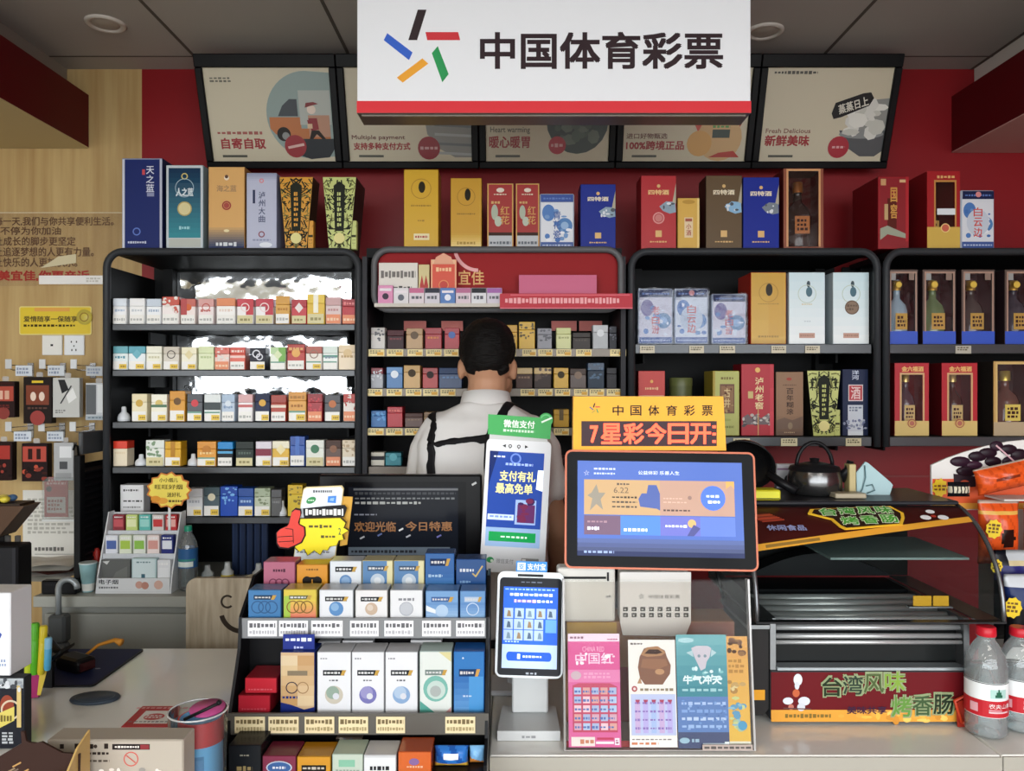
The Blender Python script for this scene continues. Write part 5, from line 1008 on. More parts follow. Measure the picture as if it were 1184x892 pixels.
# ================================================================== left counter clutter
def flat_on(name, label, cat, pts, z, th, col, extra=None, rot=0, group=None, rough=.4):
    cx = sum(p[0] for p in pts) / len(pts); cy = sum(p[1] for p in pts) / len(pts)
    q = MB(); q.xf = Matrix.Rotation(-PI / 2, 4, 'X')      # outline (x, y) lies flat, face up
    q.pr([(x - cx, y - cy) for x, y in pts], -th, 0, as_mat(col, rough))
    if extra: extra(q, cx, cy, -th - .0004)
    return q.build(name, None, (cx, cy, z), (0, 0, rot), label, cat, group)
def onc(px, py): d = (CZ - CT) * F / (py - 446); return (wx(px, d), d)
flat_on('mouse_pad', 'navy rubber mouse pad with black edge on the glossy counter', 'mouse pad', rrect(-1.32, -1.004, 1.866, 2.128, .012), Zc, .004, '121318',
        lambda q, cx, cy, y: (q.pl([(x - cx, z - cy) for x, z in rrect(-1.316, -1.008, 1.87, 2.124, .01)], y, mat('242a4c', .6)), q.dc(.05, -.02, .007, y - .0003, '8a90a8', .004), q.dc(.11, -.02, .007, y - .0003, '8a90a8', .004), q.sc(-.1, .06, .05, .07, y - .0003, '3c4470', 1, 8)))
t = thing('desk_disc', 'dark slate oval disc lying on the counter in front of the mouse pad', 'coaster', (wx(110, 1.795), 1.795, Zc))
q = MB(); q.lathe([(0, 0), (.054, 0), (.056, .003), (.054, .006), (0, .006)], mat('3a4654', .5), 32); q.v = [(x, y * .66, z) for x, y, z in q.v]; q.build('disc', t)
q = MB(); q.xf = Matrix.Rotation(-PI / 2, 4, 'X'); q.ring(0, 0, .044, .002, -.0066, '56646e', 30, rz=.029); q.build('rim_line', t)
t = thing('barcode_scanner', 'black handheld scanner on the mouse pad with an orange tie', 'scanner', (wx(88, 1.97), 1.97, CT + .0055), (0, 0, -.5)); bk = mat('121214', .4)
q = MB(); q.bx(-.05, .045, -.028, .028, .0, .036, bk, .012, 2); q.build('head', t)
q = MB(); q.tube([(-.045, 0, .018), (-.09, .004, .024), (-.16, .01, .05)], [.02, .016, .017], bk, 12); q.build('handle', t)
q = MB(); q.bx(.0455, .048, -.02, .02, .008, .028, mat('3a1a1c', .15)); q.build('scan_window', t)
q = MB(); q.tube([(-.02, .035, .02), (.0, .06, .045), (.03, .085, .055), (.05, .09, .05)], [.004, .004, .006, .01], mat('c8862c', .5), 8); q.build('orange_tie', t)
# organiser with highlighters
d = 1.80; t = thing('desk_organizer', 'black wire desk organiser with magenta and yellow folders at the left', 'organiser', (wx(12, d), d, Zc)); hh = wz(768, d) - CT; xr = .08
q = MB(); q.pr([(-.16, hh * .35), (xr, hh * .92), (xr + .035, hh * 1.28), (xr + .035, hh * 1.36), (xr - .0, hh * 1.05), (-.16, hh * .55)], 0, .06, bk); q.build('tray', t)
q = MB(); q.bx(-.16, xr - .02, .062, .072, 0, hh, bk); q.build('back_support', t)
q = MB(); q.pr([(.035, 0), (.068, .005), (xr - .008, hh * .95), (.045, hh * .93)], -.006, -.001, 'a8286a'); q.build('magenta_folder', t)
q = MB(); q.pr([(.066, .01), (.074, .01), (xr + .012, hh * .98), (xr - .006, hh * .98)], -.007, -.0065, 'e2c64a'); q.build('yellow_folder', t)
for i, (px, c, nm, hgt, r) in enumerate(((34, 'c8d83a', 'lime highlighter with flat cap, first in the black organiser', .115, .0085), (41, '5cb82c', 'green highlighter with flat cap, second in the black organiser', .118, .0085), (48.5, 'e0cc30', 'yellow-green highlighter in the black organiser, third of the row', .112, .008), (56, '58b4e0', 'sky blue marker at the right of the highlighters', .075, .0075))):
    x = wx(px, d - .01); zz = Zc + hh * (.9 if i < 3 else 1.02); o = thing('highlighter', nm, 'pen', (x, d + .02 - (.04 if i == 3 else .02), zz - .012), (0, (.04, .02, .06, .03)[i], 0), 'pens in the black organiser')
    o.location.y = d - .014
    MB().lathe([(r * .8, 0), (r, .006), (r, hgt * .66), (r * .85, hgt * .68)], mat(c, .3), 14).build('barrel', o)
    MB().lathe([(r * 1.05, hgt * .66), (r * 1.05, hgt * .97), (r * .8, hgt)], mat(c if i != 3 else '8cc8e8', .35), 14).build('cap', o)
MB().lathe([(.006, 0), (.0065, .09), (.004, .11), (.002, .118)], mat('6a3a5c', .4), 10).build('ballpoint_pen', None, (wx(30, 1.86), 1.83, Zc + hh * 1.1), (0, .25, 0), 'thin purple pen standing behind the highlighters', 'pen', 'pens in the black organiser')
# boxes at the photo's left edge
ds = 1.55
carton('snack_box', 'grey snack box with yellow price label and dark picture at the left edge', 'box', -46, 28, 784, Zc, ds, .025, '2a2c30', 'a8aeb2', [('r', .62, 0, 1, .86, '1c1e26'), ('d', .74, .62, .11, '8a3820', .16), ('o', .8, .55, .16, .03, 'c8b8a0'), ('r', .9, .3, .97, .9, 'c8b070'), ('p', [(.6, .28), (.86, .4), (.86, .6), (.6, .5)], 'd0c060'), ('s', .64, .36, .82, .5, '6a5a20', 1, 3), ('b', .5, .84, .98, .98, ('c8ccd0', '8a9096', '3c4046'), 18, .04), ('s', .66, .06, .84, .24, 'b4b8bc', 4, 2)])
o = carton('white_box', 'white carton with blue logo standing on the grey snack box', 'box', -50, 12, 686, wz(784, ds) + .001, ds + .006, .07, 'dedfe2', 'e9ebee', [('p', [(.58, .48), (.74, .58), (.86, .5), (.74, .34), (.6, .36)], '2a4a9c'), ('s', .6, .1, .96, .2, '8a98b8', 2, 6), ('s', .6, .26, .8, .3, 'b8c0cc', 1, 5)], bev=.002, yaw=0)
# counter notice
p = [onc(140, 842), onc(204, 842), onc(208, 818), onc(165, 818)]
flat_on('counter_notice', 'red and white printed notice lying on the counter behind the clear bucket', 'notice', p, Zc, .0012, 'b4282e',
        lambda q, cx, cy, y: (q.pl([(x * .62, z * .62 - .006) for x, z in [(a - cx, b - cy) for a, b in p]], y, 'e6e2de'), q.dc(0, -.005, .022, y - .0004, 'c04a4c', .017), q.sc(-.018, .018, -.014, .004, y - .0008, 'e6dede', 2, 4), q.sc(-.06, .06, .035, .047, y - .0004, 'd89a9a', 1, 10), q.sc(-.045, .045, -.034, -.026, y - .0004, '7a7a7c', 1, 9)))
# low white carton in front
dw = 1.25
carton('printed_carton', 'long white carton with dark square symbols and a red prohibition ring in front', 'box', 54, 212, 856, Zc, dw, .046, 'a0978a', 'a89f92',
       [('r', .09, .92, .12, .97, '2c2420'), ('r', .2, .92, .235, .975, '2c2420'), ('r', .31, .92, .34, .97, '2c2420'), ('d', .355, .945, .014, '3a302a'), ('r', .42, .92, .45, .975, '2c2420'), ('s', .3, .85, .46, .89, '2c2420', 1, 5), ('r', .48, .91, .76, .97, '221c1c'), ('s', .5, .925, .68, .955, 'd8d0c8', 1, 9), ('r', .69, .915, .755, .965, '7a2228'), ('o', .62, .81, .055, .008, 'c05048'), ('l', .585, .85, .655, .77, .008, 'c05048'), ('s', .3, .77, .46, .81, '4a4038', 1, 4), ('b', .35, .5, .9, .7, ('c04038', 'dcd4cc', '8a8680', 'f0ece6'), 30, .02)], bev=.002)
# torn brown sweet box with gold inner
db = 1.2; t = thing('sweet_box', 'torn dark brown display box with gold dashes at the front left corner', 'box', (wx(22, db), db, Zc)); u = db / F
q = MB(); bm = '33201a'
pts = [(-60 * u, 0), (66 * u, 0), (70 * u, .155), (50 * u, .157), (26 * u, .174), (20 * u, .172), (12 * u, .173), (8 * u, .176), (6 * u, .19), (2 * u, .19), (3 * u, .172), (-30 * u, .146), (-60 * u, .13)]
q.pr(pts, 0, .004, bm); rr = random.Random(8)
for k in range(16):
    x = (-48 + 100 * rr.random()) * u; z = .098 + .042 * rr.random()
    if z < .14 + x * .2: q.st((x, z), (x + .013, z + .007), .0024, -.0006, ('b08850', '6a5a4c', '8a7458')[k % 3])
q.build('front_wall', t)
q = MB(); q.bx(-60 * u, 66 * u, .03, .034, 0, .04, bm); q.bx(-60 * u, 66 * u, .0045, .0295, 0, .003, bm); q.build('tray_floor', t)
q = MB(); q.pr([(-.034, 0), (.034, 0), (.034, .178), (0, .165), (-.034, .135)], 66 * u, 66 * u + .003, mat('b8985c', .35)); q.v = [(y, x, z) for x, y, z in q.v]; q.f = [tuple(reversed(f)) for f in q.f]; q.build('gold_flap', t)
q = MB(); q.bx(44 * u, 64 * u, -.012, -.001, 0, .13, mat('e8d890', .25, .3), .001); q.build('gold_sachet', t)
# clear bucket with its contents
dk_ = 1.36; bcx = wx(229, dk_); t = thing('clear_bucket', 'clear plastic bucket holding a blue tub, front of the left counter', 'bucket', (bcx, dk_, Zc)); rb = .049; hb = wz(822, dk_) - CT
q = MB(); q.lathe([(rb * .92, 0), (rb, hb)], film('e8f0f2', .03, .03, .04), 36, caps=False); q.lathe([(0, .001), (rb * .9, .001)], film('e8f0f2', .05, .03, .1), 36, caps=False); q.build('wall', t)
q = MB(); q.tube([(rb * math.cos(a), rb * math.sin(a), hb) for a in [2 * PI * k / 36 for k in range(36)]], .0016, film('f4f8f8', .2, .05, .35), 6, closed=True); q.build('rim', t)
q = MB(); q.tube([(-rb * .86, -.012, 0.002), (-rb * .93, -.012, hb * .95)], .0025, mat('c08060', .4), 6); q.build('corner_seam', t)
bt = thing('sweet_tub', 'sky blue tub with red band inside the clear bucket', 'tub', (bcx + .007, dk_ - .004, Zc + .002)); rt = .036; ht = wz(838, dk_ - .03) - CT
q = MB(); q.lathe([(rt, 0), (rt, ht * .72)], mat('6cb0dc', .3), 32); wrap(q, rt, -.55, .5, ht * .2, ht * .62, '4a84b0'); wrap(q, rt, -.5, -.08, ht * .24, ht * .58, '6894b8', .0008); wrap(q, rt, .06, .46, ht * .24, ht * .58, '5c90bc', .0008); q.build('tub_body', bt)
q = MB(); q.lathe([(rt * 1.04, ht * .72), (rt * 1.05, ht)], mat('c8242a', .3), 32, caps=False); q.lathe([(rt * .97, ht), (rt * .97, ht * .8), (0, ht * .8)], mat('7ab0d4', .4), 32, caps=False); q.lathe([(rt * 1.05, ht), (rt * .97, ht)], mat('c8242a', .3), 32, caps=False); q.build('red_band', bt)
q = MB(); q.xf = Matrix.Rotation(.12, 4, 'X'); q.lathe([(0, 0), (.03, 0), (.03, .003), (0, .003)], mat('c0508c', .35), 26); o = q.build('pink_lid', None, (bcx + .012, dk_ + .012, Zc + ht + .008), (0, 0, 0), 'round pink lid lying on top of the blue tub in the bucket', 'lid')
q = MB(); q.tube([(-.03, 0, 0), (.03, -.006, .03)], .0028, bk, 8); q.tube([(.03, -.006, .03), (.034, -.0065, .034)], .0042, bk, 8); q.build('black_pen', None, (bcx + .016, dk_ - .024, Zc + ht + .0045), (0, 0, 0), 'thin black pen sticking out of the blue tub', 'pen')

# ================================================================== stepped condom display
XC, HW = -.296, .247
t = thing('countertop_display', 'black three-step counter display with white and kraft price labels', 'display stand', (XC, 1.42, Zc)); M = Matrix.Translation((-XC, -1.42, -Zc)); db_ = mat('101012', .4)
F1, F2 = 1.152, .985; F3 = CT + .006
def pd(nm, f):
    q = MB(); q.xf = M; f(q); return q.build(nm, t)
prof = [(1.42, Zc), (1.70, Zc), (1.70, 1.225), (1.64, 1.225), (1.556, 1.162), (1.548, 1.10), (1.496, .992), (1.488, .95), (1.42, Zc + .03)]
for sg in (-1, 1):
    q = MB(); X = XC + sg * HW; q.pr(prof, X - .003, X + .003, db_); q.v = [tuple(M @ Vector((y, x, z))) for x, y, z in q.v]; q.f = [tuple(reversed(f)) for f in q.f]; q.build('side_panel', t)
for f_, yf in ((F1, 1.562), (F2, 1.50), (F3, 1.425)): pd('step', lambda q: q.bx(XC - HW + .0035, XC + HW - .0035, yf, 1.695, f_ - .005, f_, db_))
pd('riser', lambda q: q.bx(XC - HW + .0035, XC + HW - .0035, 1.622, 1.694, F1 + .0005, F1 + .034, db_)); pd('back_panel', lambda q: q.bx(XC - HW + .0035, XC + HW - .0035, 1.6955, 1.7, F3 + .001, 1.222, db_))
pd('lower_back', lambda q: q.bx(XC - HW + .0035, XC + HW - .0035, 1.60, 1.604, F2 + .001, F1 - .006, db_))
pd('lower_back', lambda q: q.bx(XC - HW + .0035, XC + HW - .0035, 1.545, 1.549, F3 + .001, F2 - .006, db_))
grey = mat('6a6c6e', .3)
pd('price_rail', lambda q: q.bx(XC - HW - .004, XC + HW + .004, 1.556, 1.5615, wz(738, 1.558), wz(715, 1.558), mat('7a7c7e', .25)))
pd('price_rail', lambda q: q.bx(XC - HW - .004, XC + HW + .004, 1.494, 1.4995, wz(849.5, 1.496), wz(825, 1.496), mat('55524c', .25)))
def pz(x): return 260 + x / 3.279
for yR, tags, z0, z1_, c in ((1.5555, ((88, 198), (206, 315), (328, 447), (475, 583), (605, 715), (748, 857), (877, 985)), 736, 718, 'e4e4e6'), (1.4935, ((38, 152), (166, 280), (303, 415), (432, 543), (574, 683), (836, 949)), 848, 829, 'd9c9a0')):
    for i, (a, b) in enumerate(tags):
        x0, x1 = wx(pz(a), yR), wx(pz(b), yR); zz0, zz1 = wz(z0, yR), wz(z1_, yR)
        def f(q):
            q.bx(x0, x1, yR - .0012, yR, zz0, zz1, as_mat(c, .5)); q.sc(x0 + .003, x1 - .003, (zz0 + zz1) / 2, zz1 - .003, yR - .0016, '5a5a5e' if c[0] == 'e' else '6a5a3a', 1, 7); q.sc(x0 + .003, x1 - .003, zz0 + .003, (zz0 + zz1) / 2 - .002, yR - .0016, 'a8a8ac' if c[0] == 'e' else '9a8a62', 1, 9)
        pd('price_label', f)
KG = 'small boxes on the black stepped display'
def dim(o, k=.86):
    if isinstance(o, str) and len(o) == 6 and all(c in '0123456789abcdef' for c in o): return ''.join('%02x' % round(int(o[i:i + 2], 16) * k) for i in (0, 2, 4))
    return type(o)(dim(x, k) for x in o) if isinstance(o, (list, tuple)) else o
def kbox(label, a, b, top, zb_, d, dep, side, front, ops, yaw=0, name='condom_box'): return carton(name, label, 'small box', pz(a), pz(b), 620 + top / 3.279, zb_, d, dep, dim(side), dim(front), dim(ops), KG, bev=.0012, rough=.25, yaw=yaw)
def brand(y0, y1, c='2a2c30', acc='c8a048', x0=.16, x1=.82): return [('r', x0, y0, x1, y1, c), ('s', x0 + .04, y0 + (y1 - y0) * .2, x1 - .14, y1 - (y1 - y0) * .2, 'd8d8d8', 1, 5), ('p', [(x1 - .12, y0), (x1 - .02, y0), (x1 + .06, y1), (x1 - .06, y1)], acc)]
rear = [('dusty pink box with linked rings, back row of the top step', 146, 266, 98, 'a85c74', 'b86880', [('o', .3, .35, .14, .04, '7a3450'), ('o', .5, .35, .14, .04, '7a3450'), ('o', .7, .35, .14, .04, '7a3450'), ('s', .3, .66, .7, .82, '5a2c40', 1, 5)]),
        ('orange box with black sunglasses, back row of the top step', 272, 390, 108, 'b87818', 'e0982c', [('d', .33, .45, .16, '1c1814', .15), ('d', .67, .45, .16, '1c1814', .15), ('r', .3, .5, .7, .58, '1c1814'), ('s', .3, .8, .7, .88, '7a5010', 1, 5)]),
        ('white box with blue disc, back row of the top step', 398, 518, 95, 'c8d0d8', 'e8edf2', [('d', .5, .4, .2, '6a94c4'), ('d', .5, .4, .14, '8fb2d8')] + brand(.68, .84)),
        ('blue and cream box with round seal, back row, left of its twin', 521, 637, 93, 'c8c090', '5c88b8', [('r', .82, 0, 1, 1, 'e8e0b0'), ('d', .5, .4, .24, 'c4d4e2'), ('d', .5, .4, .12, 'e6ecf0')] + brand(.7, .85, '3a5470')),
        ('blue and cream box with round seal, back row, beside the tall blue box', 640, 756, 93, 'c8c090', '5c88b8', [('r', .82, 0, 1, 1, 'e8e0b0'), ('d', .5, .4, .24, 'c4d4e2'), ('d', .5, .4, .12, 'e6ecf0')] + brand(.7, .85, '3a5470')),
        ('tall deep blue box rising above the back row', 759, 870, 66, '24508c', '2c64a8', [('g', 0, 0, 1, .5, '5a94c8', '2c64a8', 5)] + brand(.7, .88, '16305c') + [('s', .1, .4, .6, .5, 'a8c8e4', 1, 5)]),
        ('navy blue box with gold tick, last of the back row', 876, 990, 88, '1c3c70', '24508c', [('l', .55, .6, .68, .5, .05, 'd0b870'), ('l', .66, .5, .9, .82, .05, 'd0b870'), ('s', .12, .62, .6, .76, 'dfe6ee', 1, 4), ('s', .12, .3, .5, .4, '7aa0cc', 1, 4)])]
for lab, a, b, top, side, front, ops in rear: kbox(lab, a, b, top, F1 + .035, 1.632, .05, side, front, ops)
rings = lambda c: [('o', .28, .42, .2, .035, c), ('o', .5, .42, .2, .035, c), ('o', .72, .42, .2, .035, c)]
frontr = [('steel blue box with faint rings, front row of the top step', 88, 213, 205, '3a6c98', '3f7cb4', rings('2c5c8c') + brand(.68, .84, '28405c')),
          ('iridescent gold and pink box with rings, front row', 222, 348, 203, 'c8b048', 'e0c84c', [('g', 0, 0, 1, .7, 'e8746c', 'e6d04c', 8), ('r', 0, .0, .2, .8, 'a8c84a')] + rings('8a6a2c') + brand(.68, .82, '6a6a3c')),
          ('white box with sky blue disc, front row', 358, 487, 204, 'b8bcc0', 'eceef2', [('d', .5, .36, .22, '5c90c8'), ('d', .46, .42, .12, '8ab4dc')] + brand(.62, .78)),
          ('white box with tan disc, front row', 494, 617, 205, 'b8b4b0', 'f0eeee', [('d', .5, .36, .2, 'd0b8a0'), ('d', .46, .4, .1, 'e0d0c0')] + brand(.62, .78)),
          ('white box with pale silver disc, front row', 626, 750, 205, 'b4b6ba', 'eef0f2', [('d', .5, .36, .22, 'c8ccd2'), ('o', .5, .36, .22, .015, '9aa0aa'), ('s', .25, .62, .75, .76, '8a8c92', 1, 4)]),
          ('pale blue box with white swoosh, front row', 761, 885, 208, '5a84bc', '7aa8d8', [('g', 0, 0, 1, .6, 'a8c8ea', '6494cc', 6), ('p', [(0, .3), (.3, .2), (.3, .34), (0, .5)], 'eef4fa'), ('d', .5, .3, .2, 'b8d2ee')] + brand(.62, .8, '3c64a0')),
          ('blue box with pale arc, last of the front row', 891, 988, 208, '4a74b0', '6c9cd0', [('g', 0, 0, 1, .6, '94bce4', '5c8cc8', 6), ('o', .5, .36, .26, .035, 'd0e2f4')] + brand(.62, .8, 'b8cce4'))]
for lab, a, b, top, side, front, ops in frontr: kbox(lab, a, b, top, F1 + .001, 1.568, .05, side, front, ops)
z2_ = F2 + .001
kbox('red flat box lying at the bottom of the red pair', 50, 172, 604, z2_, 1.515, .075, '8c1a24', 'c02838', [('s', .1, .15, .9, .3, 'd85060', 1, 8)], name='condom_box')
kbox('red flat box lying on top of the other red box', 76, 197, 538, wz(620 + 604 / 3.279, 1.515) + .0008, 1.522, .068, '981c28', 'cc2c3a', [('s', .1, .15, .9, .3, 'e06470', 1, 8)])
kbox('gold box with rings and navy base, middle step', 210, 341, 440, z2_, 1.515, .055, '1c2c70', 'd8b890', [('g', 0, .12, .5, .95, 'c8985c', 'e8d4b0', 5), ('g', .5, .12, 1, .95, 'e8cfa8', 'c89c68', 5), ('o', .33, .42, .18, .03, '2a2440'), ('o', .66, .42, .18, .03, 'a8845c'), ('r', .2, .62, .8, .7, '8a7a60'), ('p', [(0, 0), (1, 0), (1, .1), (.7, .06), (.3, .14), (0, .18)], '1c2c78'), ('s', .05, .22, .5, .3, '2c3a80', 1, 4)])
o = bpy.context.scene.objects[-1] if False else None
q = MB(); w = 120 / 3.279 * 1.516 / F; q.bx(-w / 2, w / 2, 0, .003, 0, .034, '22307c'); art(q, [('s', .08, .55, .92, .85, 'd0d8f0', 1, 5), ('s', .35, .15, .65, .35, 'b0b8dc', 1, 3)], -w / 2, w, 0, .034); q.build('box_flap', None, (wx(pz(280), 1.53), 1.53, wz(754, 1.53) + .0), (0, 0, 0), 'navy card flap sticking up behind the gold ringed box', 'card', KG)
wh = [('white box with pearly beige disc, middle step', 350, 478, 'd0c8b8', '9ab0a0'), ('white box with violet disc, middle step', 481, 604, '7a78b8', '9c98cc'), ('white box with ice blue disc, middle step', 608, 731, '8cacd4', 'b4cae4')]
for lab, a, b, c1, c2 in wh: kbox(lab, a, b, 440, z2_, 1.515, .055, 'c8cace', 'f0f1f4', [('d', .5, .3, .28, c1), ('d', .46, .34, .2, c2), ('d', .56, .28, .1, 'dfe2ea'), ('s', .08, .88, .3, .92, '9a9ca2', 1, 3), ('s', .35, .52, .65, .56, '6a6c74', 1, 3)] + brand(.62, .71))
kbox('white and teal swirl box, middle step', 738, 860, 438, z2_, 1.515, .055, 'b8ccc6', 'e6ece6', [('d', .5, .4, .4, '7cbcae', .42), ('d', .52, .38, .3, 'c8dcd4', .3), ('d', .5, .36, .18, 'b0b8b4'), ('p', [(0, 0), (.5, 0), (0, .2)], '5aa898'), ('p', [(1, 0), (.8, 0), (1, .1)], 'd8a0a0'), ('p', [(.6, 1), (1, 1), (1, .84)], 'e0d8a0')] + brand(.62, .71, '7a8a84'))
kbox('bright blue box with pale column, last on the middle step', 867, 984, 438, z2_, 1.515, .055, '2058a0', '2c78c0', [('g', 0, 0, .55, .6, '68a0d8', '2c6cb4', 6), ('r', .5, .0, .98, .6, '4c98d8'), ('d', .3, .9, .03, 'd0e0f0')] + brand(.6, .72, '1a3a68', 'd0a050') + [('s', .3, .26, .6, .3, 'c0d8f0', 1, 3)])
for lab, a, b, top in (('white box peeking up behind the beige disc box', 352, 437, 402), ('white tall box edge behind the violet disc box', 445, 562, 398), ('white box edge behind the teal swirl box', 704, 822, 396)): kbox(lab, a, b, top, z2_, 1.575, .02, 'cfd0d2', 'e6e6e8', [])
def pq(x): return (255 + x / 3.643 - 260) * 3.279
def top3(y): return (840 + y / 3.643 - 620) * 3.279
low = [('black box with pale small print, first on the bottom step', 33, 170, 80, '16171a', '1e2024', [('s', .35, .62, .65, .72, '9a9484', 1, 3), ('s', .25, .1, .75, .34, 'a08c5c', 1, 3)]), ('maroon box with blue badge, bottom step', 176, 318, 125, '6c2434', '84304a', [('d', .5, .4, .4, 'c8d4e4', .2), ('d', .5, .4, .36, '3c64a0', .17), ('s', .3, .3, .7, .5, 'dfe6f0', 1, 4)]),
       ('amber box with black print band, bottom step', 322, 464, 128, 'b07818', 'd8982c', [('r', .12, .2, .88, .55, '1c1a16'), ('s', .16, .28, .84, .48, 'c8c0b0', 1, 5)]), ('pale green and white box, bottom step', 470, 600, 118, 'a8b8a8', 'c8d4c4', [('r', .2, .4, .75, .75, '8cc4a8'), ('s', .1, .1, .9, .3, '9aa89a', 1, 6)]),
       ('plain white box with dark print, bottom step', 603, 740, 122, 'c8c8ca', 'eceef0', [('s', .18, .2, .82, .5, '2c2c30', 1, 5), ('r', .0, .9, 1, 1, 'd8dadc')]), ('orange box with violet badge, bottom step', 748, 888, 108, 'b0481c', 'd8682c', [('d', .48, .58, .16, '8a6aa0', .11), ('s', .25, .3, .75, .42, 'f0b890', 1, 6)])]
for lab, a, b, top, side, front, ops in low: kbox(lab, pq(a), pq(b), top3(top), F3 + .001, 1.432, .06, side, front, ops)
kbox('stacked maroon box behind the maroon badge box', pq(186), pq(322), top3(98), F3 + .001, 1.496, .03, '4c1a26', '5c2030', []); kbox('amber box queued behind the black band one', pq(330), pq(470), top3(98), F3 + .001, 1.496, .03, '8a5c14', 'b07a1c', []); kbox('orange box queued behind the violet badge one', pq(752), pq(890), top3(82), F3 + .001, 1.496, .03, '8a3a18', 'b0521f', [])
kbox('patterned beige and silver bag behind the pale green box', pq(485), pq(598), top3(48), F3 + .001, 1.52, .015, '6a5c50', '9a8c7c', [('b', .05, .05, .95, .95, ('5a4c40', 'c8c0b4', '8a90a0', '3c3430'), 26, .09)])
def pillow(name, label, cat, w, h, th, colf, loc, rot=(0, 0, 0), group=None, parts=None, n=18, crimp=.05):
    """sealed foil bag: bulged front and back, crimped ends; colf(u,v) gives the print colour"""
    q = MB(); rr = random.Random(len(label))
    for side in (1, -1):
        vs = []
        for i in range(n + 1):
            for j in range(n + 1):
                u, v = i / n, j / n; e = max(0, 1 - abs(2 * u - 1) ** 2.6) ** .6; k = 1. if crimp < v < 1 - crimp else 0.
                b = max(0, 1 - abs((v - .5) / (.5 - crimp)) ** 2.2) ** .6 if k else 0
                y = -side * th / 2 * e * b * (1 + .10 * math.sin(u * 17 + v * 6) * math.sin(v * 13)) ; x = (u - .5) * w * (1 - .05 * b)
                vs.append((x + .0015 * math.sin(v * 40) * (1 - k), y, v * h))
        for i in range(n):
            for j in range(n):
                a = i * (n + 1) + j; f = (a, a + n + 1, a + n + 2, a + 1)
                q.add([vs[k] for k in f], [(0, 1, 2, 3) if side > 0 else (3, 2, 1, 0)], as_mat(colf((i + .5) / n, (j + .5) / n), .22), True)
    o = q.build(name, None, loc, rot, label, cat, group)
    bm = bmesh.new(); bm.from_mesh(o.data); bmesh.ops.remove_doubles(bm, verts=bm.verts[:], dist=.0002); bm.to_mesh(o.data); bm.free()
    return o
d = 1.47; x0, x1 = pq(900) / 3.279 + 260, pq(1045) / 3.279 + 260; w = (x1 - x0) * d / F; h = wz(862, d) - F3 - .001
pillow('foil_bag', 'glossy blue foil bag with white emblem and yellow base on the bottom step', 'bag', w, h, .03, lambda u, v: 'e0b040' if v < .2 else ('dfe8f2' if abs(u - .5) < .24 and abs(v - .58) < .12 else ('2c6cb8' if (u + v * .4) % .5 < .3 else '1c4f98')), (wx((x0 + x1) / 2, d), d, F3 + .001), group=KG)
d = 1.482; x0, x1 = 542, 560; w = (x1 - x0) * d / F; h = wz(862, d) - F3 - .001
pillow('foil_bag', 'pale blue foil bag with orange curve at the right end of the bottom step', 'bag', w, h, .02, lambda u, v: 'd8883c' if v + u * .3 < .4 else '7ab0dc', (wx(551, d) + .001, d, F3 + .001), group=KG)
# ================================================================== thumbs-up price board behind the display
d = 1.78; t = thing('price_board', 'white price board with red thumbs-up and yellow burst behind the stepped display', 'sign', (wx(366, d), d, Zc), (0, 0, 0)); u = d / F
def lp(x, y): return (wx(315 + x / 8.92, d) - wx(366, d), wz(555 + y / 8.92, d) - Zc)
q = MB()
pts = [lp(*p) for p in ((215, 830), (225, 845), (600, 822), (650, 790), (735, 90), (715, 60), (350, 75), (320, 95), (290, 250))]
q.pr(pts, .0, .004, mat('d9c890', .4)); c_ = Vector((sum(p[0] for p in pts) / 9, sum(p[1] for p in pts) / 9))
q.pl([tuple(c_ + (Vector(p) - c_) * .965) for p in pts], -.0004, 'dfe5ea'); q.build('board', t)
q = MB(); q.sc(*[lp(420, 0)[0], lp(620, 0)[0]], lp(0, 140)[1], lp(0, 100)[1], -.0008, '5a5e64', 1, 9); q.pl([(lp(400, 212)[0] + 50 / 8.92 * u * math.cos(a), lp(400, 212)[1] + (34 * math.sin(a) + 14 * math.cos(a)) / 8.92 * u) for a in [2 * PI * k / 20 for k in range(20)]], -.0008, '2e8c4c'); q.sc(lp(370, 0)[0], lp(430, 0)[0], lp(0, 222)[1], lp(0, 202)[1], -.0012, 'c8e4cc', 1, 3)
q.pl([lp(*p) for p in ((568, 235), (655, 240), (660, 165), (575, 170))], -.0008, '3a84dc'); q.pl([lp(*p) for p in ((590, 215), (630, 220), (640, 185), (600, 190))], -.0012, '8cb8ee'); q.sc(lp(250, 0)[0], lp(600, 0)[0], lp(0, 760)[1], lp(0, 735)[1], -.0008, '8a8c90', 1, 10); q.build('printed_marks', t)
q = MB(); q.pr([lp(*p) for p in ((690, 690), (765, 675), (825, 180), (720, 175))], .0045, .0075, 'cf9c34'); q.build('yellow_back_card', t)
q = MB(); q.pr([lp(*p) for p in ((330, 395), (740, 385), (772, 290), (745, 258), (560, 270), (320, 295))], -.004, -.0015, '17171a'); art(q, [('s', 0, 0, 1, 1, 'e4e4e0', 1, 11)], lp(345, 0)[0], lp(735, 0)[0] - lp(345, 0)[0], lp(0, 380)[1], lp(0, 285)[1] - lp(0, 380)[1], -.004); q.build('title_strip', t)
by = [(300, 400), (290, 460), (330, 470), (350, 520), (345, 560), (330, 600), (250, 660), (245, 690), (290, 735), (340, 705), (375, 770), (440, 720), (500, 765), (530, 715), (575, 720), (600, 680), (670, 670), (690, 620), (740, 610), (725, 560), (790, 520), (740, 490), (760, 440), (705, 390)]
by = [lp(*p) for p in by][::1]
area = sum(by[i][0] * by[(i + 1) % len(by)][1] - by[(i + 1) % len(by)][0] * by[i][1] for i in range(len(by)))
if area < 0: by = by[::-1]
c_ = Vector((sum(p[0] for p in by) / len(by), sum(p[1] for p in by) / len(by)))
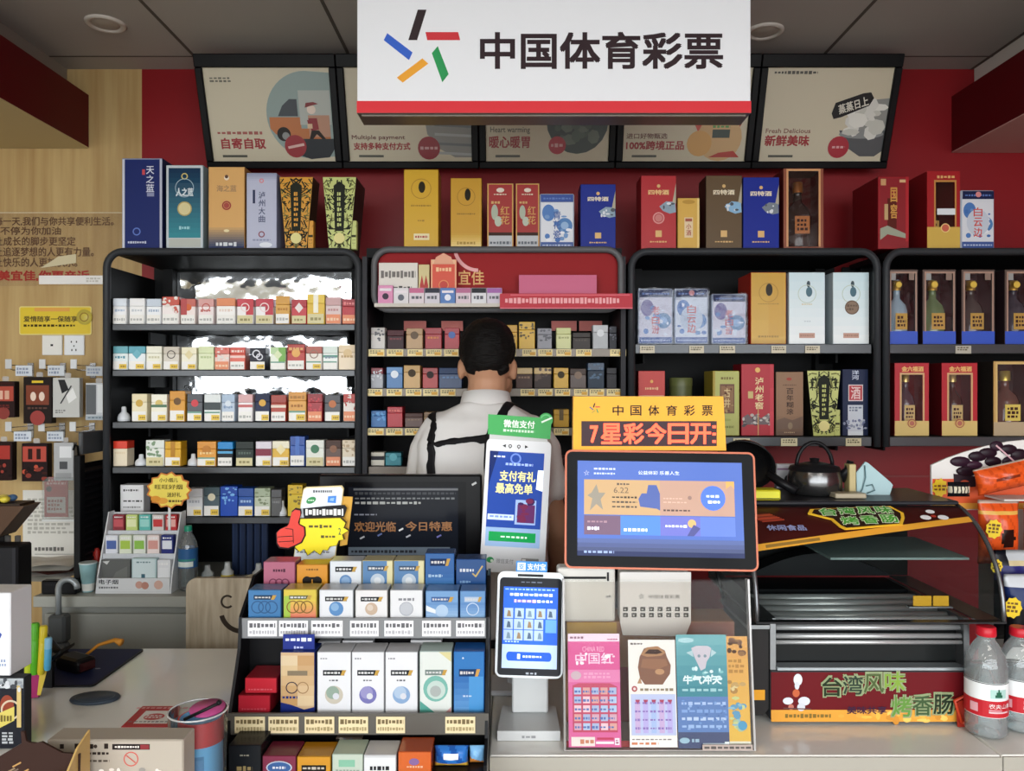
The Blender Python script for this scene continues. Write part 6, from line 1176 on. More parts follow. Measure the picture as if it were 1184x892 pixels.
q = MB(); q.pr([tuple(c_ + (Vector(p) - c_) * 1.05) for p in by], -.007, -.0045, '4a3a14'); q.pr(by, -.0085, -.0072, mat('f0dc1c', .4))
q.sc(lp(385, 0)[0], lp(620, 0)[0], lp(0, 500)[1], lp(0, 450)[1], -.009, '5a5418', 1, 5); q.sc(lp(510, 0)[0], lp(660, 0)[0], lp(0, 600)[1], lp(0, 560)[1], -.009, '5a5418', 1, 4); q.tx('2', lp(690, 0)[0], lp(715, 0)[0], lp(0, 560)[1], lp(0, 490)[1], -.009, '3a6a3c'); q.build('burst', t)
th = [lp(*p) for p in ((70, 640), (95, 680), (180, 690), (230, 670), (310, 630), (345, 560), (340, 480), (290, 455), (280, 430), (305, 350), (300, 310), (250, 300), (215, 330), (190, 440), (170, 470), (100, 500), (65, 535))]
if sum(th[i][0] * th[(i + 1) % len(th)][1] - th[(i + 1) % len(th)][0] * th[i][1] for i in range(len(th))) < 0: th = th[::-1]
c_ = Vector((sum(p[0] for p in th) / len(th), sum(p[1] for p in th) / len(th)))
q = MB(); q.pr([tuple(c_ + (Vector(p) - c_) * 1.09) for p in th], -.0115, -.009, '2a1214'); q.pr(th, -.0135, -.0117, mat('d83a2c', .4))
for a, b in (((75, 578), (225, 570)), ((80, 630), (230, 620)), ((228, 500), (235, 640)), ((150, 490), (225, 500))): q.st(lp(*a), lp(*b), .0016, -.0139, '3a1214')
q.build('thumb', t)
q = MB(); q.bx(-.008, .008, .0045, .012, .008, .34, 'c8c8c8'); q.bx(-.05, .05, -.03, .06, 0, .0075, 'c8c8c8'); q.build('stand', t)
# ================================================================== black point-of-sale monitor
d = 1.92; t = thing('monitor', 'black point of sale monitor with dim menu screen before the clerk', 'monitor', (wx(462, d), d, Zc), (0, 0, 0)); u = d / F
x0, x1 = (368 - 462) * u, (557 - 462) * u; z1_, z0_ = wz(549.5, d) - Zc, wz(652, d) - Zc
q = MB(); q.bx(x0, x1, 0, .03, z0_, z1_, mat('0c0c0e', .3), .004); q.build('housing', t)
def mp(x, y): return ((370 + x / 5.92 - 462) * u, wz(545 + y / 5.92, d) - Zc)
q = MB(); a, b = mp(170, 580), mp(1000, 75); q.rc(a[0], b[0], a[1], b[1], -.0005, mat('0c0d10', .15)); scr = mat('14171e', .15, emit=.3)
a, b = mp(195, 575), mp(945, 110); q.rc(a[0], b[0], a[1], b[1], -.001, scr)
def ln(xa, ya, xb, yb, c, n, e=.35): A, B = mp(xa, yb), mp(xb, ya); q.sc(A[0], B[0], A[1], B[1], -.0016, mat(c, .4, emit=e), 1, n)
q.rc(mp(230, 0)[0], mp(945, 0)[0], mp(0, 132)[1], mp(0, 118)[1], -.0014, mat('5a5c60', .3, emit=.1)); ln(240, 140, 930, 165, '34363a', 22); ln(240, 178, 930, 196, '5c5e60', 20, .3); ln(240, 205, 690, 230, '8a8c8a', 12); ln(235, 290, 390, 305, '6a6c78', 5)
A, B = mp(235, 415), mp(520, 345); q.tx('欢迎光临', A[0], B[0], A[1], B[1], -.0016, mat('7a5230', .3, emit=.4), .02); A, B = mp(585, 410), mp(905, 345); q.tx('今日特惠', A[0], B[0], A[1], B[1], -.0016, mat('7a5230', .3, emit=.4), .02)
for xx, yy, c in ((290, 455, 'c8c8d0'), (410, 435, '5a6aa0'), (555, 400, 'd8d8d8'), (605, 445, 'b0b0b8'), (815, 445, '6a6ab0')): q.st(mp(xx - 15, yy + 8), mp(xx + 15, yy - 8), .004, -.0015, c)
A, B = mp(195, 575), mp(890, 520); q.rc(A[0], B[0], A[1], B[1], -.0013, mat('5c6874', .3, emit=.2)); ln(215, 535, 660, 565, '2c3038', 16, .0); q.st(mp(1040, 95), mp(1070, 78), .005, -.0012, 'c8c8c8'); q.build('screen', t)
q = MB(); q.bx(-.03, .03, .031, .06, .02, z0_ + .08, mat('0c0c0e', .4), .004); q.bx(-.09, .09, -.03, .1, 0, .019, mat('0c0c0e', .4), .005); q.build('stand', t)
# ================================================================== green-tagged payment terminal
d = 1.84; roll = .055; t = thing('payment_terminal', 'white payment terminal with green header tag and tall screen', 'payment terminal', (wx(596, d), d, Zc), (0, 0, 0)); u = d / F
hd_ = thing('head', None, None); hd_.parent = t; zc0 = wz(588, d) - Zc; hd_.location = (0, 0, zc0); hd_.rotation_euler = (-.0, roll, .0)
def wp(x, y): return ((540 + x / 4.057 - 596) * u, -(460 + y / 4.057 - 588) * u)
w2 = 37.5 * u; zt, zb0 = 79 * u, -75 * u
q = MB(); q.pr(rrect(-w2, w2, zb0, zt, .012), 0, .022, mat('e2e3e6', .3)); q.build('casing', hd_)
sx0, sx1, sz0, sz1 = -w2 + 4.5 * u, w2 - 7.5 * u, -45 * u, 65 * u; W_ = sx1 - sx0; H_ = sz1 - sz0; em = lambda c, e=.75: mat(c, .12, emit=e, spec=.08)
q = MB(); q.rc(sx0, sx1, sz0, sz1, -.0006, em('24408c', .55))
art(q, [('p', [(0, .2), (0, 1), (.16, 1), (0, .62)], em('16265c', .4)), ('r', 0, 0, 1, .2, em('8aa6c8', .4)), ('s', .08, .93, .3, .96, em('c8d4e8'), 1, 3), ('o', .48, .93, .1, .03, em('5a74b4')), ('s', .3, .85, .8, .89, em('8aa0d0'), 1, 8), ('t', '支付有礼', .2, .69, .86, .80, em('d8d08c', .6), .02), ('t', '最高免单', .14, .56, .82, .67, em('d8d08c', .6), .02), ('p', [(.88, .62), (1, .6), (1, .82), (.9, .82)], em('e4ecf4', .8)), ('r', .52, .24, .9, .5, em('8ea4d0', .5)), ('r', .56, .26, .88, .45, em('5c2c5c', .4)), ('b', .58, .28, .86, .5, (em('6c2848', .4), em('3c2450', .4)), 10, .06), ('r', .02, .28, .5, .34, em('b4c4e0', .6)), ('s', .06, .3, .46, .33, em('6a80b4'), 1, 5), ('r', .06, .055, .92, .155, em('1c8c48', .5)), ('s', .28, .09, .76, .12, em('b8dcc4'), 1, 5)], sx0, W_, sz0, H_, -.0008); q.build('screen', hd_)
q = MB()
for i, xx in enumerate((-17, -10, 0, 9)):
    X = xx * u; Z_ = 71.5 * u
    if i in (0, 3): q.pl([(X - .004, Z_), (X + .004, Z_ - .004), (X + .004, Z_ + .004)] if i == 0 else [(X - .004, Z_ - .004), (X + .004, Z_), (X - .004, Z_ + .004)], -.0006, '2a2a2c')
    else: q.ring(X, Z_, .0042, .0018, -.0006, '2a2a2c'); q.rc(X - .0008, X + .0008, Z_ - .006, Z_ - .003, -.0006, '2a2a2c')
q.dc(-26 * u, -61 * u, .0085, -.0006, '2c9c58', .007); q.dc(-24 * u, -62 * u, .0035, -.0009, 'd8ecd8'); q.tx('微信支付', -19 * u, 1 * u, -64.5 * u, -59 * u, -.0006, '8a8c8e', 0); q.build('printed_marks', hd_)
q = MB(); q.bx(10 * u, 30 * u, -.004, -.0006, -73 * u, -57 * u, mat('b8bab8', .2, .6), .001); q.rc(17 * u, 23 * u, -68 * u, -62.5 * u, -.0044, '1a1a1c'); q.rc(10.5 * u, 15 * u, -72 * u, -58 * u, -.0043, 'dfe0dc'); q.build('camera_window', hd_)
q = MB(); q.pr([(-w2 + .002, 84 * u), (w2 - .004, 82 * u), (w2 - .003, 106 * u), (-w2 + .0, 107 * u)], -.004, -.002, mat('2aa448', .35)); q.dc(w2 - 8 * u, 104 * u, .0165, -.0042, mat('2aa448', .35)); q.ring(w2 - 8 * u, 104 * u, .0135, .003, -.0045, '5cc474', 18, PI * .1, PI * .9); q.st((w2 - 13 * u, 101 * u), (w2 - 1 * u, 107 * u), .004, -.0046, 'e4f4e8')
q.tx('微信支付', -19 * u, 17 * u, 93 * u, 102 * u, -.0043, 'f0f6f0', .02); q.sc(-19 * u, 17 * u, 87.5 * u, 91.5 * u, -.0043, 'd0ecd4', 1, 10); q.bx(-w2 + .006, w2 - .01, -.0018, .0, 78.5 * u, 86 * u, 'c8cac8'); q.build('header_tag', hd_)
q = MB(); q.bx(-.02, .02, .024, .04, .0, zc0 + .02, mat('d8d9dc', .35), .004); q.bx(-.06, .06, -.03, .08, 0, .012, mat('d8d9dc', .35), .004); q.build('stand', t)
# ================================================================== blue face-scan terminal in front
d = 1.62; t = thing('payment_terminal', 'white face scan payment terminal with bright blue screen on a flat stand', 'payment terminal', (wx(611, d), d, Zc), (0, 0, 0)); u = d / F
q = MB(); q.pr(rrect(-37 * u, 36 * u, 0, .155, .012), .0, .012, mat('c4c6c8', .3)); q.xf = None
base = MB(); base.xf = Matrix.Translation((0, 1.585 - d, 0)) @ Matrix.Rotation(-PI / 2, 4, 'X'); base.pr([(-.064, 0), (.064, 0), (.061, .125), (-.056, .125)], -.02, 0, mat('c2c4c4', .28)); base.xf = None; base.sc(-.014, .014, .004, .012, 1.585 - d - .0006, '8a8c8e', 1, 3); base.build('base', t)
q = MB(); q.bx(-19 * u, 24 * u, .05, .066, .0205, .16, mat('d2d4d4', .3), .003); q.build('column', t)
hd_ = thing('head', None, None); hd_.parent = t; zc0 = wz(783, d) - Zc; hd_.location = (0, -.012, zc0 + .002); hd_.rotation_euler = (-.20, .03, 0); sc_ = 1.02
w2 = 39 * u; HH = 116 * u / math.cos(.2) * 1.0
q = MB(); q.pr(rrect(-w2, w2, 0, HH, .014), 0, .016, mat('dfe6ea', .25)); q.build('casing', hd_)
q = MB(); q.pl(rrect(-w2 + .005, w2 - .004, .0045, HH - .012, .008), -.0006, mat('080c14', .15, spec=.1)); q.bx(-.028, .026, -.003, -.0004, HH - .0095, HH - .0045, mat('15161a', .3), .001); q.sc(-.02, .024, HH - .0225, HH - .0195, -.001, '6a7488', 1, 4); q.sc(-.006, .016, .006, .012, -.001, 'a8acb8', 1, 2); q.build('glass', hd_)
sx0, sx1, sz0, sz1 = -w2 + .0135, w2 - .0125, .0185, HH - .031; W_ = sx1 - sx0; H_ = sz1 - sz0
q = MB(); q.rc(sx0, sx1, sz0, sz1, -.0009, em('2458c8', .6)); tiles = []
for r in range(3):
    for c in range(5 if r == 0 else 4): tiles += [('r', .02 + c * .185 + (.0 if r else c * .012), .61 - r * .135, .185 + c * .185 + (.0 if r else c * .012), .735 - r * .135, em('a0b4c8', .45)), ('p', [(.07 + c * .19, .63 - r * .135), (.15 + c * .19, .63 - r * .135), (.13 + c * .19, .70 - r * .135), (.09 + c * .19, .71 - r * .135)], em(('8a7458', '4a5c74', '6c8498')[(r + c) % 3], .35))]
art(q, [('r', 0, 0, 1, .29, em('a8bcdc', .55)), ('s', .12, .88, .9, .93, em('e4ecfa', .9), 1, 9), ('s', .2, .8, .6, .85, em('d8a8b8', .8), 1, 5), ('s', .62, .8, .9, .85, em('e4ecfa', .9), 1, 3), ('s', .03, .955, .95, .985, em('8ab0ec', .6), 1, 12)] + tiles + [('r', .78, .44, .98, .6, em('5c94d8', .6)), ('p', rrect(.08, .90, .09, .20, .05), em('1c4cc8', .8)), ('r', .28, .115, .33, .175, em('e8f0fc')), ('s', .38, .125, .72, .165, em('c8d8f4'), 1, 6), ('s', .05, .31, .3, .335, em('a8c4f0', .6), 1, 4)], sx0, W_, sz0, H_, -.0011); q.build('screen', hd_)
q = MB(); q.bx(-.032, .034, .004, .006, HH + .0005, HH + .022, mat('1c84d4', .35)); q.rc(-.029, -.012, HH + .003, HH + .019, .0036, 'e4f0fa'); q.tx('支', -.027, -.014, HH + .005, HH + .017, .0033, '1c84d4', .01); q.tx('支付宝', -.008, .031, HH + .004, HH + .018, .0036, 'eaf4fc', .02); q.build('header_sticker', hd_)
# ================================================================== lottery screen, LED sign, terminal body
d = 1.612; u = d / F; LXc = 763
t = thing('lottery_screen', 'wide lottery touch screen in an orange frame', 'display screen', (wx(LXc, d), d, Zc), (0, 0, 0))
hd_ = thing('head', None, None); hd_.parent = t; hd_.location = (0, -.012, wz(656, d) - Zc); hd_.rotation_euler = (-.17, .012, -.03)
w2 = 109 * u; HH = 133 * u
q = MB(); q.pr(rrect(-w2, w2, 0, HH, .012), .002, .045, mat('d0cac4', .4)); q.build('rear_housing', hd_)
q = MB(); q.pr(rrect(-w2 - .003, w2 + .003, -.003, HH + .003, .014), -.004, .0015, mat('c86a48', .35)); q.build('orange_frame', hd_)
q = MB(); q.pl(rrect(-w2 + .001, w2 - .001, .001, HH - .001, .011), -.0045, mat('08080a', .15, spec=.06)); q.build('glass', hd_)
sx0, sx1, sz0, sz1 = -w2 + 13 * u, w2 - 14 * u, 13 * u, HH - 11 * u; W_ = sx1 - sx0; H_ = sz1 - sz0
q = MB(); q.rc(sx0, sx1, sz0, sz1, -.005, em('4c64a8', .5)); mini_logo(q, sx0 + .055 * W_, sz0 + .87 * H_, .011, -.0056, ['c8d0e8'] * 5)
art(q, [('g', 0, .0, 1, .18, '2c3458', '5468a8', 4), ('s', .1, .9, .23, .93, em('b8c4e4'), 1, 6), ('s', .1, .85, .23, .88, em('a8b4d8'), 1, 8), ('t', '公益体彩 乐善人生', .37, .86, .62, .9, em('d8e0f4'), 0),
        ('r', .04, .43, .5, .8, em('b0926c', .5)), ('r', .5, .43, .95, .8, em('a88878', .5)), ('p', [(.075, .47), (.09, .6), (.06, .63), (.085, .66), (.115, .75), (.13, .66), (.17, .66), (.14, .59), (.155, .48), (.115, .54)], em('8a8478', .4)), ('s', .24, .74, .32, .77, em('5a5048', .3), 1, 4), ('t', '6.22', .22, .66, .31, .72, em('6a5a4c', .3), 0), ('s', .21, .6, .36, .63, em('4a4038', .2), 1, 7), ('s', .21, .55, .36, .58, em('5a5048', .2), 1, 7), ('s', .21, .5, .36, .53, em('5a5048', .2), 1, 6), ('p', [(.37, .6), (.39, .66), (.42, .66), (.43, .75), (.48, .75), (.5, .66), (.5, .48), (.48, .5), (.38, .52)], em('4c5c94', .5)),
        ('d', .82, .62, .075, em('4c6cc8', .6)), ('s', .78, .62, .86, .66, em('d0dcf4'), 1, 3), ('s', .79, .56, .86, .6, em('e4ecfa'), 1, 3), ('s', .52, .56, .66, .58, em('c0a090', .5), 1, 6), ('s', .52, .6, .64, .62, em('c0a090', .5), 1, 6), ('s', .52, .47, .68, .5, em('5a4844', .3), 1, 7), ('d', .68, .62, .012, em('8a7068', .4)), ('p', [(.9, .72), (.93, .76), (.95, .72), (.95, .8), (.9, .8)], em('c89858', .5)),
        ('r', .04, .22, .26, .42, em('6a5468', .45)), ('r', .26, .22, .5, .42, em('4c78c8', .55)), ('r', .5, .22, .74, .42, em('6468b0', .5)), ('r', .74, .22, .95, .42, em('5c74bc', .5)), ('s', .06, .26, .13, .31, em('e0e4f0', .9), 1, 3), ('s', .28, .25, .42, .3, em('e0e8fa', .9), 1, 5), ('s', .53, .3, .66, .34, em('d8dcf0', .8), 1, 6), ('s', .06, .34, .18, .37, em('9a7c88', .4), 1, 5), ('d', .69, .35, .025, em('c8a068', .5)), ('p', [(.66, .22), (.7, .22), (.74, .3), (.7, .34)], em('4a4c80', .5)), ('r', 0, 0, 1, .05, em('283054', .4)), ('s', .04, .02, .22, .06, em('8a9cc8', .5), 1, 6)], sx0, W_, sz0, H_, -.0053); q.build('screen', hd_)
q = MB(); q.bx(-.05, .05, .175, .2, 0, .50, mat('c8c4bc', .4), .004); q.bx(-.1, .1, .172, .3, 0, .012, mat('c8c4bc', .4), .003); q.bx(-.04, .04, .06, .174, .44, .49, mat('c8c4bc', .4), .003); q.build('stand', t)
d2 = 1.65; u2 = d2 / F; t = thing('led_sign', 'yellow lottery sign with red LED characters above the wide screen', 'LED sign', (wx(751, d2), d2, Zc + .004), (0, 0, 0)); z0_ = wz(523, d2) - Zc; z1_ = wz(461, d2) - Zc
def yp(x, y): return ((640 + x / 3.88 - 751) * u2, wz(450 + y / 3.88, d2) - Zc)
q = MB(); q.pr([yp(88, 283), yp(775, 285), yp(762, 42), yp(90, 42)], 0, .03, mat('eba61c', .4, emit=.08)); q.build('yellow_casing', t)
q = MB(); A, B = yp(125, 265), yp(732, 153); q.rc(A[0], B[0], A[1], B[1], -.0008, mat('3a2028', .25)); q.build('led_panel', t)
q = MB(); lm = mat('ff5230', .4, emit=1.5); A, B = yp(163, 250), yp(200, 172); q.tx('7', A[0], B[0], A[1], B[1], -.0014, lm, .03)
for i, ch in enumerate('星彩今日开'): A, B = yp(212 + i * 100, 256), yp(306 + i * 100, 162); q.tx(ch, A[0], B[0], A[1], B[1], -.0014, lm, .022)
for y in (172, 205, 238): A, B = yp(712, y + 12), yp(728, y); q.rc(A[0], B[0], A[1], B[1], -.0014, lm)
q.build('led_characters', t)
q = MB(); A = yp(185, 95); mini_logo(q, A[0], A[1], .0225, -.0008, ['2a2024', 'd03a30', '5c9c4c', 'b8a03c', '4a6488']); q.build('emblem', t); q = MB()
for i, ch in enumerate('中国体育彩票'): A, B = yp(265 + i * 80, 128), yp(314 + i * 80, 82); q.tx(ch, A[0], B[0], A[1], B[1], -.0008, '2c2018', .012)
q.build('lettering', t)
q = MB(); q.bx(-.05, .05, .012, .028, z0_ - .0015, z0_ + .004, mat('c8c4bc', .4)); q.build('foot', t)
# terminal body with paper, printer on a kraft box
t = thing('kraft_box', 'brown cardboard box behind the clear ticket holder', 'box', (wx(752, 1.672), 1.672, Zc)); w = 195 * 1.672 / F; hk = wz(719, 1.672) - Zc
q = MB(); q.bx(-w / 2, w / 2, 0, .095, 0, hk, mat('9a6c48', .7, noise=.1), .002); q.build('carton', t)
q = MB(); q.rc(-w / 2 + .002, -w * .2, hk * .8, hk - .002, -.0005, 'c8a040'); q.rc(w * .2, w / 2 - .002, hk * .72, hk - .002, -.0005, '8a5444'); q.pl([(x, hk * .93 + y * .6) for x, y in [(.02 * math.cos(a), .014 * math.sin(a)) for a in [2 * PI * k / 16 for k in range(16)]]], -.0005, '3a2018'); q.rc(-w * .48, w * .48, 0.002, hk * .55, -.0005, '8a2a2c'); q.build('printed_panels', t)
zk = Zc + hk + .001
dp = 1.664; t = thing('receipt_printer', 'white receipt printer with a black paper slot beside the blue terminal', 'printer', (wx(678, dp), dp, zk)); w = 67 * dp / F; h = wz(657, dp) - zk
q = MB(); q.bx(-w / 2, w / 2, 0, .044, 0, h, mat('e2dfd8', .35), .006, 2); q.build('body', t)
q = MB(); q.bx(-w / 2 + .003, w / 2 - .02, -.002, .001, h * .8, h * .84, mat('1a1a1c', .3)); q.bx(w / 2 - .018, w / 2 - .014, -.002, .001, h * .76, h * .92, '2a2a2c'); q.build('paper_slot', t)
q = MB(); q.dc(w / 2 - .012, h * .48, .002, -.0006, '5a5a5c'); q.sc(w / 2 - .02, w / 2 - .008, h * .44, h * .5, -.0006, '9a9a98', 1, 2); q.build('status_mark', t)
t = thing('lottery_terminal', 'white lottery machine front with small logo and eight square symbols under the screen', 'terminal', (wx(758, dp), dp, zk)); w = 82 * dp / F; h = wz(662, dp) - zk
q = MB(); q.bx(-w / 2, w / 2, .004, .044, 0, h, mat('dcd9d2', .4), .005); q.build('body', t)
q = MB(); 
q.pr([(-w * .46, -.028), (w * .42, -.03), (w * .5, 0), (w / 2, h), (-w / 2, h), (-w / 2, 0)], 0, .0035, mat('ece8e4', .5)); mini_logo(q, -w * .2, h * .52, .012, -.0004, ['2a2a2a', '4a4a4a', '3a3a3a', '5a5a4a', '4a4a4a']); q.tx('中国体育彩票', -w * .1, w * .34, h * .47, h * .55, -.0006, '5a5652', 0)
for i in range(8):
    x = -w * .46 + i * w * .122
    for zz in (.22, .10): q.rc(x, x + w * .07, h * zz, h * zz + h * .085, -.0006, '4a4844'); q.rc(x + w * .015, x + w * .045, h * zz + h * .02, h * zz + h * .055, -.0009, 'b8b4ae')
q.build('front_paper', t)
# ================================================================== clear ticket holder with scratch cards
dt = 1.545; t = thing('ticket_holder', 'clear acrylic stand holding four scratch cards at the counter edge', 'ticket holder', (wx(762, dt), dt, Zc + .002), (-.13, 0, 0)); u = dt / F; w2 = 108 * u; HT = wz(668, 1.6) - CT
q = MB(); q.rc(-w2, w2, .002, HT, -.0095, film('f6f8f8', .01, .04, .01)); q.build('front_sheet', t)
q = MB(); q.rc(-w2, w2, .002, HT * .98, .004, film('ece8e4', .01, .06, .02)); q.build('rear_sheet', t)
q = MB(); q.bx(-w2 - .004, -w2, -.011, .006, 0, HT, film('c8c4c0', .12, .1, .35)); q.bx(w2, w2 + .004, -.011, .006, 0, HT, film('d8d6d4', .15, .1, .5)); q.bx(-w2, w2, -.011, .006, -.0, .0015, film('d0c8c4', .15, .1, .5)); q.build('side_edges', t)
q = MB(); q.bx(-w2 + .002, w2 * .7, .0045, .0062, .002, .014, mat('a8282e', .4)); q.bx(w2 * .45, w2 - .003, -.0125, -.0115, .001, .012, 'a89890'); art(q, [('s', 0, .1, 1, .9, '4a4440', 1, 9)], w2 * .47, w2 * .5, .002, .009, -.0126); q.build('base_strip', t)
q = MB(); q.bx(-.04, .04, .0065, .05, 0, .004, film('e8e8e8', .1, .1, .3)); q.build('foot', t)
def ticket(label, a, b, y0, y1, front, ops, off):
    w = (b - a) * u; h = (y1 - y0) * u * 1.0; o = MB(); o.bx(-w / 2, w / 2, 0, .0006, 0, h, 'e8e4e0'); o.rc(-w / 2, w / 2, 0, h, -.0003, as_mat(front, .35)); art(o, ops, -w / 2, w, 0, h, -.0003, .35)
    s_ = math.sin(.13); c_ = math.cos(.13); lz = .003 + (868 - y1) * u; lx = wx((a + b) / 2, dt)
    # the card leans with the holder
    return o.build('scratch_ticket', None, (lx, dt + off * c_ + lz * s_, Zc + .002 + lz * c_ - off * s_), (-.13, 0, 0), label, 'scratch card', 'scratch cards in the clear holder')
rr = random.Random(4)
grid = lambda cs, n: [('r', .1 + .17 * i + .01, .15 + .078 * j, .1 + .17 * i + .145, .15 + .078 * j + .06, cs[(i * 3 + j * 2 + (i * j) % 3) % len(cs)]) for i in range(5) for j in range(n)]
cells = lambda cs, n, c2: [x for i in range(5) for j in range(n) for x in (('s', .12 + .16 * i, .16 + .078 * j, .24 + .16 * i, .16 + .078 * j + .03, c2, 1, 2),)]
ticket('pink scratch card with white flowers and a grid of blue numbers', 657.5, 718, 740, 867, 'd85c94', [('r', 0, .93, 1, 1, 'f0d0dc'), ('s', .04, .95, .3, .98, '8a5a70', 1, 4), ('s', .76, .94, .96, .96, 'b04878', 1, 4), ('r', .0, .68, 1, .93, 'd84c8c'), ('t', 'CHINA RED', .28, .84, .7, .885, 'f0a8c8', 0), ('t', '中国红', .14, .73, .88, .83, 'f0c8dc', .01), ('b', .12, .73, .4, .84, ('f4e8ee', 'e8b0cc'), 7, .035), ('b', .64, .73, .9, .82, ('f4f0f0', 'f0c8d8'), 7, .03), ('r', 0, .57, 1, .68, 'e078a8'), ('d', .15, .63, .1, 'c8a8b0', .08), ('s', .3, .6, .9, .66, 'e898bc', 2, 7), ('p', [(.08, .13), (.94, .13), (.94, .53), (.8, .56), (.2, .56), (.08, .54)], 'c03c5c')] + grid(('d0a0b0', 'a8b0d0', 'd89890', 'b0c0dc', 'e8c0c8'), 5) + cells(0, 5, '5468a8') + [('r', .05, .01, .5, .09, 'e8d8d0'), ('s', .22, .02, .48, .08, 'c87858', 1, 3), ('r', .52, .03, .86, .05, 'f0e8ec'), ('r', .54, .065, .86, .085, 'c02850'), ('r', .88, .02, .97, .08, 'f0e4e8'), ('s', .9, .03, .95, .07, 'a84868', 2, 1)], -.0045)
ticket('white scratch card with a brown clay pot and violet columns', 728, 783, 747, 867, 'ece2da', [('p', [(.2, .74), (.24, .84), (.34, .92), (.6, .94), (.78, .9), (.82, .84), (.9, .76), (.88, .68), (.78, .62), (.72, .58), (.34, .58), (.24, .64)], '7c4a2e'), ('p', [(.26, .86), (.4, .93), (.64, .94), (.8, .88), (.7, .85), (.4, .84)], 'a87448'), ('p', [(.34, .87), (.44, .91), (.64, .91), (.73, .88), (.6, .865)], '3c2014'), ('p', [(.26, .74), (.3, .82), (.8, .82), (.84, .76), (.6, .72)], '8e5a38'), ('d', .66, .70, .1, 'b88458', .06), ('p', [(.18, .59), (.24, .65), (.28, .59)], 'b08058'), ('s', .05, .95, .3, .975, '5a4a44', 1, 4), ('d', .12, .54, .06, 'a83438'), ('d', .12, .54, .03, 'e8d0cc'), ('s', .24, .515, .96, .55, '8a7458', 1, 8), ('r', .04, .11, .98, .49, 'bcc0e0')] + [('r', .12 + .17 * i, .13, .23 + .17 * i, .43, ('c8a8d0', 'b8a8dc', 'a8b8e0')[i % 3]) for i in range(5)] + [('p', [(.13 + .17 * i, .44), (.23 + .17 * i, .44), (.2 + .17 * i, .4), (.16 + .17 * i, .4)], 'a83050') for i in range(5)] + cells(0, 4, '8a6ab4') + [('r', 0, 0, 1, .09, 'f0e8e2'), ('s', .04, .02, .6, .05, 'd0784c', 1, 4), ('s', .05, .065, .9, .08, '7a6a68', 1, 9)], -.0045)
ticket('teal scratch card with a pale bull head and blue bands', 784, 843, 741, 868, '4f98a0', [('g', 0, .45, 1, 1, '2c7a88', '6ca8ac', 6), ('r', 0, .14, 1, .45, '5878b0'), ('r', 0, 0, 1, .14, '3c4468'), ('d', .2, .95, .16, 'a8ccd0', .05), ('p', [(.3, .88), (.4, .9), (.62, .9), (.7, .88), (.66, .8), (.6, .76), (.57, .7), (.48, .68), (.42, .74), (.36, .8)], 'c8bcc4'), ('p', [(.2, .84), (.32, .86), (.34, .8)], 'b0c8cc'), ('p', [(.68, .8), (.7, .87), (.8, .84)], 'b0c8cc'), ('d', .45, .81, .03, '7a8a94'), ('d', .57, .81, .03, '7a8a94'), ('b', .12, .6, .9, .7, ('b8dcdc', '7ab8bc', 'd8e8e8'), 20, .04), ('t', '牛气冲天', .12, .56, .88, .64, 'e0ecec', .03), ('s', .1, .49, .9, .53, '9cc8cc', 1, 6)] + [('s', .08, .17 + .067 * j, .95, .21 + .067 * j, ('9ab4dc', 'b8c8e4', '7c9cd0', 'a8bce0')[j], 1, 7) for j in range(4)] + [('b', .05, .15, .96, .42, ('6c90c8', '8ca8d4', '4a68a0'), 30, .025), ('d', .12, .07, .1, '9ab8c8', .055), ('s', .26, .05, .42, .09, '9ab4c8', 1, 2), ('r', .48, .015, .96, .045, 'e0e8f0'), ('r', .9, .015, .99, .06, 'f0f4f4')], -.0052)
ticket('yellow scratch card half hidden behind the teal one', 835, 868, 743, 868, 'dca048', [('g', 0, 0, 1, 1, 'e0b040', 'd89848', 5), ('b', .3, .84, .84, .97, ('6a4020', '8a5c28', '4a2c18'), 12, .09), ('s', .3, .66, .9, .8, 'b07828', 3, 4), ('b', .3, .5, .82, .62, ('c09858', 'a87834', 'd8c088'), 10, .1), ('b', .28, .16, .78, .46, ('8ab0bc', '5c94b4', 'a8b890', 'c8c880'), 22, .1), ('d', .72, .2, .16, '4c94b8'), ('r', 0, 0, 1, .06, 'e8e0c8')], -.0038)
# ================================================================== sausage grill
gx0, gx1 = .552, .978; GF = 1.66; ss_ = mat('8c8e90', .28, .9); blkm = mat('141416', .35)
t = thing('sausage_grill', 'sausage roller grill with curved glass hood and dark red stickers', 'grill', ((gx0 + gx1) / 2, GF, Zc)); M = Matrix.Translation((-(gx0 + gx1) / 2, -GF, -Zc))
def gp(nm, f, parent=None):
    q = MB(); q.xf = M; f(q); return q.build(nm, parent or t)
zs0, zs1, zr0, zr1 = Zc + .006, wz(778, GF), wz(772, GF), wz(718, GF)
gp('lower_body', lambda q: q.bx(gx0, gx1, GF + .002, 2.02, zs0 + .001, zs1 + .004, mat('3a3a3c', .4), .003))
for X in (gx0 + .04, gx1 - .04): gp('foot', lambda q: q.bx(X - .015, X + .015, GF + .03, GF + .06, Zc, zs0, blkm))
gp('upper_body', lambda q: (q.bx(gx0, gx0 + .012, GF + .004, 2.02, zs1 + .0045, zr1 + .004, ss_), q.bx(gx1 - .012, gx1, GF + .004, 2.02, zs1 + .0045, zr1 + .004, ss_), q.bx(gx0 + .0125, gx1 - .0125, 1.90, 2.02, zs1 + .0045, zr1 + .004, blkm), q.bx(gx0 + .0125, gx1 - .0125, GF + .03, 1.899, zs1 + .0045, zs1 + .012, blkm)))
gp('drip_tray_lip', lambda q: q.bx(gx0 + .0125, gx1 - .0125, GF - .004, GF + .028, zs1 + .005, zs1 + .012, mat('a8b0b4', .25, .6), .001))
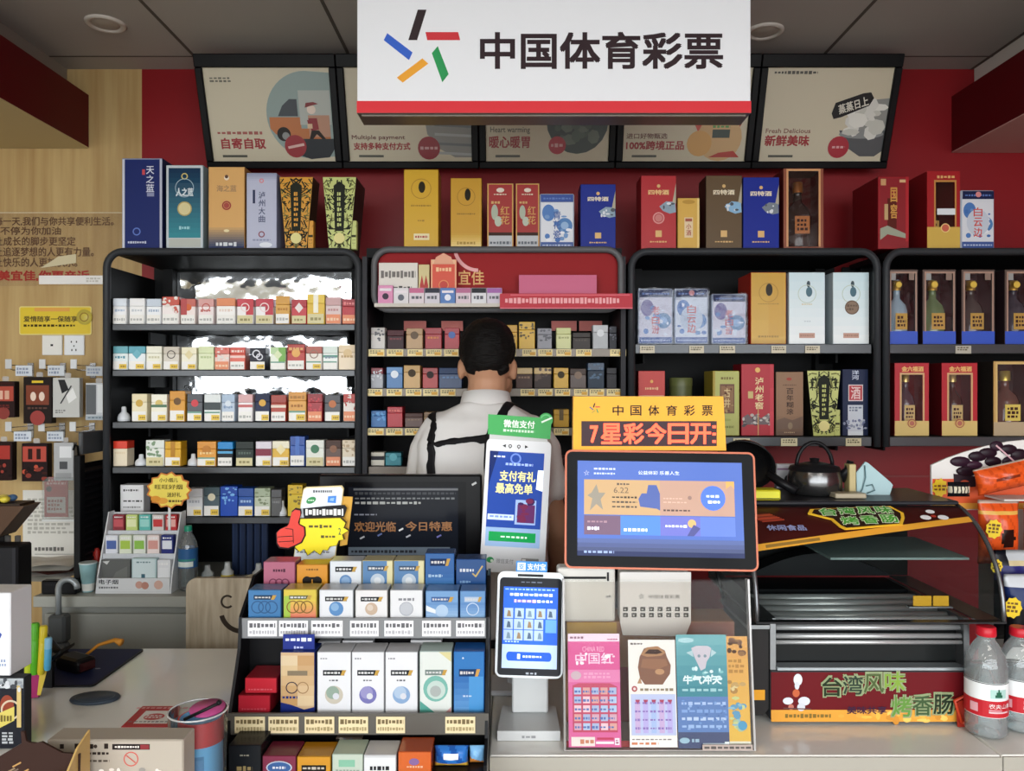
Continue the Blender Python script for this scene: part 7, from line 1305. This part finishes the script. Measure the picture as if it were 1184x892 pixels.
for k, (y, z, r) in enumerate(((GF + .012, wz(745, GF), .0045), (GF + .014, wz(738, GF), .0055), (GF + .02, wz(729, GF), .006), (GF + .03, wz(721, GF), .0065), (GF + .07, zr1 - .012, .011), (GF + .115, zr1 - .011, .011), (GF + .16, zr1 - .010, .011), (GF + .205, zr1 - .009, .011))):
    gp('roller' if r > .01 else 'front_rail', lambda q: q.tube([(gx0 + .013, y, z), (gx1 - .013, y, z)], r, mat('c4c6c6', .35, .6), 14))
gp('darkening_plate', lambda q: q.bx(gx0 + .0125, gx1 - .0125, GF + .04, 1.899, zr1 - .03, zr1 - .024, mat('121314', .4)))  # black plate added to make the space under the hood dark
gp('recess_panel', lambda q: q.bx(gx0 + .0125, gx1 - .0125, GF + .034, GF + .038, zs1 + .0125, zr1 - .02, mat('1c1e1e', .3)))
# front sticker
FS = .62 if False else 0
def stick(q):
    w = gx1 - gx0 - .002; x = gx0 + .001; h = zs1 - zs0
    q.rc(x, x + w, zs0 + .002, zs1, GF + .0012, mat('62141a', .35))
    art(q, [('r', 0, .0, 1, .24, 'd89838'), ('b', .35, .02, .99, .22, ('e8b048', 'c88830', 'e0a040', 'f0c060'), 24, .02), ('s', .07, .06, .3, .18, '7a6428', 1, 12),
            ('d', .135, .85, .022, 'd4d6de', .03), ('d', .13, .73, .012, 'c8cad2', .02), ('d', .125, .58, .018, 'b85a34', .02), ('d', .085, .42, .026, 'd0d2da', .018), ('d', .165, .42, .03, 'cccfd8', .022), ('d', .1, .3, .014, 'b87060'), ('d', .15, .3, .02, 'c4c8d0'), ('l', .06, .28, .2, .26, .006, '5a3a34')], x, w, zs0, h, GF + .0012)
    for i, ch in enumerate('台湾风味'):
        xx = x + w * (.255 + .105 * i); zz = zs0 + h * (.52 + .035 * i)
        q.tx(ch, xx - .003, xx + w * .103 + .003, zz - .003, zz + h * .40 + .003, GF - .0004, '8a9870', .04); q.tx(ch, xx, xx + w * .1, zz, zz + h * .38, GF - .0008, ('22301c', '2c3c30', '46582c', '7a9c38')[i], .012)
    for i, ch in enumerate('烤香肠'):
        xx = x + w * (.605 + .105 * i); zz = zs0 + h * (.11 + .025 * i)
        q.tx(ch, xx - .003, xx + w * .103 + .003, zz - .003, zz + h * .42 + .003, GF - .0004, '8a9870', .04); q.tx(ch, xx, xx + w * .1, zz, zz + h * .40, GF - .0008, ('5c8a38', '36502c', '202c1c')[i], .012)
    q.tx('美味共享', x + w * .38, x + w * .58, zs0 + h * .16, zs0 + h * .32, GF - .0004, '3c2038', .02)
gp('front_sticker', stick)
# curved hood
hx0, hx1 = .512, 1.028
PROF = [(1.628, zr1 + .008)]
for k in range(1, 13):
    a = k / 12; PROF.append((1.628 + .17 * a ** 2.1, zr1 + .008 + (1.348 - zr1 - .008) * (1 - (1 - a) ** 1.35)))
glass = film('e4eaea', .0, .02, 0)
gp('hood_glass', lambda q: q.add([(x, y, z) for y, z in PROF for x in (hx0, hx1)], [(2 * i, 2 * i + 1, 2 * i + 3, 2 * i + 2) for i in range(12)], glass, True))
for X, nm in ((hx0, 'left'), (hx1, 'right')):
    gp('side_glass', lambda q: q.add([(X, y, z) for y, z in PROF] + [(X, 2.02, 1.348), (X, 2.02, zr1 + .008)], [tuple(range(15))], film('dfe6e6', .03, .03, .05)))
    gp('edge_trim', lambda q: q.tube([(X, y - .001, z) for y, z in PROF], .005, mat('6c6e70', .25, .7), 8))
gp('sill', lambda q: (q.bx(hx0 - .003, hx1 + .003, 1.622, 1.642, zr1 + .0045, zr1 + .0078, mat('2a2a2c', .3)), q.bx(hx0 - .003, gx0 - .001, 1.643, 2.02, zr1 + .0045, zr1 + .0078, ss_), q.bx(gx1 + .001, hx1 + .003, 1.643, 2.02, zr1 + .0045, zr1 + .0078, ss_)))
gp('roof', lambda q: q.bx(hx0 - .004, hx1 + .004, 1.795, 2.03, 1.3485, 1.358, mat('26262a', .3), .003))
gp('rear_panel', lambda q: q.bx(hx0, hx1, 2.022, 2.03, zr1 + .008, 1.348, mat('1c1a19', .5)))
gp('lamp_reflection_plate', lambda q: q.bx(hx0 + .2, hx1 - .006, 1.74, 1.98, 1.235, 1.240, film('c8e0da', .12, .05, .35)))  # pale plate standing in for ceiling lamps reflected in the hood glass
gp('car_reflection_arc', lambda q: q.pr([(gx0 + .03 + .36 * k / 16 + 0, zr1 + .012 + .055 * math.sin(PI * k / 16)) for k in range(16, -1, -1)][::-1][::-1] if False else [(gx0 + .39 - .36 * k / 16, zr1 + .03 + .055 * math.sin(PI * k / 16)) for k in range(17)], 1.93, 1.99, blkm))  # black arc standing in for a car wheel reflected in the hood
for a, b, nm in ((1056, 1077, 'yellow_tag'), (1079, 1097, 'yellow_tag')):
    gp(nm, lambda q: q.bx(wx(a, 1.70), wx(b, 1.70), 1.70, 1.702, zr1 + .02, zr1 + .042, mat('d8a020', .4)))
gp('tag_shelf', lambda q: q.bx(wx(1050, 1.70), wx(1100, 1.70), 1.695, 1.71, zr1 + .0165, zr1 + .0195, ss_))
# header sticker following the curved glass
def yz(s):
    i = min(int(s * 12), 11); f = s * 12 - i; return PROF[i][0] * (1 - f) + PROF[i + 1][0] * f, PROF[i][1] * (1 - f) + PROF[i + 1][1] * f
def slow(u): return .52 + .27 * u
def head(q):
    n = 26; v = []
    def strip(lo, hi, m, off, u0=0, u1=1, k=8):
        v = []
        for i in range(n + 1):
            u = u0 + (u1 - u0) * i / n; x = hx0 + .004 + u * (hx1 - hx0 - .008); a, b = lo(u), hi(u)
            for j in range(k + 1): y, z = yz(min(.999, a + (b - a) * j / k)); v.append((x, y - off, z + off * .3))
        q.add(v, [(i * (k + 1) + j, (i + 1) * (k + 1) + j, (i + 1) * (k + 1) + j + 1, i * (k + 1) + j + 1) for i in range(n) for j in range(k)], m, True)
    strip(slow, lambda u: .995, mat('3a1210', .35), .0015); strip(slow, lambda u: slow(u) + .055, mat('d89a34', .35), .0024); strip(lambda u: slow(u) + .015, lambda u: slow(u) + .04, mat('8a6a30', .4), .003, .06, .3)
    strip(lambda u: .965, lambda u: .995, mat('1a1416', .3), .0024)
    for i in range(7): strip(lambda u: .86 - .012 * i + (u - .1) * .2, lambda u: .875 - .012 * i + (u - .1) * .2, mat(('9a3a28', 'b0482c', '7c2c20')[i % 3], .4), .0024 + .0002 * i, .03 + .008 * i, .13 + .008 * i, 2)
gp('header_sticker', head)
def on_hood(q, fn):
    """place flat decoration tangent to the upper hood"""
    y0, z0 = yz(.66); y1, z1 = yz(.96); an = math.atan2(y1 - y0, z1 - z0); q.xf = M @ Matrix.Translation((0, (y0 + y1) / 2 - .0085, (z0 + z1) / 2 + .004)) @ Matrix.Rotation(-an, 4, 'X') @ Matrix.Diagonal((1, 1, 1.15, 1)) @ Matrix.Translation((0, 0, .014)); fn(q)
def emb(q):
    def e(px, dz): return (wx(px, 1.745), dz)
    out = [e(935, .004), e(958, -.014), e(963, -.036), e(968, -.044), e(1036, -.03), e(1043, -.012), e(1046, .004), e(1036, .026), e(940, .016)]
    c_ = Vector((sum(p[0] for p in out) / 9, sum(p[1] for p in out) / 9)); o2 = out
    q.pr([tuple(c_ + (Vector(p) - c_) * 1.0) for p in o2], -.004, 0, mat('e0b030', .35)); q.pr([tuple(c_ + (Vector(p) - c_) * .92) for p in o2], -.0052, -.0042, '2a1a12')
    for i, ch in enumerate('台湾风味'): X = wx(949 + i * 22, 1.745); q.tx(ch, X - .0015, X + .0385, -.0065 + i * .0022, .0185 + i * .0022, -.0056, 'd8e0c0', .07); q.tx(ch, X, X + .037, -.005 + i * .0022, .017 + i * .0022, -.006, '3c8a2c', .03)
    for i, ch in enumerate('烤香肠'): X = wx(968 + i * 23, 1.745); q.tx(ch, X - .0015, X + .0395, -.0345 + i * .003, -.0075 + i * .003, -.0056, 'd8e0c0', .07); q.tx(ch, X, X + .038, -.033 + i * .003, -.009 + i * .003, -.006, '4a9a34', .03)
q = MB(); on_hood(q, emb); q.build('glowing_title', t)
def lil(q):
    q.tx('休闲食品', wx(885, 1.72), wx(930, 1.72), -.045, -.028, -.0, '8a90b8', .03)
    for dx, dz, r in ((1078, .012, .010), (1068, -.006, .012), (1088, -.006, .012), (1078, -.002, .006)): q.pl([(wx(dx, 1.75) + r * math.cos(a), dz + .6 * r * math.sin(a)) for a in [2 * PI * k / 14 for k in range(14)]], -.0004 - r * .01, 'd8d8d8' if r > .007 else 'a83428')
q = MB(); on_hood(q, lil); q.build('header_print', t)
# side motor box with yellow label
gp('motor_box', lambda q: q.pr([(wx(866, GF), wz(822, GF)), (wx(872, GF), wz(830, GF)), (wx(884, GF), wz(830, GF)), (gx0 - .001, wz(822, GF)), (gx0 - .001, wz(729, GF)), (wx(866, GF), wz(729, GF))], GF + .01, GF + .2, mat('2a2828', .3)))
gp('motor_cap', lambda q: q.bx(wx(864, GF), gx0 - .001, GF + .004, GF + .21, wz(728.5, GF), wz(724, GF), ss_))
gp('warning_label', lambda q: q.rc(wx(868, GF), wx(886, GF), wz(812, GF), wz(800, GF), GF + .009, 'dc9a20'))
gp('power_lead', lambda q: q.tube([(wx(873, GF), GF + .22, wz(740, GF)), (wx(866, GF), GF + .25, wz(700, GF)), (wx(860, GF), GF + .27, wz(670, GF)), (wx(872, GF), GF + .3, wz(650, GF))], .005, blkm, 8))
# ================================================================== things on the grill roof
ZR = 1.359
d = 1.86; t = thing('steel_kettle', 'dented steel kettle with black lid and handle on the grill roof', 'kettle', (wx(953, d), d + .06, ZR)); r = .064; h = wz(536, d) - ZR
q = MB(); q.lathe([(r * .86, 0), (r, .008), (r, h * .5), (r * .92, h * .72)], mat('6a6a6a', .2, .9, bump=.002), 28); q.build('pot', t)
q = MB(); q.lathe([(r * .97, h * .72), (r * .9, h * .84), (r * .4, h * .95), (.01, h * .98), (.012, h * 1.08), (0, h * 1.1)], blkm, 28); q.build('lid', t)
q = MB(); q.tube([(r * .7 * math.cos(a), 0, h * .8 + .062 * math.sin(a)) for a in [PI * k / 12 for k in range(13)]], .005, blkm, 8); q.build('handle', t)
q = MB(); q.tube([(r * .9, -.01, h * .45), (r * 1.2, -.015, h * .75), (r * 1.28, -.016, h * 1.02)], [.014, .010, .008], blkm, 10); q.build('spout', t)
d = 1.90; t = thing('wok', 'black wok tilted on its side behind the wide screen', 'pan', (wx(868, d), d + .05, ZR), (0, 0, 0)); q = MB(); R_ = .075
q.xf = Matrix.Translation((0, 0, .068)) @ Matrix.Rotation(-1.0, 4, 'X') @ Matrix.Rotation(.35, 4, 'Y') @ Matrix.Rotation(PI, 4, 'X'); q.lathe([(0, -.04), (R_ * .5, -.036), (R_ * .85, -.018), (R_, .004), (R_ * .98, .006), (R_ * .83, -.014), (R_ * .48, -.032), (0, -.036)], mat('2c2c2e', .2, .6, bump=.002), 32); q.build('bowl', t)
q = MB(); q.tube([(.045, -.04, .05), (.07, -.06, .03), (.1, -.08, .012)], [.010, .011, .010], blkm, 10); q.build('handle', t)
carton('yellow_box', 'bright yellow flat box on the front edge of the grill roof', 'box', 861, 903, 567, ZR, 1.80, .05, 'c8c020', 'dcd82c', [('r', 0, 0, 1, .12, '1c1c14')], bev=.003)
carton('folded_carton', 'white and black printed pack standing behind the wok', 'pack', 898, 921, 537, ZR, 2.0, .02, 'b8b8bc', 'c8c8cc', [('r', 0, .78, 1, .86, '8a6a88'), ('d', .6, .4, .22, '1c1c20')])
carton('wooden_block', 'thin upright tan board between the kettle and the face mask', 'board', 982, 990, 537, ZR, 1.885, .03, 'a89868', 'b8a878', [])
carton('flat_package', 'flat beige package lying under the face mask', 'package', 966, 1002, 571, ZR, 1.83, .04, '9a9078', 'a89c84', [])
d = 1.90; t = thing('face_mask', 'pale blue face mask propped on the grill roof beside the tan board', 'mask', (wx(1012, d), d, ZR), (-.12, 0, 0)); u = d / F
def kp(x, y): return ((860 + x / 5.92 - 1012) * u, wz(520 + y / 5.92, d) - ZR)
mk = [kp(*p) for p in ((778, 160), (775, 290), (800, 330), (985, 345), (1025, 245), (1010, 225), (865, 95), (845, 85), (832, 100))]
q = MB(); n = len(mk); q.pr(mk if True else mk, 0, .006, mat('a8c4c8', .7)); q.build('cover', t)
q = MB(); q.tube([(kp(835, 110)[0], -.003, kp(835, 110)[1]), (kp(835, 190)[0], -.004, kp(835, 190)[1]), (kp(810, 270)[0], -.004, kp(810, 270)[1]), (kp(790, 305)[0], -.003, kp(790, 305)[1])], .0016, '5a7a80', 6); q.tube([(kp(835, 250)[0], -.004, kp(835, 250)[1]), (kp(875, 240)[0], -.006, kp(875, 240)[1]), (kp(892, 280)[0], -.005, kp(892, 280)[1]), (kp(840, 300)[0], -.004, kp(840, 300)[1])], .0016, '5a7a80', 6); q.build('ear_loop', t)
# ================================================================== water bottles
def red_lab(q, r, h):
    wrap(q, r, -PI, PI, h * .215, h * .365, 'b81c28', .0004, 36); wrap(q, r, -PI, PI, h * .515, h * .522, '1c2420', .0004, 36)
    wrap_text(q, '农夫山泉', r + .0009, -.42, .75, h * .298, h * .34, 'f0e6e6'); wrap(q, r, -.42, .62, h * .255, h * .27, 'd8b4b8', .0008); wrap(q, r, -.42, .2, h * .275, h * .288, 'c88c94', .0008)
    wrap(q, r, -.35, .45, h * .39, h * .47, 'a8ccc4', .0008); wrap(q, r, -.14, .22, h * .40, h * .425, '1c5c44', .0012); wrap(q, r, -.08, .16, h * .425, h * .45, '1c5c44', .0012); wrap(q, r, .0, .08, h * .45, h * .475, '1c5c44', .0012)
    wrap(q, r, -1.3, -.9, h * .25, h * .33, 'd8a0a8', .0008)
for lab, px, dd, py in (('water bottle with red cap and red and white label, first one', 1140, 1.62, 724), ('water bottle with red cap, second one, cut by the photo edge', 1179, 1.645, 725)):
    drink('water_bottle', lab, px, py, Zc, dd, 44, 'c01c2c', 'e6eaea', labz=(.21, .525), group='water bottles at the counter end', lops=red_lab, capr=.42)
t = thing('folded_packet', 'orange-red open paper packet behind the first water bottle', 'packet', (wx(1112, 1.645), 1.645, Zc)); u = 1.645 / F
q = MB(); q.tube([(0, 0, .012), (-.012, .005, .055), (.03, .0, .08), (.032, .002, .01), (0, 0, .012)], .004, mat('b8381c', .4), 8); q.pr([(-.006, .0), (.03, .0), (.03, .07), (-.010, .05)], .004, .006, mat('a02a1c', .4)); q.build('packet', t)
# ================================================================== snack rack at the right
d = 1.93; sx = 1132; t = thing('snack_display', 'white arched cardboard snack display printed with dark dates', 'display stand', (wx(sx, d), d, Zc)); u = d / F
def sp_(px, py): return ((px - sx) * u, wz(py, d) - Zc)
P = [sp_(1077, 590), sp_(1250, 590), sp_(1250, 516)] + [sp_(1184 - 0, 509), sp_(1165, 511), sp_(1140, 516), sp_(1115, 523), sp_(1095, 530), sp_(1077, 538)]
q = MB(); q.pr(P, .0, .006, mat('d9d6d2', .45)); q.rc(sp_(1078, 0)[0], sp_(1250, 0)[0], sp_(0, 589)[1], sp_(0, 554)[1], -.0006, 'd8582c'); q.rc(sp_(1078, 0)[0], sp_(1250, 0)[0], sp_(0, 589)[1], sp_(0, 582)[1], -.001, 'e0a040'); q.build('header_board', t)
q = MB(); rr = random.Random(21)
for px, py, rx, rz in ((1110, 534, 12, 6), (1118, 545, 13, 6), (1130, 528, 11, 6), (1142, 524, 11, 6), (1152, 516, 8, 6), (1166, 520, 10, 6), (1178, 526, 10, 7), (1148, 534, 10, 6), (1170, 534, 12, 7), (1126, 538, 10, 5)):
    X, Z_ = sp_(px, py); q.sph((X, -.001, Z_), (rx * u, .004, rz * u), mat(('2c1826', '3a2030', '24141e')[px % 3], .3), 12, 7)
q.st(sp_(1150, 515), sp_(1184, 545), .004, -.006, 'c8a0a8'); q.build('date_print', t)
q = MB(); q.pl([sp_(*p) for p in ((1103, 565), (1128, 563), (1127, 551), (1102, 548))], -.0014, '2a1c24'); q.dc(*sp_(1115, 559), .012, -.0018, 'b0482c', .008); q.build('window_print', t)
q = MB(); q.pr([tuple(Vector(sp_(1086, 564)) + Vector(p)) for p in burst(9, .024, .019, .85, 1)], -.004, -.002, mat('e6c42c', .4)); q.sc(sp_(1079, 0)[0], sp_(1094, 0)[0], sp_(0, 568)[1], sp_(0, 560)[1], -.0045, '7a4a18', 2, 3); q.build('price_burst', t)
q = MB(); q.bx(sp_(1165, 0)[0], sp_(1250, 0)[0], .0065, .12, 0, sp_(0, 540)[1], mat('c8c4be', .5)); q.build('column', t)
for py, fr in ((572, -.085), (648, -.085), (722, -.21)):
    q = MB(); q.bx(sp_(1136, 0)[0], sp_(1250, 0)[0], fr, -.0075, sp_(0, py)[1] - .004, sp_(0, py)[1], mat('c8c4be', .5)); q.build('shelf', t)
SG = 'snack bags on the arched cardboard display'
def zz(py): return wz(py, d) + .001
org = lambda u, v: ('d8b068' if .78 < v < .83 else ('1c0f10' if (u - .62) ** 2 * 5 + (v - .36) ** 2 * 7 < .12 else ('b8401c' if v > .9 else ('e0602c' if (u * 3 + v) % 1 < .7 else 'd05020'))))
def bag(lab, x0, x1, y0, y1, dd, colf, roll=0., th=.05, name='snack_bag', n=18): return pillow(name, lab, 'snack bag', (x1 - x0) * dd / F, wz(y0, dd) - wz(y1, dd), th, colf, (wx((x0 + x1) / 2, dd), dd, wz(y1, dd)), (0, roll, 0), SG, n=n)
def bz(py, k=0): return wz(py, d) + .0015 + k
def bag(lab, x0, x1, y0, z, dd, colf, roll=0., th=.045): return pillow('snack_bag', lab, 'snack bag', (x1 - x0) * dd / F, wz(y0, dd) - z, th, colf, (wx((x0 + x1) / 2, dd), dd, z), (0, roll, 0), SG)
bag('orange snack bag tilted on the top shelf before the printed dates', 1130, 1196, 536, bz(572, .016), 1.885, lambda u, v: '7a2c14' if .42 < v < .55 and .3 < u < .75 else ('d8a850' if .76 < v < .8 and u > .15 else ('c8b8a8' if v > .93 else ('d8541f' if (u * 5 + v * 2) % 1 < .75 else 'c4481a'))), -.22)
bag('orange snack bag standing upright on the middle shelf', 1130, 1178, 578, bz(648), 1.885, lambda u, v: 'c8b0a0' if v > .93 else ('d8a850' if .80 < v < .83 else ('24120e' if (u - .62) ** 2 * 8 + (v - .42) ** 2 * 12 < .3 and v < .55 else ('d8541f' if (u * 4 + v * 3) % 1 < .8 else 'c4481a'))))
bag('orange snack bag at the photo edge beside the upright one', 1183, 1230, 584, bz(648), 1.88, lambda u, v: 'c8b0a0' if v > .93 else 'cc4c1c')
bag('black and navy snack bag with yellow price tag, lower shelf', 1148, 1200, 636, bz(722), 1.812, lambda u, v: 'b8bcc0' if v > .9 and u > .3 else ('2c2c6c' if .66 < v < .82 else ('c8b890' if .84 < v < .88 and .3 < u < .8 else '16161e')))
bag('blue-black snack bag with silver top, lowest at the photo edge', 1160, 1216, 664, bz(722), 1.755, lambda u, v: 'c8ccd0' if v > .86 else ('1c2c5c' if v > .55 else '101014'))
pillow('snack_bag', 'rolled black bag with white print lying at the grill roof corner', 'snack bag', 26 * 1.86 / F, .035, .03, lambda u, v: 'c8c0a8' if .3 < v < .7 and (u * 6) % 1 < .55 else '16161a', (wx(1118, 1.86) - .02, 1.86, ZR + .0005), (0, 0, 0), SG)
for lab, px, py, dd, s_ in (('yellow handwritten price burst on the upright orange bag', 1149, 612, 1.852, 11), ('yellow price tag at the side of the black snack bag', 1152, 655, 1.782, 8), ('yellow price burst on the lower black snack bag', 1171, 703, 1.726, 12)):
    o = thing('hanging_price_tag', lab, 'price tag', (wx(px, dd), dd, wz(py, dd)), (0, .1, .0), 'yellow price tags on the snack bags'); R_ = s_ * dd / F
    q = MB(); q.pr(burst(9, R_, R_ * .86, .9, 1.05), -.0012, 0, mat('e6c62c', .4)); q.build('card', o); q = MB(); q.sc(-R_ * .6, R_ * .6, -R_ * .5, R_ * .6, -.0017, '6a4a14', 3, 3); q.build('handwriting', o)
# ================================================================== light and camera
W = bpy.data.worlds.new('daylight'); bpy.context.scene.world = W; W.use_nodes = True
W.node_tree.nodes['Background'].inputs[0].default_value = (.93, .97, 1, 1); W.node_tree.nodes['Background'].inputs[1].default_value = 6.0
L = bpy.data.lights.new('shopfront_daylight', 'AREA'); L.shape = 'RECTANGLE'; L.size = RX - LX - .4; L.size_y = 2.74; L.cycles.is_portal = True
lo = bpy.data.objects.new('shopfront_daylight', L); C.objects.link(lo); lo.location = ((LX + RX) / 2, FY - .12, 1.37); lo.rotation_euler = (PI / 2, 0, 0)
cam = bpy.data.cameras.new('camera'); cam.sensor_width = 36; cam.lens = 36 * F / 1184; cam.clip_start = .05
co = bpy.data.objects.new('camera', cam); C.objects.link(co); co.location = (0, 0, CZ); co.rotation_euler = (PI / 2, 0, 0)
S = bpy.context.scene; S.camera = co
S.view_settings.view_transform = 'Standard'; S.view_settings.look = 'None'; S.view_settings.gamma = 1; S.view_settings.exposure = .32
S.view_settings.use_curve_mapping = False
S.cycles.use_denoising = True; S.cycles.max_bounces = 8; S.cycles.diffuse_bounces = 4; S.cycles.glossy_bounces = 4; S.cycles.transparent_max_bounces = 16; S.cycles.transmission_bounces = 8
S.cycles.sample_clamp_indirect = 6; S.cycles.caustics_reflective = False; S.cycles.caustics_refractive = False
